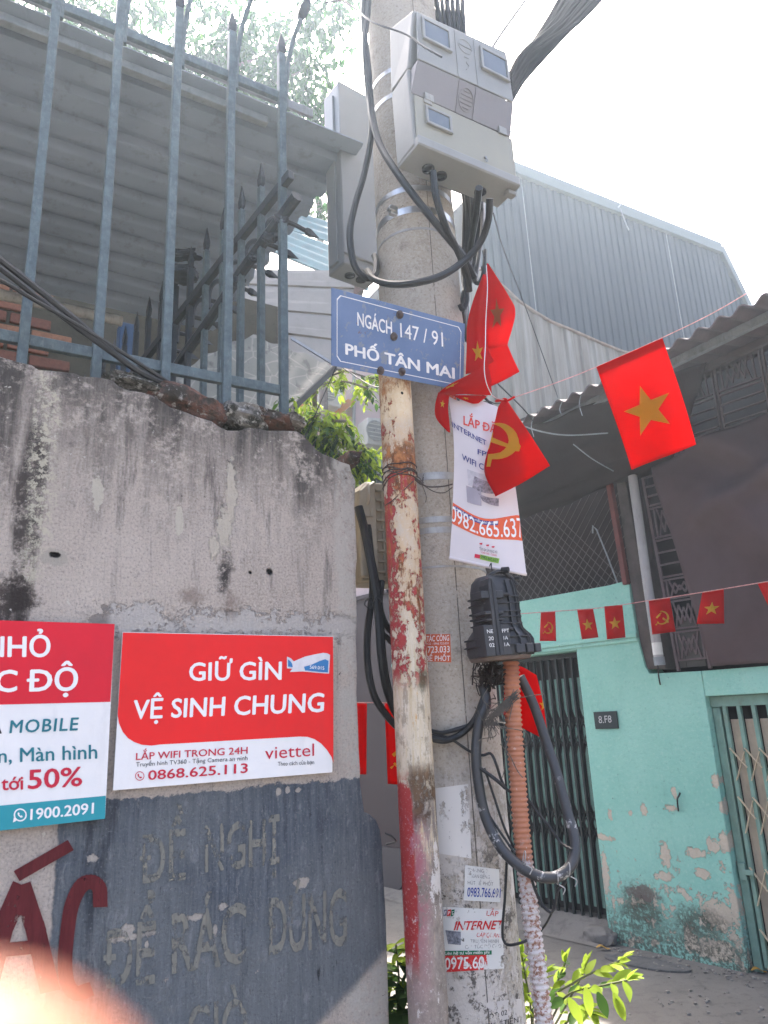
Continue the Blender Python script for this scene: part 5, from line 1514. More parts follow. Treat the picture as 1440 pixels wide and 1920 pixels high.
# ================================================================== corrugated warehouse behind
WO = at(965, 315, 9.5)
FWh = frame(V((WO.x, WO.y, 0)), AX, AY)
uW = lambda off: (lambda x, y: on(x, y, V((WO.x, WO.y, 0)) + AY * off, AY))
FWi = FWh.inverted()
wh = thing('warehouse', 'tall blue grey corrugated metal building rising behind the turquoise house', 'building', FWh)
s = N('blue_grey_profiled_steel')
g1 = s.noise(0.8, 6, 0.6, st=(1, 1, 0.4)); g2 = s.noise(1.0, 6, 0.7, st=(8, 8, 0.5))
c = s.mix(s.ramp(g1, [(0.3, 0), (0.7, 1)]), (0.048, 0.06, 0.07), (0.072, 0.085, 0.096))
m_steelw = s.out(s.mix(s.mul(s.step(g2, 0.55, 0.75), 0.3), c, (0.07, 0.068, 0.066)), 0.6, None, spec=0.12)
def ribs(x, p=0.15, d=0.02):
    f = (x / p) % 1.0
    return -d if f < 0.45 else (-d + d * (f - 0.45) / 0.1 if f < 0.55 else (0.0 if f < 0.9 else -d * (f - 0.9) / 0.1))
tL, tR_, bR = FWi @ uW(0)(965, 315), FWi @ uW(0)(1345, 463), FWi @ uW(0)(1392, 560)
def topz_(x):
    if x < tR_.x: return lerp(tL.z, tR_.z, (x - tL.x) / (tR_.x - tL.x))
    return lerp(tR_.z, bR.z, (x - tR_.x) / (bR.x - tR_.x))
mb = MB(FWh)
x0, x1 = tL.x - 1.0, bR.x + 0.5
N_ = 700
def whf(u, v):
    x = lerp(x0, x1, u)
    return V((x, ribs(x), lerp(5.0, min(topz_(x), 12), v)))
mb.grid(whf, N_, 1)
obj('profiled_sheet', mb, m_steelw, wh)
for kx in range(1, 6):
    xs_ = x0 + 1.1 * kx
    mb = MB(FWh); mb.box(xs_, xs_ + 0.012, -0.004, 0.004, 5.0, topz_(xs_) - 0.12)
    obj('lap_seam', mb, m_beam, wh)
mb = MB(FWh); mb.box(x0 + 0.02, x1, 0.04, 5.0, 0, 8.6)
obj('core', mb, m_inside, wh)
mb = MB(FWh); mb.bar((x0, -0.04, topz_(x0) - 0.06), (tR_.x + 0.02, -0.04, tR_.z - 0.06), 0.20, 0.08); 
obj('eave_trim', mb, M_plain('pale_green_grey_trim', (0.12, 0.145, 0.14), 0.5, 0.08, 3), wh)
mb = MB(FWh); mb.bar((tR_.x + 0.02, -0.04, tR_.z - 0.04), (bR.x + 0.1, -0.04, bR.z - 0.2), 0.14, 0.08)
obj('verge_trim', mb, M_plain('pale_green_grey_trim', (0.12, 0.145, 0.14), 0.5, 0.08, 3), wh)
s = N('stained_offwhite_steel')
g1 = s.noise(1.0, 8, 0.72, st=(5, 5, 0.35)); g2 = s.noise(1.0, 7, 0.7, st=(1.3, 1.3, 0.3))
c = s.mix(s.ramp(g1, [(0.35, 0), (0.7, 1)]), (0.29, 0.28, 0.25), (0.15, 0.125, 0.10))
c = s.mix(s.mul(s.step(g2, 0.56, 0.72), 0.3), c, (0.44, 0.30, 0.29))
m_offw = s.out(c, 0.65, None, spec=0.12)
mb = MB(FWh)
bpx = [(820, 500), (900, 508), (940, 540), (970, 568), (1000, 588), (1030, 606), (1070, 622), (1120, 644), (1165, 662), (1210, 668), (1300, 700)]
bb = [FWi @ uW(-0.05)(*p) for p in bpx]
def lowtop(x):
    if x <= bb[0].x: return bb[0].z
    for a, b in zip(bb, bb[1:]):
        if x <= b.x: return lerp(a.z, b.z, (x - a.x) / (b.x - a.x))
    return bb[-1].z
xa, xb = bb[0].x, bb[-1].x
mb.grid(lambda u, v: V((lerp(xa, xb, u), -0.06 + ribs(lerp(xa, xb, u), 0.28, 0.03), lerp(1.0, lowtop(lerp(xa, xb, u)), v))), 400, 1)
obj('lower_sheet', mb, m_offw, wh)
mb = MB(FWh); mb.tube([V((p.x, -0.09, p.z)) for p in bb], 0.025, 6)
obj('flashing', mb, M_plain('rusty_flashing', (0.22, 0.17, 0.14), 0.8, 0.4, 8, dirt=0.4), wh)
mb = MB(FWh); p_ = FWi @ uW(-0.08)(1163, 392); mb.tube([p_, p_ + V((0.10, 0, -0.30)), p_ + V((0.13, 0, -0.36))], 0.012, 5); mb.tube([p_ + V((-0.06, 0, 0.0)), p_ + V((0.03, 0, 0.10))], 0.012, 5)
obj('cable_hook', mb, m_galv, wh)
# small loose things on the alley floor
g0 = EYE + ray(1212, 1808) * (-1.6 / ray(1212, 1808).z)
mb = MB(T(V((g0.x, g0.y, 0.0))) @ Matrix.Rotation(R_(-40), 4, 'Z') @ Matrix.Diagonal((1.5, 0.55, 1, 1)))
mb.lathe([(0.19, 0.002), (0.19, 0.012), (0.165, 0.014), (0.16, 0.009), (0.001, 0.009)], 28)
tag(obj('manhole_cover', mb, M_plain('dark_worn_iron', (0.10, 0.098, 0.095), 0.8, 0.3, 25, dirt=0.4, bump=0.004, bscale=40), smooth=True), 'flat oval cover lying at the foot of the turquoise wall', 'cover')
g1_ = EYE + ray(1126, 1752) * (-1.55 / ray(1126, 1752).z)
r0 = thing('kerb_stone', 'rounded concrete block at the corner of the gate step', 'block', T(V((g1_.x, g1_.y, 0.0))))
rock('stone', T(V((g1_.x, g1_.y, 0.04))) @ Matrix.Rotation(R_(-49), 4, 'Z'), (0.13, 0.08, 0.06), 8.1, m_ground, r0, 0.2)
rg = random.Random(3)
mb = MB()
for k in range(170):
    x, y = rg.uniform(1180, 1440), rg.uniform(1740, 1920)
    if k < 60:
        t = rg.random(); x, y = lerp(1150, 1410, t) + rg.gauss(0, 6), lerp(1775, 1832, t) + abs(rg.gauss(0, 9))
    q = ray(x, y); g = EYE + q * (-1.6 / q.z); r = rg.uniform(0.003, 0.011)
    c8 = [V((sx * r * rg.uniform(.6, 1.2), sy * r * rg.uniform(.6, 1.2), z_ * r * rg.uniform(.8, 1.2))) + V((g.x, g.y, 0.001)) for z_ in (0, 1) for sx, sy in ((-1, -1), (1, -1), (1, 1), (-1, 1))]
    mb.hexa(c8)
tag(obj('grit', mb, M_plain('grey_grit', (0.20, 0.185, 0.165), 0.9, 0.6, 60, bump=0)), 'grey grit and crumbs scattered along the foot of the turquoise wall', 'grit', kind='stuff')
m_leafy = M_plain('dry_yellow_leaf', (0.42, 0.24, 0.05), 0.7, 0.2, 20, bump=0)
for (x, y, lb) in ((1131, 1781, 'fallen yellow leaf on the paving before the turquoise wall'), (1424, 1824, 'fallen yellow leaf at the foot of the right folding gate')):
    g = EYE + ray(x, y) * (-1.595 / ray(x, y).z)
    mb = MB(T(g)); mb.slab(lambda u, v: V(((u - .5) * 0.09, (v - .5) * 0.05 * math.sin(math.pi * (0.08 + 0.84 * u)), 0.012 + 0.012 * math.sin(u * 5) + 0.01 * abs(v - .5))), 6, 4, 0.001)
    tag(obj('leaf', mb, m_leafy, smooth=True), lb, 'leaf')
mb = Bm(); mb.tube(curve([B(1275, 1487, -0.01), B(1273, 1492, -0.03), B(1270, 1500, -0.02), B(1272, 1521, -0.012)], 5), 0.006, 6)
tag(obj('cable_stub', mb, m_cable, smooth=True), 'short black cable stub sticking out of the turquoise wall', 'cable')
mb = Bm(); mb.tube(curve([B(1233, 1248, -0.05), B(1235, 1268, -0.03), B(1238, 1284, -0.012)], 5), 0.006, 6)
tag(obj('cable_stub', mb, m_cable, smooth=True), 'black cable end dangling below the downpipe', 'cable')
# ================================================================== meter boxes
s = N('weathered_box_plastic')
g1 = s.noise(5, 7, 0.62); st = s.noise(1.0, 7, 0.7, st=(30, 30, 3))
c = s.mix(s.ramp(g1, [(0.3, 0), (0.7, 1)]), (0.225, 0.232, 0.224), (0.28, 0.284, 0.27))
c = s.mix(s.mul(s.step(st, 0.54, 0.75), 0.25), c, (0.18, 0.17, 0.155))
m_box = s.out(c, 0.5, s.bump(g1, 0.0005), spec=0.4)
m_boxy = M_plain('yellowed_box_door', (0.285, 0.28, 0.23), 0.5, 0.06, 5, dirt=0.15, dirt_col=(0.30, 0.28, 0.24), bump=0.0003)
m_glass = M_plain('smoky_window', (0.10, 0.125, 0.15), 0.12, 0.15, 6, bump=0, spec=0.6)
MO = at(781, 258, 1.745)
FM = frame(MO, AX, AY)
box = thing('meter_box', 'large pale grey electricity meter box with three windows strapped to the pole front', 'meter box', FM)
Mm = lambda: MB(FM)
W = 0.372
mb = Mm(); mb.hexa([(-0.006, 0.004, -0.022), (W + 0.006, 0.004, -0.022), (W - 0.004, 0.105, -0.022), (-0.004, 0.105, -0.022), (-0.012, 0.004, 0.25), (W - 0.003, 0.004, 0.25), (W - 0.006, 0.105, 0.25), (-0.008, 0.105, 0.25)])
mb.hexa([(-0.010, 0.0045, 0.252), (W - 0.004, 0.0045, 0.252), (W - 0.008, 0.105, 0.252), (-0.010, 0.105, 0.252), (0.0, -0.028, 0.445), (W - 0.012, -0.028, 0.468), (W - 0.014, 0.10, 0.50), (-0.004, 0.10, 0.50)])
obj('case', mb, m_box, box, bevel=0.006)
mb = Mm(); mb.hexa([(-0.008, 0.0, 0.158), (W - 0.004, 0.0, 0.162), (W - 0.004, 0.0035, 0.162), (-0.008, 0.0035, 0.158), (0.0, -0.032, 0.252), (W - 0.006, -0.032, 0.264), (W - 0.006, 0.0035, 0.264), (0.0, 0.0035, 0.252)])
obj('visor', mb, M_plain('shade_tinted_plastic', (0.225, 0.215, 0.22), 0.45, 0.05, 5, bump=0.0003), box, bevel=0.003)  # mauve tone paints in the shade on this downward face
mb = Mm(); mb.hexa([(0.0, -0.034, 0.255), (W - 0.006, -0.034, 0.268), (W - 0.006, -0.028, 0.268), (0.0, -0.028, 0.255), (0.008, -0.034, 0.438), (W - 0.014, -0.034, 0.466), (W - 0.014, -0.028, 0.466), (0.008, -0.028, 0.438)])
obj('upper_cover', mb, m_box, box, bevel=0.003)
mb = Mm(); mb.box(0.0, W, -0.004, 0.003, 0.002, 0.153)
door = obj('lower_door', mb, m_boxy, box, bevel=0.004)
mb = Mm(); mb.box(-0.004, W + 0.004, -0.012, 0.10, -0.032, -0.0225); mb.box(-0.004, W + 0.004, -0.014, 0.008, -0.030, 0.000)
obj('bottom_tray', mb, m_box, box, bevel=0.003)
def window(x0, x1, z0, z1, y, parent):
    mb = Mm(); t = 0.009
    mb.box(x0 - t, x1 + t, y - 0.009, y, z0 - t, z0); mb.box(x0 - t, x1 + t, y - 0.006, y, z1, z1 + t)
    mb.box(x0 - t, x0, y - 0.007, y, z0, z1); mb.box(x1, x1 + t, y - 0.007, y, z0, z1)
    wf = obj('window_frame', mb, m_box, parent, bevel=0.0015)
    mb = Mm(); mb.box(x0, x1, y - 0.003, y + 0.001, z0, z1)
    obj('pane', mb, m_glass, parent)
window(0.030, 0.118, 0.345, 0.415, -0.0345, box)
window(0.250, 0.345, 0.345, 0.420, -0.0345, box)
window(0.042, 0.118, 0.068, 0.118, -0.0045, box)
mb = Mm()
def ring3(mb, cx, cz, rx, rz, y, wd=0.003, n=24):
    mb.tube([(cx + rx * math.cos(2 * math.pi * k / n), y, cz + rz * math.sin(2 * math.pi * k / n)) for k in range(n + 1)], wd / 2, 5, False)
ring3(mb, 0.184, 0.395, 0.026, 0.026, -0.0345); mb.bar((0.160, -0.0345, 0.395), (0.208, -0.0345, 0.395), 0.003, 0.003, (0, 0, 1))
mb.tube(curve([(0.178, -0.0345, 0.352), (0.194, -0.0345, 0.352), (0.184, -0.0345, 0.335), (0.192, -0.0345, 0.322), (0.182, -0.0345, 0.305)], 5), 0.0016, 5)
obj('moulded_emblem', mb, m_box, box, smooth=True)
mb = Mm()
f_vis = lambda x, z: (x, lerp(-0.001, -0.0325, (z - 0.158) / 0.098), z)
for k in range(5):
    hw = 0.024 * math.sin(math.pi * (k + 1) / 6)
    mb.tube([f_vis(0.184 - hw, 0.182 + 0.012 * k), f_vis(0.184 + hw, 0.182 + 0.012 * k)], 0.0013, 5)
mb.tube([f_vis(0.184 + 0.027 * math.cos(a * .2618), 0.206 + 0.034 * math.sin(a * .2618)) for a in range(25)], 0.0014, 5, False)
for x in (0.152, 0.216): mb.bar(f_vis(x, 0.160), f_vis(x, 0.255), 0.003, 0.003, (1, 0, 0))
obj('moulded_emblem', mb, M_plain('shade_tinted_plastic', (0.225, 0.215, 0.22), 0.45, 0.05, 5, bump=0), box, smooth=True)
for x in (0.148, 0.222):
    mb = Mm(); mb.bar((x, -0.0345, 0.262), (x, -0.0345, 0.44), 0.004, 0.003, (1, 0, 0)); obj('moulded_rib', mb, m_box, box)
mb = Mm(); mb.box(0.035, 0.066, -0.010, -0.003, 0.148, 0.172); mb.box(0.032, 0.060, -0.008, -0.004, 0.136, 0.149)
obj('hinge', mb, M_plain('worn_grey_plate', (0.31, 0.31, 0.29), 0.5, 0.2, 60, dirt=0.4), box)
mb = Mm(); mb.box(0.315, 0.345, -0.010, -0.003, 0.150, 0.176)
obj('hinge', mb, m_box, box)
mb = Mm(); mb.tube([(0.248, -0.0035, 0.028), (0.248, -0.010, 0.028)], 0.004, 8); mb.tube(curve([(0.248, -0.009, 0.026), (0.252, -0.011, 0.016), (0.247, -0.011, 0.010), (0.244, -0.010, 0.018)], 4), 0.0012, 5)
obj('seal_screw', mb, m_galv, box, smooth=True)
m_black = M_plain('black_rubber', (0.016, 0.016, 0.018), 0.55, 0.2, 10, bump=0.0003)
for x, y in ((0.075, 0.055), (0.125, 0.062), (0.275, 0.062)):
    mb = MB(FM @ T(V((x, y, -0.0335)))); mb.lathe([(0.019, 0.0), (0.019, -0.006), (0.0135, -0.009), (0.012, -0.002), (0.001, -0.002)], 16)
    obj('cable_gland', mb, m_black, box, smooth=True)
mb = Mm(); mb.box(0.345, 0.378, 0.01, 0.035, -0.048, -0.033)
obj('latch', mb, m_box, box, bevel=0.003)
mb = Mm()
for z in (0.04, 0.42): mb.box(0.12, 0.29, 0.106, 0.172, z, z + 0.03)
obj('bracket', mb, m_galv, box)
# second box, behind the pole on the left
m_boxb = M_plain('blue_grey_plastic', (0.20, 0.212, 0.222), 0.5, 0.07, 5, dirt=0.2, dirt_col=(0.24, 0.24, 0.24), bump=0.0004)
GO = at(645, 492, 2.34)
GX = V((0.80, 0.60, 0)).normalized(); GY_ = V((-GX.y, GX.x, 0))
FG = frame(GO, GX, GY_); FGi = FG.inverted()
gp_ = lambda x, y, off=0.0: FGi @ on(x, y, GO + GY_ * off, GY_)
gw, gh = gp_(716, 518).x, gp_(653, 162).z
gbox = thing('meter_box', 'tall blue grey meter box on the far left side of the pole', 'meter box', FG)
Mg = lambda: MB(FG)
mb = Mg(); mb.box(0.0, gw, 0.0, 0.11, 0.0, gh)
obj('case', mb, m_boxb, gbox, bevel=0.008)
mb = Mg(); mb.box(-0.006, gw + 0.003, -0.012, 0.0, 0.035, gh - 0.01)
obj('cover', mb, m_boxb, gbox, bevel=0.005)
mb = Mg(); mb.box(-0.010, 0.0, 0.03, 0.085, 0.02, gh - 0.05)
obj('side_rib', mb, m_boxb, gbox, bevel=0.003)
for fx, r in ((0.36, 0.016), (0.66, 0.017)):
    mb = MB(FG @ T(V((fx * gw, 0.055, -0.001)))); mb.lathe([(r + 0.004, 0.0), (r + 0.004, -0.004), (r, -0.005), (r * 0.9, -0.001), (0.001, -0.001)], 16)
    obj('cable_gland', mb, m_black, gbox, smooth=True)
mb = Mg(); mb.box(gw - 0.02, gw + 0.012, -0.018, -0.006, 0.36, 0.43)
obj('clasp', mb, m_steel, gbox, bevel=0.002)
# beige enclosure behind the post
m_beige = M_plain('yellowed_beige_plastic', (0.36, 0.315, 0.235), 0.5, 0.12, 6, dirt=0.35, dirt_col=(0.16, 0.13, 0.09), bump=0.0005)
EO = at(676, 1092, 2.05)
FE = frame(EO, V((0.88, 0.47, 0)).normalized(), V((-0.47, 0.88, 0)).normalized()); FEi = FE.inverted()
ep = lambda x, y: FEi @ on(x, y, EO, V((-0.47, 0.88, 0)).normalized())
eh = ep(690, 902).z; ew = 0.135
enc = thing('cable_enclosure', 'ribbed beige cable enclosure tucked behind the rusty pipe', 'enclosure', FE)
mb = MB(FE); mb.prism([(0.0, 0.0), (ew, 0.0), (ew, eh), (0.03, eh), (0.008, eh - 0.03), (0.0, eh - 0.08)], 0.0, 0.09)
obj('case', mb, m_beige, enc, bevel=0.008)
mb = MB(FE); mb.prism([(-0.006, 0.012), (0.052, 0.012), (0.052, eh - 0.01), (0.03, eh - 0.008), (0.004, eh - 0.036), (-0.006, eh - 0.085)], -0.018, 0.0)
obj('lid', mb, m_beige, enc, bevel=0.006)
for k in range(9):
    z = 0.03 + k * (eh - 0.06) / 8
    mb = MB(FE); mb.box(0.055, ew, -0.012, 0.0, z, z + 0.006); obj('rib', mb, m_beige, enc)
for x in (0.075, 0.10):
    mb = MB(FE); mb.box(x, x + 0.005, -0.010, 0.0, 0.02, eh - 0.02); obj('rib', mb, m_beige, enc)
mb = MB(FE); mb.tube(curve([(0.02, -0.022, eh - 0.08), (0.02, -0.036, eh - 0.06), (0.022, -0.036, eh - 0.03), (0.045, -0.02, eh - 0.01)], 5), 0.005, 6)
mb.tube([(0.014, -0.02, eh - 0.115), (0.032, -0.024, eh - 0.115), (0.032, -0.024, eh - 0.09)], 0.004, 6)
obj('latch', mb, m_beige, enc, smooth=True)

# ================================================================== cables on the pole
def cable(pts, r, label, group, mat=None, n=8, name='cable', cat='cable'):
    mb = MB(); mb.tube(curve([at(*p) for p in pts], n), r, 8)
    return tag(obj(name, mb, mat or m_cable, smooth=True), label, cat, group)
GC = 'black supply cables on the pole'
cable([(696, -60, 2.0), (690, 20, 1.98), (684, 80, 1.96), (690, 170, 1.95), (697, 240, 1.96), (684, 320, 1.96), (664, 390, 1.95), (656, 440, 1.94), (664, 495, 1.94), (684, 520, 1.96), (702, 518, 2.0), (706, 495, 2.04), (702, 480, 2.1)], 0.0105, 'black cable hanging in a long loop left of the pole into the grey box', GC)
cable([(684, -60, 2.0), (682, 40, 1.98), (690, 130, 1.95), (697, 210, 1.94), (712, 270, 1.90), (745, 325, 1.84), (790, 385, 1.83), (835, 440, 1.86), (866, 478, 1.92), (884, 510, 1.98), (894, 528, 2.04)], 0.0115, 'black cable crossing diagonally in front of the pole', GC)
cable([(690, 508, 1.98), (702, 524, 1.90), (735, 533, 1.85), (780, 530, 1.82), (830, 516, 1.84), (872, 487, 1.88), (902, 452, 1.88), (916, 410, 1.84), (918, 372, 1.80)], 0.0105, 'black cable sagging in a loop in front of the pole above the street sign', GC)
cable([(812, 322, 1.79), (818, 370, 1.80), (836, 425, 1.84), (858, 470, 1.90), (876, 515, 1.97), (880, 545, 2.02)], 0.0105, 'black cable dropping from the middle gland of the large meter box', GC)
cable([(898, 352, 1.80), (893, 400, 1.90), (884, 450, 2.0), (878, 500, 2.06), (874, 560, 2.1)], 0.011, 'black cable dropping from the right gland of the large meter box', GC)
for k in range(7):
    x = 872 + 5.2 * k
    cable([(800 + 11 * k, -60, 2.16 + 0.01 * k), (815 + 9 * k, 40, 2.14), (845 + 6 * k, 200, 2.16), (x - 3, 360, 2.18 - 0.01 * k), (x - 2 + (k % 3) * 2, 430, 2.17), (x - 4 - 1.0 * k, 500, 2.16), (874 - k, 560, 2.15 - 0.012 * k), (880 - k * 1.5, 640, 2.14)], 0.0085 + 0.0015 * (k % 2), 'one of the thick black cables bundled down the right side of the pole', 'cables bundled on the right of the pole')
cable([(905, 350, 2.2), (905, 420, 2.1), (898, 480, 2.04), (892, 525, 2.0), (901, 528, 1.99), (908, 505, 1.99), (910, 470, 2.02)], 0.007, 'black cable curling into a small hook beside the pole top of the flags', GC)
cable([(872, 530, 2.06), (876, 560, 2.04), (868, 580, 2.03), (862, 570, 2.02)], 0.008, 'short curled black cable end right of the pole', GC)
m_over = M_plain('overhead_cable_jacket', (0.020, 0.021, 0.023), 0.8, 0.2, 12, bump=0, spec=0.05)
# service drops going up to the right
for k in range(26):
    a = random.uniform(-9, 9); b = random.uniform(-30, 30)
    y0 = 182 - 1.9 * k + a
    cable([(955, y0 + 14, 2.25), (985, y0 - 35, 2.45), (1062 + b * 0.9, 30 + b * 0.35, 2.9), (1130 + b * 1.6, -60 + b * 0.2, 3.4)], 0.007 + 0.005 * random.random(), 'one of the black wires in the thick bundle fanning out to the upper right', 'overhead wires fanning to the upper right', m_over, n=5)
cable([(900, 130, 2.3), (935, 70, 2.5), (985, 0, 2.8), (1010, -40, 3.0)], 0.007, 'single black wire rising right behind the large meter box', 'overhead wires above the meter box', n=5)
cable([(958, 247, 2.3), (1060, 130, 3.0), (1180, -5, 4.0), (1260, -90, 5.0)], 0.0022, 'single thin wire crossing the white sky at upper right', 'overhead wires above the meter box', n=6)
for k, p in enumerate(([(868, 20, 2.3), (880, 50, 2.3), (893, 80, 2.3)], [(868, 40, 2.3), (888, 50, 2.3), (900, 80, 2.32)], [(906, 75, 2.3), (908, 30, 2.35), (912, -10, 2.4)], [(893, 60, 2.3), (894, 30, 2.32), (915, -8, 2.4)], [(950, 110, 2.4), (962, 70, 2.4), (966, 35, 2.4), (958, -5, 2.4)], [(930, 45, 2.4), (945, 20, 2.4), (950, 5, 2.4), (935, -8, 2.4)], [(640, -5, 2.3), (668, 20, 2.3), (690, 30, 2.3), (720, 60, 2.3)], [(660, 120, 2.4), (672, 40, 2.4), (660, -5, 2.4)], [(668, 165, 2.4), (685, 130, 2.4), (698, 95, 2.4)])):
    cable(p, 0.0016, 'one of the hair thin wires curling against the sky around the pole top', 'thin wires around the pole top', n=6, name='wire', cat='wire')
cable([(610, 5, 1.9), (640, 2, 1.85), (668, 18, 1.8), (700, 42, 1.72), (760, 64, 1.66), (795, 88, 1.62), (828, 107, 1.60)], 0.0028, 'thin loose wire hanging in front of the large meter box', None, n=8, name='wire', cat='wire')
cable([(925, 400, 2.3), (945, 470, 2.8), (985, 575, 3.4), (1030, 700, 4.0), (1046, 745, 4.4)], 0.0022, 'thin wire falling from the meter box past the warehouse wall', None, n=6, name='wire', cat='wire')
cable([(560, 848, 4.0), (625, 700, 3.6), (640, 668, 3.4)], 0.003, 'thin dark wire slanting past the orange awnings', None, n=4, name='wire', cat='wire')
cable([(640, 688, 3.4), (690, 720, 3.2), (716, 728, 3.0)], 0.003, 'thin dark wire below the left end of the street sign', None, n=4, name='wire', cat='wire')
# cables in the gap behind the post
GG = 'cables hanging in the gap beside the red pipe'
cable([(672, 950, 2.02), (685, 1000, 2.02), (697, 1060, 2.0), (706, 1110, 2.0), (712, 1170, 2.0), (716, 1230, 2.0), (726, 1290, 2.02), (745, 1340, 2.05), (770, 1370, 2.04)], 0.0125, 'middle black cable drooping behind the red pipe in the gap', GG)
cable([(690, 985, 2.05), (697, 1060, 2.04), (698, 1110, 2.03), (689, 1190, 2.02), (690, 1250, 2.0), (702, 1305, 2.0), (728, 1345, 2.03), (760, 1378, 2.06)], 0.0095, 'leftmost black cable drooping in the gap beside the wall end', GG)
cable([(716, 1090, 2.05), (712, 1130, 2.03), (720, 1165, 2.03), (740, 1190, 2.06), (760, 1200, 2.08)], 0.009, 'short black cable passing behind the red pipe in the gap', GG)
cable([(708, 1125, 2.03), (714, 1180, 2.04), (728, 1198, 2.06), (750, 1220, 2.08)], 0.008, 'lower short black cable passing behind the red pipe in the gap', GG)
cable([(698, 1122, 1.98), (686, 1126, 1.97), (684, 1135, 1.97), (696, 1140, 1.97), (706, 1120, 1.98), (716, 1128, 1.98)], 0.0014, 'thin twisted tie wire around the cables in the gap', None, n=6, name='wire', cat='wire')
cable([(722, 1562, 1.84), (733, 1567, 1.84), (742, 1576, 1.85), (738, 1580, 1.85), (724, 1583, 1.84)], 0.0022, 'bent tie wire between the wall end and the pipe', None, n=6, name='wire', cat='wire')
# rusty tie wires round post and pole
m_tie = M_plain('rusty_tie_wire', (0.055, 0.042, 0.036), 0.7, 0.3, 40)
def wrap(zs, label, px=722):
    mb = MB()
    for z0, z1 in zs:
        pts = []
        for k in range(30):
            a = 2 * math.pi * k / 29
            z = lerp(z0, z1, 0.5 + 0.5 * math.cos(a + 0.6)) + 0.002 * math.sin(a * 5)
            c_ = p0 + pdir * (z / pdir.z)
            pts.append(V((c_.x + (P_R + 0.002) * math.cos(a), c_.y + (P_R + 0.002) * math.sin(a), z)))
        mb.tube(pts, 0.0016, 5)
    return tag(obj('tie_wire', mb, m_tie, smooth=True), label, 'wire', None)
tw = wrap([(2.262, 2.240), (2.252, 2.225), (2.240, 2.245), (2.215, 2.245), (2.20, 2.24), (2.255, 2.262)], 'rusty tie wires wound round the red pipe below the street sign')
mb = MB()
for k in range(9):
    a = random.uniform(-1, 1)
    pts = [at(778, 897 + a * 4, 1.86), at(788 + a * 3, 902 + a * 8, 1.86), at(794, 897 + 10 * random.uniform(-1, 1), 1.87)]
    mb.tube(curve(pts, 4), 0.0012, 4)
mb.tube(curve([at(780, 898, 1.87), at(800, 912, 1.90), at(830, 912, 1.955), at(848, 908, 1.97)], 6), 0.0022, 5)
mb.tube(curve([at(782, 900, 1.87), at(810, 920, 1.92), at(832, 924, 1.955), at(848, 914, 1.97)], 6), 0.0013, 5)
mb.tube(curve([at(775, 902, 1.86), at(740, 935, 1.86), at(722, 948, 1.87)], 6), 0.0014, 5)
mb.tube(curve([at(790, 905, 1.87), at(799, 930, 1.90), at(798, 942, 1.90)], 5), 0.0009, 4)
tag(obj('tie_wire', mb, m_tie, smooth=True), 'spiky knot of tie wire between the pipe and the pole', 'wire')

# ================================================================== black splice closure
m_clos = M_plain('black_grey_plastic', (0.040, 0.041, 0.044), 0.5, 0.18, 12, dirt=0.35, dirt_col=(0.105, 0.10, 0.095), bump=0.0006, bscale=90)
CO = at(938, 1232, 1.90)
CX = V((0.90, 0.42, 0)).normalized(); CY = V((-CX.y, CX.x, 0))
FC = frame(CO, CX, CY) @ Matrix.Rotation(R_(-2.5), 4, 'Y') @ Matrix.Diagonal((1.03, 1.03, 0.85, 1))
clo = thing('splice_closure', 'black ribbed cable splice closure with white hand lettering on the pole side', 'cable closure', FC)
def sect(hw, hd, z, n=28, p=3.2, cx=0.0):
    out = []
    for k in range(n):
        a = 2 * math.pi * k / n
        ca, sa = math.cos(a), math.sin(a)
        out.append((cx + hw * math.copysign(abs(ca) ** (2 / p), ca), hd * math.copysign(abs(sa) ** (2 / p), sa), z))
    return out
def loft(secs, mb):
    rings = [[mb.pt(p) for p in s_] for s_ in secs]
    n = len(rings[0])
    for a, b in zip(rings, rings[1:]):
        for k in range(n): mb.face((a[k], a[(k + 1) % n], b[(k + 1) % n], b[k]))
    mb.face(rings[0][::-1]); mb.face(rings[-1])
PROF = [(0.073, 0.055, 0.0), (0.077, 0.058, 0.012), (0.077, 0.058, 0.045), (0.070, 0.053, 0.062), (0.057, 0.046, 0.080), (0.054, 0.044, 0.100), (0.055, 0.044, 0.150), (0.053, 0.042, 0.195), (0.048, 0.038, 0.222), (0.036, 0.030, 0.238), (0.018, 0.018, 0.243)]
mb = MB(FC); loft([sect(a, b, z) for a, b, z in PROF], mb)
obj('body', mb, m_clos, clo, smooth=True)
def band(z, hw, hd, t, name='rib', sx=0.0):
    mb = MB(FC); loft([sect(hw, hd, z, 28, 3.2, sx), sect(hw, hd, z + t, 28, 3.2, sx)], mb)
    return obj(name, mb, m_clos, clo)
for z in (0.092, 0.112, 0.128, 0.152, 0.172): band(z, 0.0605, 0.0505, 0.0028)
for z, e in ((0.030, 0.083), (0.052, 0.080)): band(z, e, 0.063, 0.0028)
def pw(z):
    for (a, b, z0), (a2, b2, z1) in zip(PROF, PROF[1:]):
        if z <= z1: return lerp(a, a2, (z - z0) / (z1 - z0)), lerp(b, b2, (z - z0) / (z1 - z0))
    return 0.02, 0.02
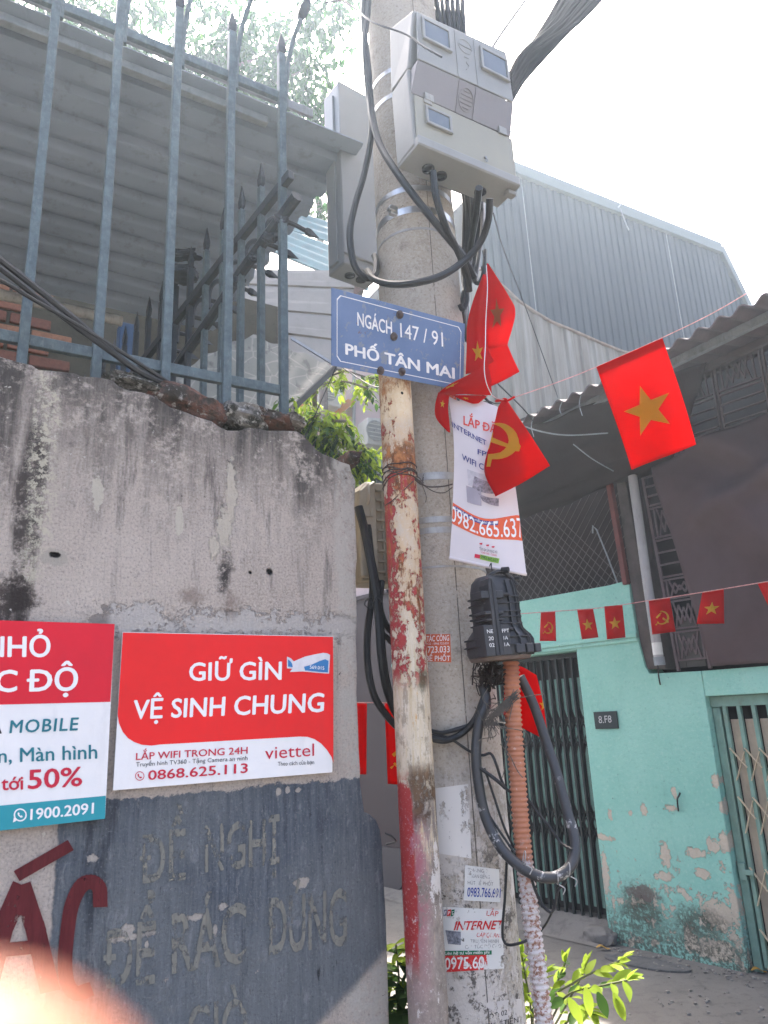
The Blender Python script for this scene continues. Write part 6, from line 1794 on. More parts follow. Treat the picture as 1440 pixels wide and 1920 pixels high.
for ang_ in (-1.45, -1.05, -0.72, -0.42, -0.12, 0.2):
    mb = MB(FC)
    zz = [0.0, 0.02, 0.045, 0.06, 0.07, 0.08, 0.10, 0.15, 0.20, 0.222]
    for z0, z1 in zip(zz, zz[1:]):
        q = []
        for z, e in ((z0, 0), (z1, 0)):
            a, b = pw(z)
            ca, sa = math.cos(ang_), math.sin(ang_)
            fl = 0.008 if z < 0.065 else 0.0055
            x = a * math.copysign(abs(ca) ** 0.625, ca); y = b * math.copysign(abs(sa) ** 0.625, sa)
            q.append((V((x, y, z)), V((ca, sa, 0)), fl))
        (pa, na, fa), (pb2, nb, fb) = q
        tt = V((-math.sin(ang_), math.cos(ang_), 0)) * 0.0014
        mb.hexa([pa - na * .004 - tt, pa + na * fa - tt, pa + na * fa + tt, pa - na * .004 + tt, pb2 - nb * .004 - tt, pb2 + nb * fb - tt, pb2 + nb * fb + tt, pb2 - nb * .004 + tt])
    obj('rib', mb, m_clos, clo)
# split flange with bolted lugs on the left
mb = MB(FC)
fl = [(-0.010, 0.0), (0.010, 0.0), (0.010, 0.205), (0.004, 0.225), (-0.004, 0.225), (-0.010, 0.205)]
fx = -0.040
mb.prism([(fx + x, z) for x, z in fl], -0.062, 0.0)
obj('flange', mb, m_clos, clo, bevel=0.002)
mb = MB(FC); mb.box(fx - 0.0012, fx + 0.0012, -0.0635, -0.06, 0.0, 0.22)
obj('seam', mb, m_black, clo)
for z, hh, wd in ((0.165, 0.022, 0.032), (0.118, 0.010, 0.026), (0.10, 0.006, 0.026), (0.0, 0.088, 0.036)):
    mb = MB(FC); mb.box(fx - wd, fx - 0.010, -0.060, -0.01, z, z + hh); mb.box(fx + 0.010, fx + wd, -0.060, -0.01, z, z + hh)
    obj('lug', mb, m_clos, clo, bevel=0.002)
for z in (0.176, 0.075, 0.05, 0.025):
    mb = MB(FC @ T(V((fx + 0.040, -0.052, z)))); mb.tube([(-0.008, 0, 0), (0.010, 0, 0)], 0.006, 8)
    obj('bolt', mb, m_black, clo, smooth=True)
for k, (xa, xb) in enumerate(((0.006, 0.032), (0.036, 0.056), (0.060, 0.078))):
    mb = MB(FC); mb.box(xa, xb, -0.066, -0.045, 0.004, 0.030)
    obj('socket', mb, m_clos, clo, bevel=0.003)
mb = MB(FC); loft([sect(0.070, 0.05, -0.010), sect(0.074, 0.055, -0.0005)], mb)
obj('base_plate', mb, M_plain('brown_grey_plastic', (0.13, 0.10, 0.085), 0.7, 0.2, 20, dirt=0.4), clo)
mb = MB(FC)
uC = lambda x, z: FC @ V((x, -0.0637, z))
def wl(body, x0, x1, z0, z1): mb.flat(letters(body, 0.0), lambda u, v: FCi @ uC(lerp(x0, x1, u), lerp(z0, z1, v)))
FCi = FC.inverted()
for body, x0, x1, z in (('NE', fx - 0.030, fx - 0.013, 0.064), ('20', fx - 0.028, fx - 0.014, 0.044), ('02', fx - 0.028, fx - 0.014, 0.025), ('FPT', fx + 0.012, fx + 0.032, 0.064), ('1A', fx + 0.014, fx + 0.026, 0.044), ('1A', fx + 0.014, fx + 0.028, 0.025)):
    wl(body, x0, x1, z, z + 0.011)
obj('white_lettering', mb, M_plain('white_marker', (0.72, 0.72, 0.70), 0.6, 0.05, 10, bump=0), clo)
mb = MB(FC)
mb.tube(curve([(-0.02, -0.02, 0.238), (0.0, -0.03, 0.25), (0.02, -0.034, 0.246), (0.035, -0.03, 0.235)], 5), 0.006, 6)
mb.tube(curve([(0.02, -0.03, 0.243), (0.045, -0.02, 0.236), (0.056, -0.03, 0.21)], 5), 0.004, 6)
obj('top_loop', mb, m_clos, clo, smooth=True)
mb = MB(FC); mb.tube([(0.012, -0.036, 0.253), (0.022, -0.05, 0.251)], 0.009, 10); mb.tube([(0.050, -0.035, 0.228), (0.056, -0.045, 0.226)], 0.007, 10)
obj('valve', mb, m_black, clo, smooth=True)

# ================================================================== corrugated conduit
s = N('terracotta_and_white_conduit')
X, Y, Z = s.sep()
g1 = s.noise(14, 7, 0.7); g2 = s.noise(60, 6, 0.7)
c = s.mix(g1, (0.30, 0.115, 0.06), (0.46, 0.20, 0.115))
c = s.mix(s.mul(s.step(Z, 1.30, 1.15), 0.75), c, (0.20, 0.10, 0.065))
wht = s.step(s.add(Z, s.mul(s.sub(g1, 0.5), 0.55)), 1.30, 1.22)
wht = s.mx(s.mul(wht, s.step(g2, 0.66, 0.52)), s.mul(s.step(Z, 1.62, 1.36), s.step(g2, 0.60, 0.65)))
c = s.mix(s.mul(wht, s.mul(s.step(s.noise(90, 5, 0.7), 0.40, 0.50), 0.92)), c, s.mix(g1, (0.42, 0.38, 0.36), (0.64, 0.61, 0.59)))
c = s.mix(s.mul(s.step(Z, 1.66, 1.72), 0.5), c, (0.22, 0.07, 0.035))
m_cond = s.out(c, 0.6, s.bump(g2, 0.0008), spec=0.35)
cpath = curve([at(*p) for p in ((958, 1240, 1.93), (962, 1330, 1.93), (968, 1420, 1.93), (978, 1560, 1.925), (992, 1690, 1.92), (1006, 1800, 1.915), (1020, 1915, 1.91))], 60)
bot = cpath[-1]
cpath += [bot + (cpath[-1] - cpath[-40]).normalized() * (0.0029 * k) + V((0, 0.0002 * k, 0)) for k in range(1, 330)]
acc, L_ = [0.0], 0.0
for a, b in zip(cpath, cpath[1:]): L_ += (b - a).length; acc.append(L_)
fine, rads = [], []
n_ = int(L_ / 0.0029); j = 0
for k in range(n_):
    d = k * 0.0029
    while j < len(acc) - 2 and acc[j + 1] < d: j += 1
    fine.append(lerp(cpath[j], cpath[j + 1], (d - acc[j]) / max(1e-9, acc[j + 1] - acc[j])))
    rads.append((0.0182, 0.0215, 0.0215, 0.0182)[k % 4])
mb = MB(); mb.tube(fine, rads, 14)
cd = obj('conduit', mb, m_cond, M=T(V((0, 0, 0))), smooth='all')
tag(cd, 'corrugated terracotta conduit streaked with white running down beside the pole', 'conduit')

# thick looped cable with worn white patches, and thinner leads
s = N('scuffed_black_cable')
g1 = s.noise(24, 7, 0.72); X, Y, Z = s.sep()
c = s.mix(s.noise(6, 5, 0.6), (0.024, 0.025, 0.027), (0.05, 0.05, 0.05))
c = s.mix(s.mul(s.step(g1, 0.56, 0.62), s.step(Z, 0.33, 0.06)), c, (0.42, 0.41, 0.39))
m_scuff = s.out(c, 0.45, s.bump(g1, 0.0005))
lp = [(905, 1285, 1.95), (912, 1318, 1.94), (900, 1350, 1.935), (893, 1400, 1.93), (896, 1460, 1.925), (910, 1530, 1.92), (940, 1590, 1.90), (980, 1628, 1.875), (1020, 1645, 1.87), (1052, 1640, 1.88), (1074, 1615, 1.90), (1078, 1575, 1.92), (1066, 1530, 1.94), (1044, 1450, 1.96), (1024, 1390, 1.975), (1000, 1320, 1.98), (975, 1268, 1.97)]
mb = MB(); mb.tube(curve([at(*p) for p in lp], 10), 0.0128, 10)
tag(obj('cable', mb, m_scuff, smooth=True), 'thick scuffed black cable hanging in a big loop across the conduit', 'cable')
for p, r, lb in (([(806, 1370, 1.90), (830, 1374, 1.93), (862, 1366, 1.955), (890, 1358, 1.95), (930, 1357, 1.94), (955, 1360, 1.93)], 0.0055, 'black lead running level across the pole from the red pipe to the conduit'),
                 ([(806, 1384, 1.90), (835, 1388, 1.93), (865, 1376, 1.955), (890, 1350, 1.945), (905, 1315, 1.94), (916, 1285, 1.95)], 0.0085, 'thicker black lead bending up across the pole towards the closure'),
                 ([(808, 1378, 1.90), (842, 1384, 1.94), (880, 1408, 1.95), (904, 1416, 1.93), (920, 1413, 1.92), (930, 1432, 1.91), (940, 1462, 1.92), (950, 1480, 1.92), (966, 1488, 1.93)], 0.0035, 'thin black lead curling over the middle of the pole'),
                 ([(892, 1375, 1.94), (887, 1430, 1.935), (900, 1440, 1.92), (930, 1462, 1.91), (948, 1478, 1.92)], 0.0045, 'black lead looping off the thick cable towards the conduit'),
                 ([(893, 1445, 1.93), (896, 1490, 1.93), (918, 1530, 1.92), (955, 1585, 1.90), (966, 1600, 1.89)], 0.003, 'thin lead running alongside the thick looped cable'),
                 ([(908, 1440, 1.92), (925, 1490, 1.92), (945, 1550, 1.92), (964, 1590, 1.92)], 0.003, 'second thin lead slanting down beside the thick looped cable'),
                 ([(951, 1598, 1.92), (947, 1680, 1.92), (942, 1745, 1.92), (946, 1766, 1.92), (956, 1772, 1.91), (976, 1768, 1.90), (988, 1763, 1.90)], 0.0032, 'thin black wire dropping down the right edge of the pole then hooking to the conduit'),
                 ([(984, 1490, 1.94), (1005, 1520, 1.94), (1030, 1550, 1.93), (1052, 1580, 1.92), (1072, 1593, 1.90)], 0.0035, 'thin lead slanting from the conduit into the big cable loop'),
                 ([(993, 1635, 1.88), (1004, 1670, 1.88), (1018, 1698, 1.88), (1034, 1710, 1.88), (1042, 1690, 1.88), (1046, 1670, 1.88), (1062, 1652, 1.88)], 0.0035, 'thin lead dangling in a small loop under the big cable loop'),
                 ([(1034, 1712, 1.9), (1025, 1730, 1.92), (1014, 1745, 1.93), (1000, 1760, 1.93)], 0.0025, 'thin wire tail trailing to the conduit under the cable loop')):
    cable(p, r, lb, 'leads around the conduit', m_cable)
# tangles of hair-thin strands
m_strand = M_plain('dusty_strand', (0.10, 0.09, 0.075), 0.7, 0.4, 40, bump=0)
mb = MB()
for k in range(110):
    cx, cy = random.gauss(918, 11), random.gauss(1260, 12)
    p = [at(cx, cy, 1.93 + random.uniform(-.02, .03))]
    for _ in range(3): p.append(at(cx + random.gauss(0, 7), cy + random.gauss(3, 10), 1.93 + random.uniform(-.025, .03)))
    mb.tube(curve(p, 4), random.uniform(0.0008, 0.002), 4, False)
tag(obj('wire_tangle', mb, M_plain('dark_brown_strand', (0.030, 0.022, 0.018), 0.7, 0.5, 60, bump=0)), 'dense dark tangle of wire ends under the black closure', 'wire tangle', kind='stuff')
mb = MB()
for k in range(34):
    t = random.random()
    p = [at(968 + random.gauss(0, 3), 1300 + random.gauss(0, 6), 1.91), at(945 + random.gauss(0, 6), 1325 + random.gauss(0, 6), 1.905), at(922 + random.gauss(0, 8), 1342 + random.gauss(0, 8), 1.91), at(925 + random.gauss(0, 12), 1368 + random.gauss(0, 10), 1.91)]
    mb.tube(curve(p, 5), 0.0009, 4, False)
for p in ([(890, 1325, 1.92), (898, 1338, 1.92), (905, 1350, 1.92), (916, 1352, 1.92)], [(915, 1290, 1.92), (905, 1310, 1.92), (918, 1325, 1.92)], [(930, 1360, 1.9), (952, 1365, 1.9), (985, 1372, 1.9), (992, 1385, 1.9), (988, 1395, 1.9), (975, 1398, 1.9)], [(920, 1360, 1.91), (930, 1375, 1.91), (925, 1382, 1.91), (905, 1385, 1.91), (897, 1390, 1.91)], [(955, 1380, 1.9), (948, 1405, 1.9), (946, 1440, 1.9), (942, 1458, 1.9)], [(938, 1395, 1.9), (955, 1415, 1.9), (970, 1445, 1.9), (980, 1458, 1.9)], [(975, 1308, 1.9), (1000, 1304, 1.9), (1020, 1301, 1.9)], [(962, 1318, 1.9), (958, 1335, 1.9), (955, 1350, 1.9)]):
    mb.tube(curve([at(*q) for q in p], 5), 0.0011, 4, False)
tag(obj('wire_tangle', mb, m_strand), 'frayed pale strands wrapped round the conduit at the cable crossing', 'wire tangle', kind='stuff')
m_tieclip = M_plain('pale_cable_tie', (0.34, 0.33, 0.31), 0.6, 0.2, 20, bump=0)
mb = MB()
for (x, y, d) in ((983, 1608, (0.5, 0.35)), (1066, 1630, (0.3, -0.6)), (1044, 1645, (0.1, 0.7))):
    c_ = at(x, y, 1.87)
    mb.tube([c_ + V((0.0142 * math.cos(a * .35) * d[0] * 0.5, -0.0142 * math.sin(a * .35), 0.0142 * math.cos(a * .35))) for a in range(19)], 0.0011, 5, False)
    mb.tube(curve([c_ + V((0, -0.015, -0.012)), c_ + V((0.012, -0.02, -0.02)), c_ + V((0.006, -0.02, -0.032))], 4), 0.0012, 5)
tag(obj('tie_wire', mb, m_tieclip, smooth=True), 'pale tie wires twisted round the big cable loop', 'wire')
# ================================================================== hanging internet banner
def uv_of(rows, px, py):                               # where a photo pixel falls on a surveyed sheet
    R2 = [[V((a, b, 0)) for a, b, _ in r] for r in rows]
    f = lambda u, v: cr([cr(r, u) for r in R2], v)
    u = v = 0.5
    for _ in range(12):
        p = f(u, v); e = 1e-3
        du, dv = (f(u + e, v) - f(u - e, v)) / (2 * e), (f(u, v + e) - f(u, v - e)) / (2 * e)
        det = du.x * dv.y - du.y * dv.x
        if abs(det) < 1e-9: break
        rx, ry = px - p.x, py - p.y
        u += (rx * dv.y - ry * dv.x) / det; v += (du.x * ry - du.y * rx) / det
        u, v = min(max(u, -0.2), 1.2), min(max(v, -0.2), 1.2)
    return u, v
def write_on(mb, body, rows, surf, bl, br, tl, **kw):
    a, b, c_ = uv_of(rows, *bl), uv_of(rows, *br), uv_of(rows, *tl)
    lay(mb, body, lambda u, v: surf(a[0] + (b[0] - a[0]) * u + (c_[0] - a[0]) * v, a[1] + (b[1] - a[1]) * u + (c_[1] - a[1]) * v), **kw)
def quad_on(mb, rows, surf, q, nu=6, nv=2):
    c = [uv_of(rows, *p) for p in q]
    mb.grid(lambda u, v: surf(*[lerp(lerp(c[0][i], c[1][i], u), lerp(c[2][i], c[3][i], u), v) for i in (0, 1)]), nu, nv)
BR = [[(838, 722, 1.945), (893, 748, 1.93), (948, 768, 1.96)], [(851, 830, 1.925), (906, 848, 1.905), (958, 856, 1.95)], [(849, 945, 1.92), (908, 962, 1.90), (970, 940, 1.945)], [(843, 1046, 1.915), (914, 1062, 1.895), (987, 1077, 1.925)]]
bfn = patch(BR)
bsurf = lambda o: lifted(bfn, o)
m_vinyl = M_plain('off_white_vinyl', (0.66, 0.60, 0.60), 0.4, 0.05, 4, dirt=0.2, dirt_col=(0.5, 0.45, 0.42), bump=0.0006, bscale=25, spec=0.5, trans=0.12)
ban = thing('hanging_banner', 'white vinyl internet banner with orange 0982.665.637 strip hanging on the pole', 'banner', T(bfn(0.5, 1)))
mb = MB(); mb.slab(bfn, 16, 30, 0.0012)
obj('sheet', mb, m_vinyl, ban, smooth=True)
m_borange, m_bnavy = M_plain('banner_orange', (0.66, 0.10, 0.03), 0.45, 0.05, 8, bump=0), M_plain('banner_navy', (0.035, 0.04, 0.19), 0.45, 0.05, 8, bump=0)
mb = MB(); quad_on(mb, BR, bsurf(0.0014), [(848, 957), (968, 994), (847, 1001), (974, 1037)], 14, 4)
obj('orange_field', mb, m_borange, ban)
mb = MB(); quad_on(mb, BR, bsurf(0.0018), [(852, 948), (934, 977), (852, 957), (933, 985)], 10, 1)
obj('navy_field', mb, m_bnavy, ban)
s2 = bsurf(0.0022)
mb = MB()
write_on(mb, '0982.665.637', BR, s2, (849, 996), (968, 1031), (849, 962), bold=0.004)
write_on(mb, 'Liên hệ tư vấn miễn phí tại nhà', BR, s2, (854, 955), (932, 983), (854, 950), bold=0.01)
obj('white_lettering', mb, m_inkwhite, ban)
mb = MB(); write_on(mb, 'LẮP ĐẶT', BR, s2, (870, 797), (940, 815), (870, 780), bold=0.02)
obj('orange_lettering', mb, M_plain('banner_red', (0.62, 0.05, 0.03), 0.45, 0.05, 8, bump=0), ban)
mb = MB()
write_on(mb, 'INTERNET', BR, s2, (851, 812), (912, 836), (851, 800.5), bold=0.012)
write_on(mb, 'FPT', BR, s2, (896, 852), (921, 859), (896, 842), bold=0.012)
write_on(mb, 'WIFI CAMERA', BR, s2, (867, 862), (950, 887), (867, 850.5), bold=0.012)
obj('navy_lettering', mb, m_bnavy, ban)
m_pic = M_plain('printed_router_picture', (0.24, 0.21, 0.24), 0.5, 0.75, 130, bump=0)
mb = MB(); quad_on(mb, BR, s2, [(877, 880), (912, 890), (879, 910), (912, 918)], 5, 3)
pic = obj('picture', mb, M_plain('printed_pale_grey', (0.50, 0.46, 0.48), 0.5, 0.2, 60, bump=0), ban)
mb = MB(); quad_on(mb, BR, bsurf(0.0026), [(890, 893), (930, 905), (886, 915), (930, 926)], 5, 3); quad_on(mb, BR, bsurf(0.0026), [(897, 925), (934, 935), (905, 940), (934, 950)], 5, 3)
obj('picture_print', mb, m_pic, ban)
mb = MB(); quad_on(mb, BR, bsurf(0.0024), [(875, 911), (902, 918), (877, 942), (903, 949)], 4, 3)
obj('picture_box', mb, M_plain('printed_mauve_grey', (0.32, 0.29, 0.33), 0.5, 0.1, 20, bump=0), ban)
for k, (x0, mt, ch) in enumerate(((843, m_bnavy, 'F'), (850, m_borange, 'P'), (856.5, M_plain('banner_dark_teal', (0.03, 0.09, 0.11), 0.45, 0.05, 8, bump=0), 'T'))):
    y0 = 737 + 2.2 * k
    mb = MB(); quad_on(mb, BR, s2, [(x0, y0), (x0 + 5.5, y0 + 1.6), (x0 + 0.3, y0 + 10), (x0 + 5.8, y0 + 12)], 2, 1)
    obj('logo_tile', mb, mt, ban)
    mb = MB(); write_on(mb, ch, BR, bsurf(0.0026), (x0 + 1.6, y0 + 8.6), (x0 + 4.4, y0 + 9.5), (x0 + 1.5, y0 + 2.4), bold=0.01)
    obj('logo_letter', mb, m_inkwhite, ban)
mb = MB()
write_on(mb, 'TỔNG ĐÀI LẮP MẠNG WIFI', BR, s2, (899, 1031), (932, 1039), (899, 1026))
obj('black_lettering', mb, m_ink, ban)
mb = MB()
write_on(mb, 'Truyền hình - Camera', BR, s2, (901, 1037), (931, 1044), (901, 1032.5))
quad_on(mb, BR, s2, [(891, 1039), (901, 1041), (890, 1046), (900, 1048)], 1, 1)
for q in ((902, 1020), (914, 1023), (924, 1026)): quad_on(mb, BR, s2, [(q[0] - 3, q[1] - 1), (q[0] + 3, q[1] - 1.5), (q[0] - 2, q[1] + 1.5), (q[0] + 2, q[1] + 2)], 1, 1)
obj('red_lettering', mb, m_inkred, ban)
mb = MB(); quad_on(mb, BR, s2, [(901, 1040), (936, 1048), (900, 1049), (934, 1057)], 2, 1)
obj('green_field', mb, M_plain('banner_green', (0.20, 0.36, 0.04), 0.45, 0.05, 8, bump=0), ban)
mb = MB(); write_on(mb, '0982.665.637', BR, bsurf(0.0028), (902, 1047), (933, 1054.5), (902, 1041.5), bold=0.01)
obj('dark_lettering', mb, M_plain('banner_dark_green', (0.02, 0.08, 0.02), 0.45, 0.05, 8, bump=0), ban)
mb = MB(); e_ = [bfn(u / 10, 1.0) for u in range(11)]
mb.tube([p + V((0, 0, 0.0)) for p in e_], 0.0045, 8)
obj('hem_rod', mb, m_vinyl, ban, smooth=True)
cable([(918, 1062, 1.89), (921, 1056, 1.885), (922, 1066, 1.885), (924, 1075, 1.90)], 0.0014, 'short black tie through the lower hem of the internet banner', None, n=5, name='wire', cat='wire')

# ================================================================== flags
def m_cloth(name, col, tr):
    s = N(name)
    wv = s.n('TexWave', wave_type='BANDS'); s.put(wv.inputs[0], s.co()); wv.inputs['Scale'].default_value = 220
    c = s.mix(s.noise(9, 4, 0.6), tuple(x * 0.85 for x in col), tuple(min(1, x * 1.15) for x in col))
    return s.out(c, 0.65, s.bump(s.add(s.mul(wv.outputs[1], 0.2), s.mul(s.noise(11, 5, 0.6), 2.0)), 0.006), spec=0.08, trans=tr)
m_flag, m_star = m_cloth('red_satin_flag', (0.74, 0.008, 0.008), 0.5), m_cloth('yellow_flag_print', (0.86, 0.50, 0.05), 0.5)
GF = 'paper-size flags strung over the alley'
m_dimstar = m_cloth('star_through_cloth', (0.40, 0.10, 0.03), 0.3)  # darker colour imitates a star dimmed by light passing through the cloth
def flag(rows, label, mark=None, uvr=(0.5, 0.52, 0.20), asp=1.5, nu=16, nv=22, hem=False, wob=0.0):
    base = patch(rows)
    if wob:
        fn = lambda u, v: base(u, v) + (FW * -1) * (wob * math.sin(u * 7 + v * 3) * v)
    else: fn = base
    root = thing('flag', label, 'flag', T(fn(0.5, 1.0)), GF)
    mb = MB(); mb.slab(fn, nu, nv, 0.0012)
    obj('cloth', mb, m_flag, root, smooth='all')
    if mark:
        for o in (0.0013, -0.0013):
            sf = lifted(fn, o)
            mb = MB(); mb.flat((star if mark == 'star' else emblem)(uvr[0], uvr[1], uvr[2], asp), sf)
            obj('star' if mark == 'star' else 'hammer_and_sickle', mb, m_dimstar if 'dim star' in label else m_star, root)
    if hem:
        for o in (0.0012, -0.0012):
            sf = lifted(fn, o)
            mb = MB(); mb.grid(lambda u, v: sf(u, 0.002 + v * 0.075), 12, 2)
            obj('hem', mb, m_flag, root)
    return root
def q4(tl, tr, bl, br, D0, D1, bow=0.0):
    L = lambda a, b, t: (lerp(a[0], b[0], t), lerp(a[1], b[1], t))
    rows = []
    for t in (0, 0.33, 0.66, 1.0):
        l, r = L(tl, bl, t), L(tr, br, t)
        m = L(l, r, 0.5)
        D = lerp(D0, D1, t)
        rows.append([(*l, D), (*m, D - bow * math.sin(t * 3.0)), (*r, D)])
    return rows
flag(q4((1118, 688), (1242, 634), (1184, 881), (1307, 833), 1.95, 2.03, 0.012), 'largest red flag with yellow star, nearest the viewer on the upper string', 'star', (0.50, 0.555, 0.235), 1.52, hem=True, wob=0.012)
# folded hammer and sickle flag
FR = [[(934, 764, 1.885), (946, 747, 1.880), (958, 762, 1.885)], [(921, 822, 1.868), (958, 812, 1.860), (996, 818, 1.875)], [(908, 882, 1.862), (962, 884, 1.855), (1028, 868, 1.875)], [(929, 931, 1.868), (980, 905, 1.862), (1030, 874, 1.875)]]
ff = patch(FR)
fl_ = flag(FR, 'folded red flag with yellow hammer and sickle beside the internet banner')
uF = lambda x, y: lifted(ff, 0.002)(*uv_of(FR, x, y))
sick = [(921.6, 796), (930, 794), (938, 793.7), (947, 795.5), (954, 799), (962, 805), (968, 813), (972, 824), (973, 832), (976, 837), (973, 847), (966, 846.5), (960, 852), (952, 857), (943, 860), (934, 861.6), (922.6, 861.6), (919.6, 875.4), (912.5, 875.4), (915.5, 852), (925, 851.5), (938, 849), (945, 844), (950, 838), (953, 832), (954, 826), (952, 817), (949, 811), (944, 805), (937, 800), (930, 797.5)]
ham = [(917.5, 816), (925.5, 810), (924, 821), (948, 831), (964, 836), (964, 843), (940, 836), (920.5, 829.5), (917, 843), (912.8, 843)]
mb = MB()
for P in (sick, ham): mb.flat(subdiv(fan(P), 1), uF)
obj('hammer_and_sickle', mb, m_star, fl_)
rosette = MB()
rosette.tube(curve([at(930, 752, 1.90), at(945, 750, 1.88), at(952, 751, 1.875), at(965, 744, 1.875)], 6), [0.004] * 6 + [0.006] * 6 + [0.003] * 7, 8)
obj('gathered_knot', rosette, m_flag, fl_, smooth=True)
# bunch caught on the pole
flag([[(909, 497, 2.0), (912, 494, 2.0), (916, 495, 2.0)], [(911, 545, 1.99), (932, 545, 1.985), (954, 556, 2.0)], [(911, 600, 1.985), (938, 596, 1.975), (966, 588, 2.0)], [(910, 655, 1.99), (930, 652, 1.98), (951, 648, 2.0)]], 'bunched red flag with a dim star hanging right of the street sign', 'star', (0.40, 0.62, 0.19), 1.35, wob=0.004)
flag([[(903, 522, 1.96), (907, 514, 1.95), (911, 520, 1.96)], [(886, 568, 1.955), (899, 565, 1.935), (912, 563, 1.955)], [(876, 610, 1.955), (895, 614, 1.925), (912, 608, 1.955)], [(875, 655, 1.955), (896, 660, 1.93), (914, 650, 1.955)], [(873, 702, 1.95), (900, 694, 1.935), (926, 677, 1.95)]], 'red flag rolled into a tube over the right end of the street sign', 'star', (0.50, 0.76, 0.13), 1.9)
flag([[(912, 636, 2.03), (930, 642, 2.02), (951, 646, 2.03)], [(914, 682, 2.02), (938, 679, 2.01), (963, 674, 2.03)], [(919, 725, 2.02), (947, 712, 2.01), (974, 697, 2.03)]], 'red flag tip glowing orange at the bottom of the bunch beside the street sign', None)
flag([[(842, 721, 1.905), (880, 702, 1.89), (912, 684, 1.91), (921, 712, 1.93)], [(824, 736, 1.90), (866, 722, 1.875), (900, 716, 1.89), (921, 726, 1.92)], [(836, 741, 1.91), (870, 739, 1.90), (900, 741, 1.905), (922, 741, 1.93)]], 'red flag folded sideways under the lower right corner of the street sign', 'star', (0.14, 0.32, 0.14), 0.8)
flag([[(822, 736, 1.905), (832, 735, 1.90), (843, 737, 1.915)], [(816, 760, 1.90), (828, 760, 1.89), (840, 764, 1.91)], [(818, 784, 1.90), (830, 787, 1.895), (842, 788, 1.91)], [(838, 808, 1.91), (841, 810, 1.905), (844, 811, 1.91)]], 'limp red flag corner drooping at the upper left of the internet banner', 'star', (0.55, 0.30, 0.10), 1.6)
flag([[(846, 741, 1.915), (880, 741, 1.91), (914, 742, 1.92)], [(862, 748, 1.915), (886, 750, 1.91), (906, 749, 1.92)], [(884, 756, 1.92), (890, 757, 1.915), (897, 756, 1.92)]], 'small red flag scrap hanging over the top of the internet banner', 'star', (0.30, 0.35, 0.16), 0.7)
flag([[(949, 1256, 2.02), (974, 1249, 2.01), (1006, 1266, 2.02)], [(945, 1308, 2.01), (985, 1305, 2.0), (1017, 1312, 2.02)], [(943, 1336, 2.01), (985, 1360, 2.0), (1023, 1350, 2.02)], [(958, 1352, 2.01), (1010, 1381, 2.0), (1029, 1389, 2.02)]], 'red flag glowing orange behind the conduit under the black closure', 'star', (1.0, 0.42, 0.10), 1.3)
flag(q4((721, 1318), (845, 1322), (727, 1470), (850, 1474), 2.42, 2.44, 0.01), 'red flag seen between the wall end and the red pipe', 'emblem', (0.24, 0.66, 0.16), 1.25)
flag(q4((570, 1316), (688, 1319), (574, 1450), (687, 1452), 2.75, 2.76, 0.01), 'red flag whose edge shows beside the end of the grey wall', None)
for q, mk, lb in (([(1014, 1148), (1041, 1147), (1012, 1202), (1043, 1202)], 'emblem', 'leftmost small hammer and sickle flag strung before the turquoise house'), ([(1082, 1142), (1112, 1141), (1091, 1199), (1122, 1195)], 'star', 'small star flag, left one of the close pair over the dark gate'),
                  ([(1133, 1137), (1167, 1134), (1138, 1199), (1173, 1195)], 'star', 'small star flag, right one of the close pair beside the brown pillar'), ([(1216, 1126), (1256, 1121), (1223, 1190), (1267, 1184)], 'emblem', 'small hammer and sickle flag hanging before the grey downpipe'),
                  ([(1317, 1110), (1357, 1105), (1306, 1170), (1358, 1169)], 'star', 'small star flag in front of the grey brown shade cloth'), ([(1420, 1093), (1462, 1087), (1441, 1137), (1482, 1130)], None, 'small red flag cut off by the right edge of the view')):
    D_ = 5.35 - 0.55 * max(0, (q[0][0] - 1200) / 240)
    flag(q4(*q, D_, D_ + 0.02, 0.03), lb, mk, (0.50, 0.55, 0.21), 1.55, 8, 10)
m_str = M_plain('red_white_string', (0.55, 0.25, 0.24), 0.7, 0.4, 60, bump=0)
def string(pts, r, lb, mat=m_str, n=10): return cable(pts, r, lb, None, mat, n, 'string', 'string')
string([(921, 740, 1.95), (935, 748, 1.885), (960, 746, 1.875), (1050, 715, 1.91), (1118, 688, 1.95), (1242, 633, 1.95), (1340, 585, 1.90), (1440, 526, 1.82), (1540, 470, 1.74)], 0.0012, 'red and white flag string rising from the pole to the upper right')
string([(960, 1152, 5.35), (1014, 1148, 5.35), (1112, 1141, 5.35), (1167, 1134, 5.35), (1216, 1126, 5.31), (1256, 1120, 5.22), (1357, 1104, 4.99), (1462, 1086, 4.75), (1560, 1066, 4.5)], 0.003, 'thin flag string stretched across the front of the turquoise house')
string([(912, 498, 1.96), (914, 540, 1.94), (911, 600, 1.92), (910, 650, 1.91), (908, 690, 1.885), (912, 718, 1.88), (922, 741, 1.92)], 0.0011, 'white string running down the bunch of flags', m_inkwhite)
string([(660, 1317, 2.42), (721, 1318, 2.42), (845, 1322, 2.42)], 0.0012, 'pale string carrying the flags in the gap')
cable([(890, 757, 1.93), (915, 752, 1.95), (930, 757, 1.96), (950, 752, 1.955)], 0.0016, 'dark wire tying the flag string to the pole', None, n=5, name='wire', cat='wire')
cable([(905, 741, 2.0), (925, 762, 2.0), (938, 775, 2.0)], 0.004, 'short black cable behind the folded hammer and sickle flag', None, n=4)
cable([(930, 716, 2.3), (980, 765, 2.6), (1000, 790, 2.8)], 0.0025, 'thin wire running from the flag bunch down to the awning', None, n=4, name='wire', cat='wire')
cable([(905, 470, 2.0), (911, 505, 2.0), (905, 512, 2.0), (903, 500, 2.0)], 0.0016, 'bent wire hook from which the flag bunch hangs', None, n=5, name='wire', cat='wire')
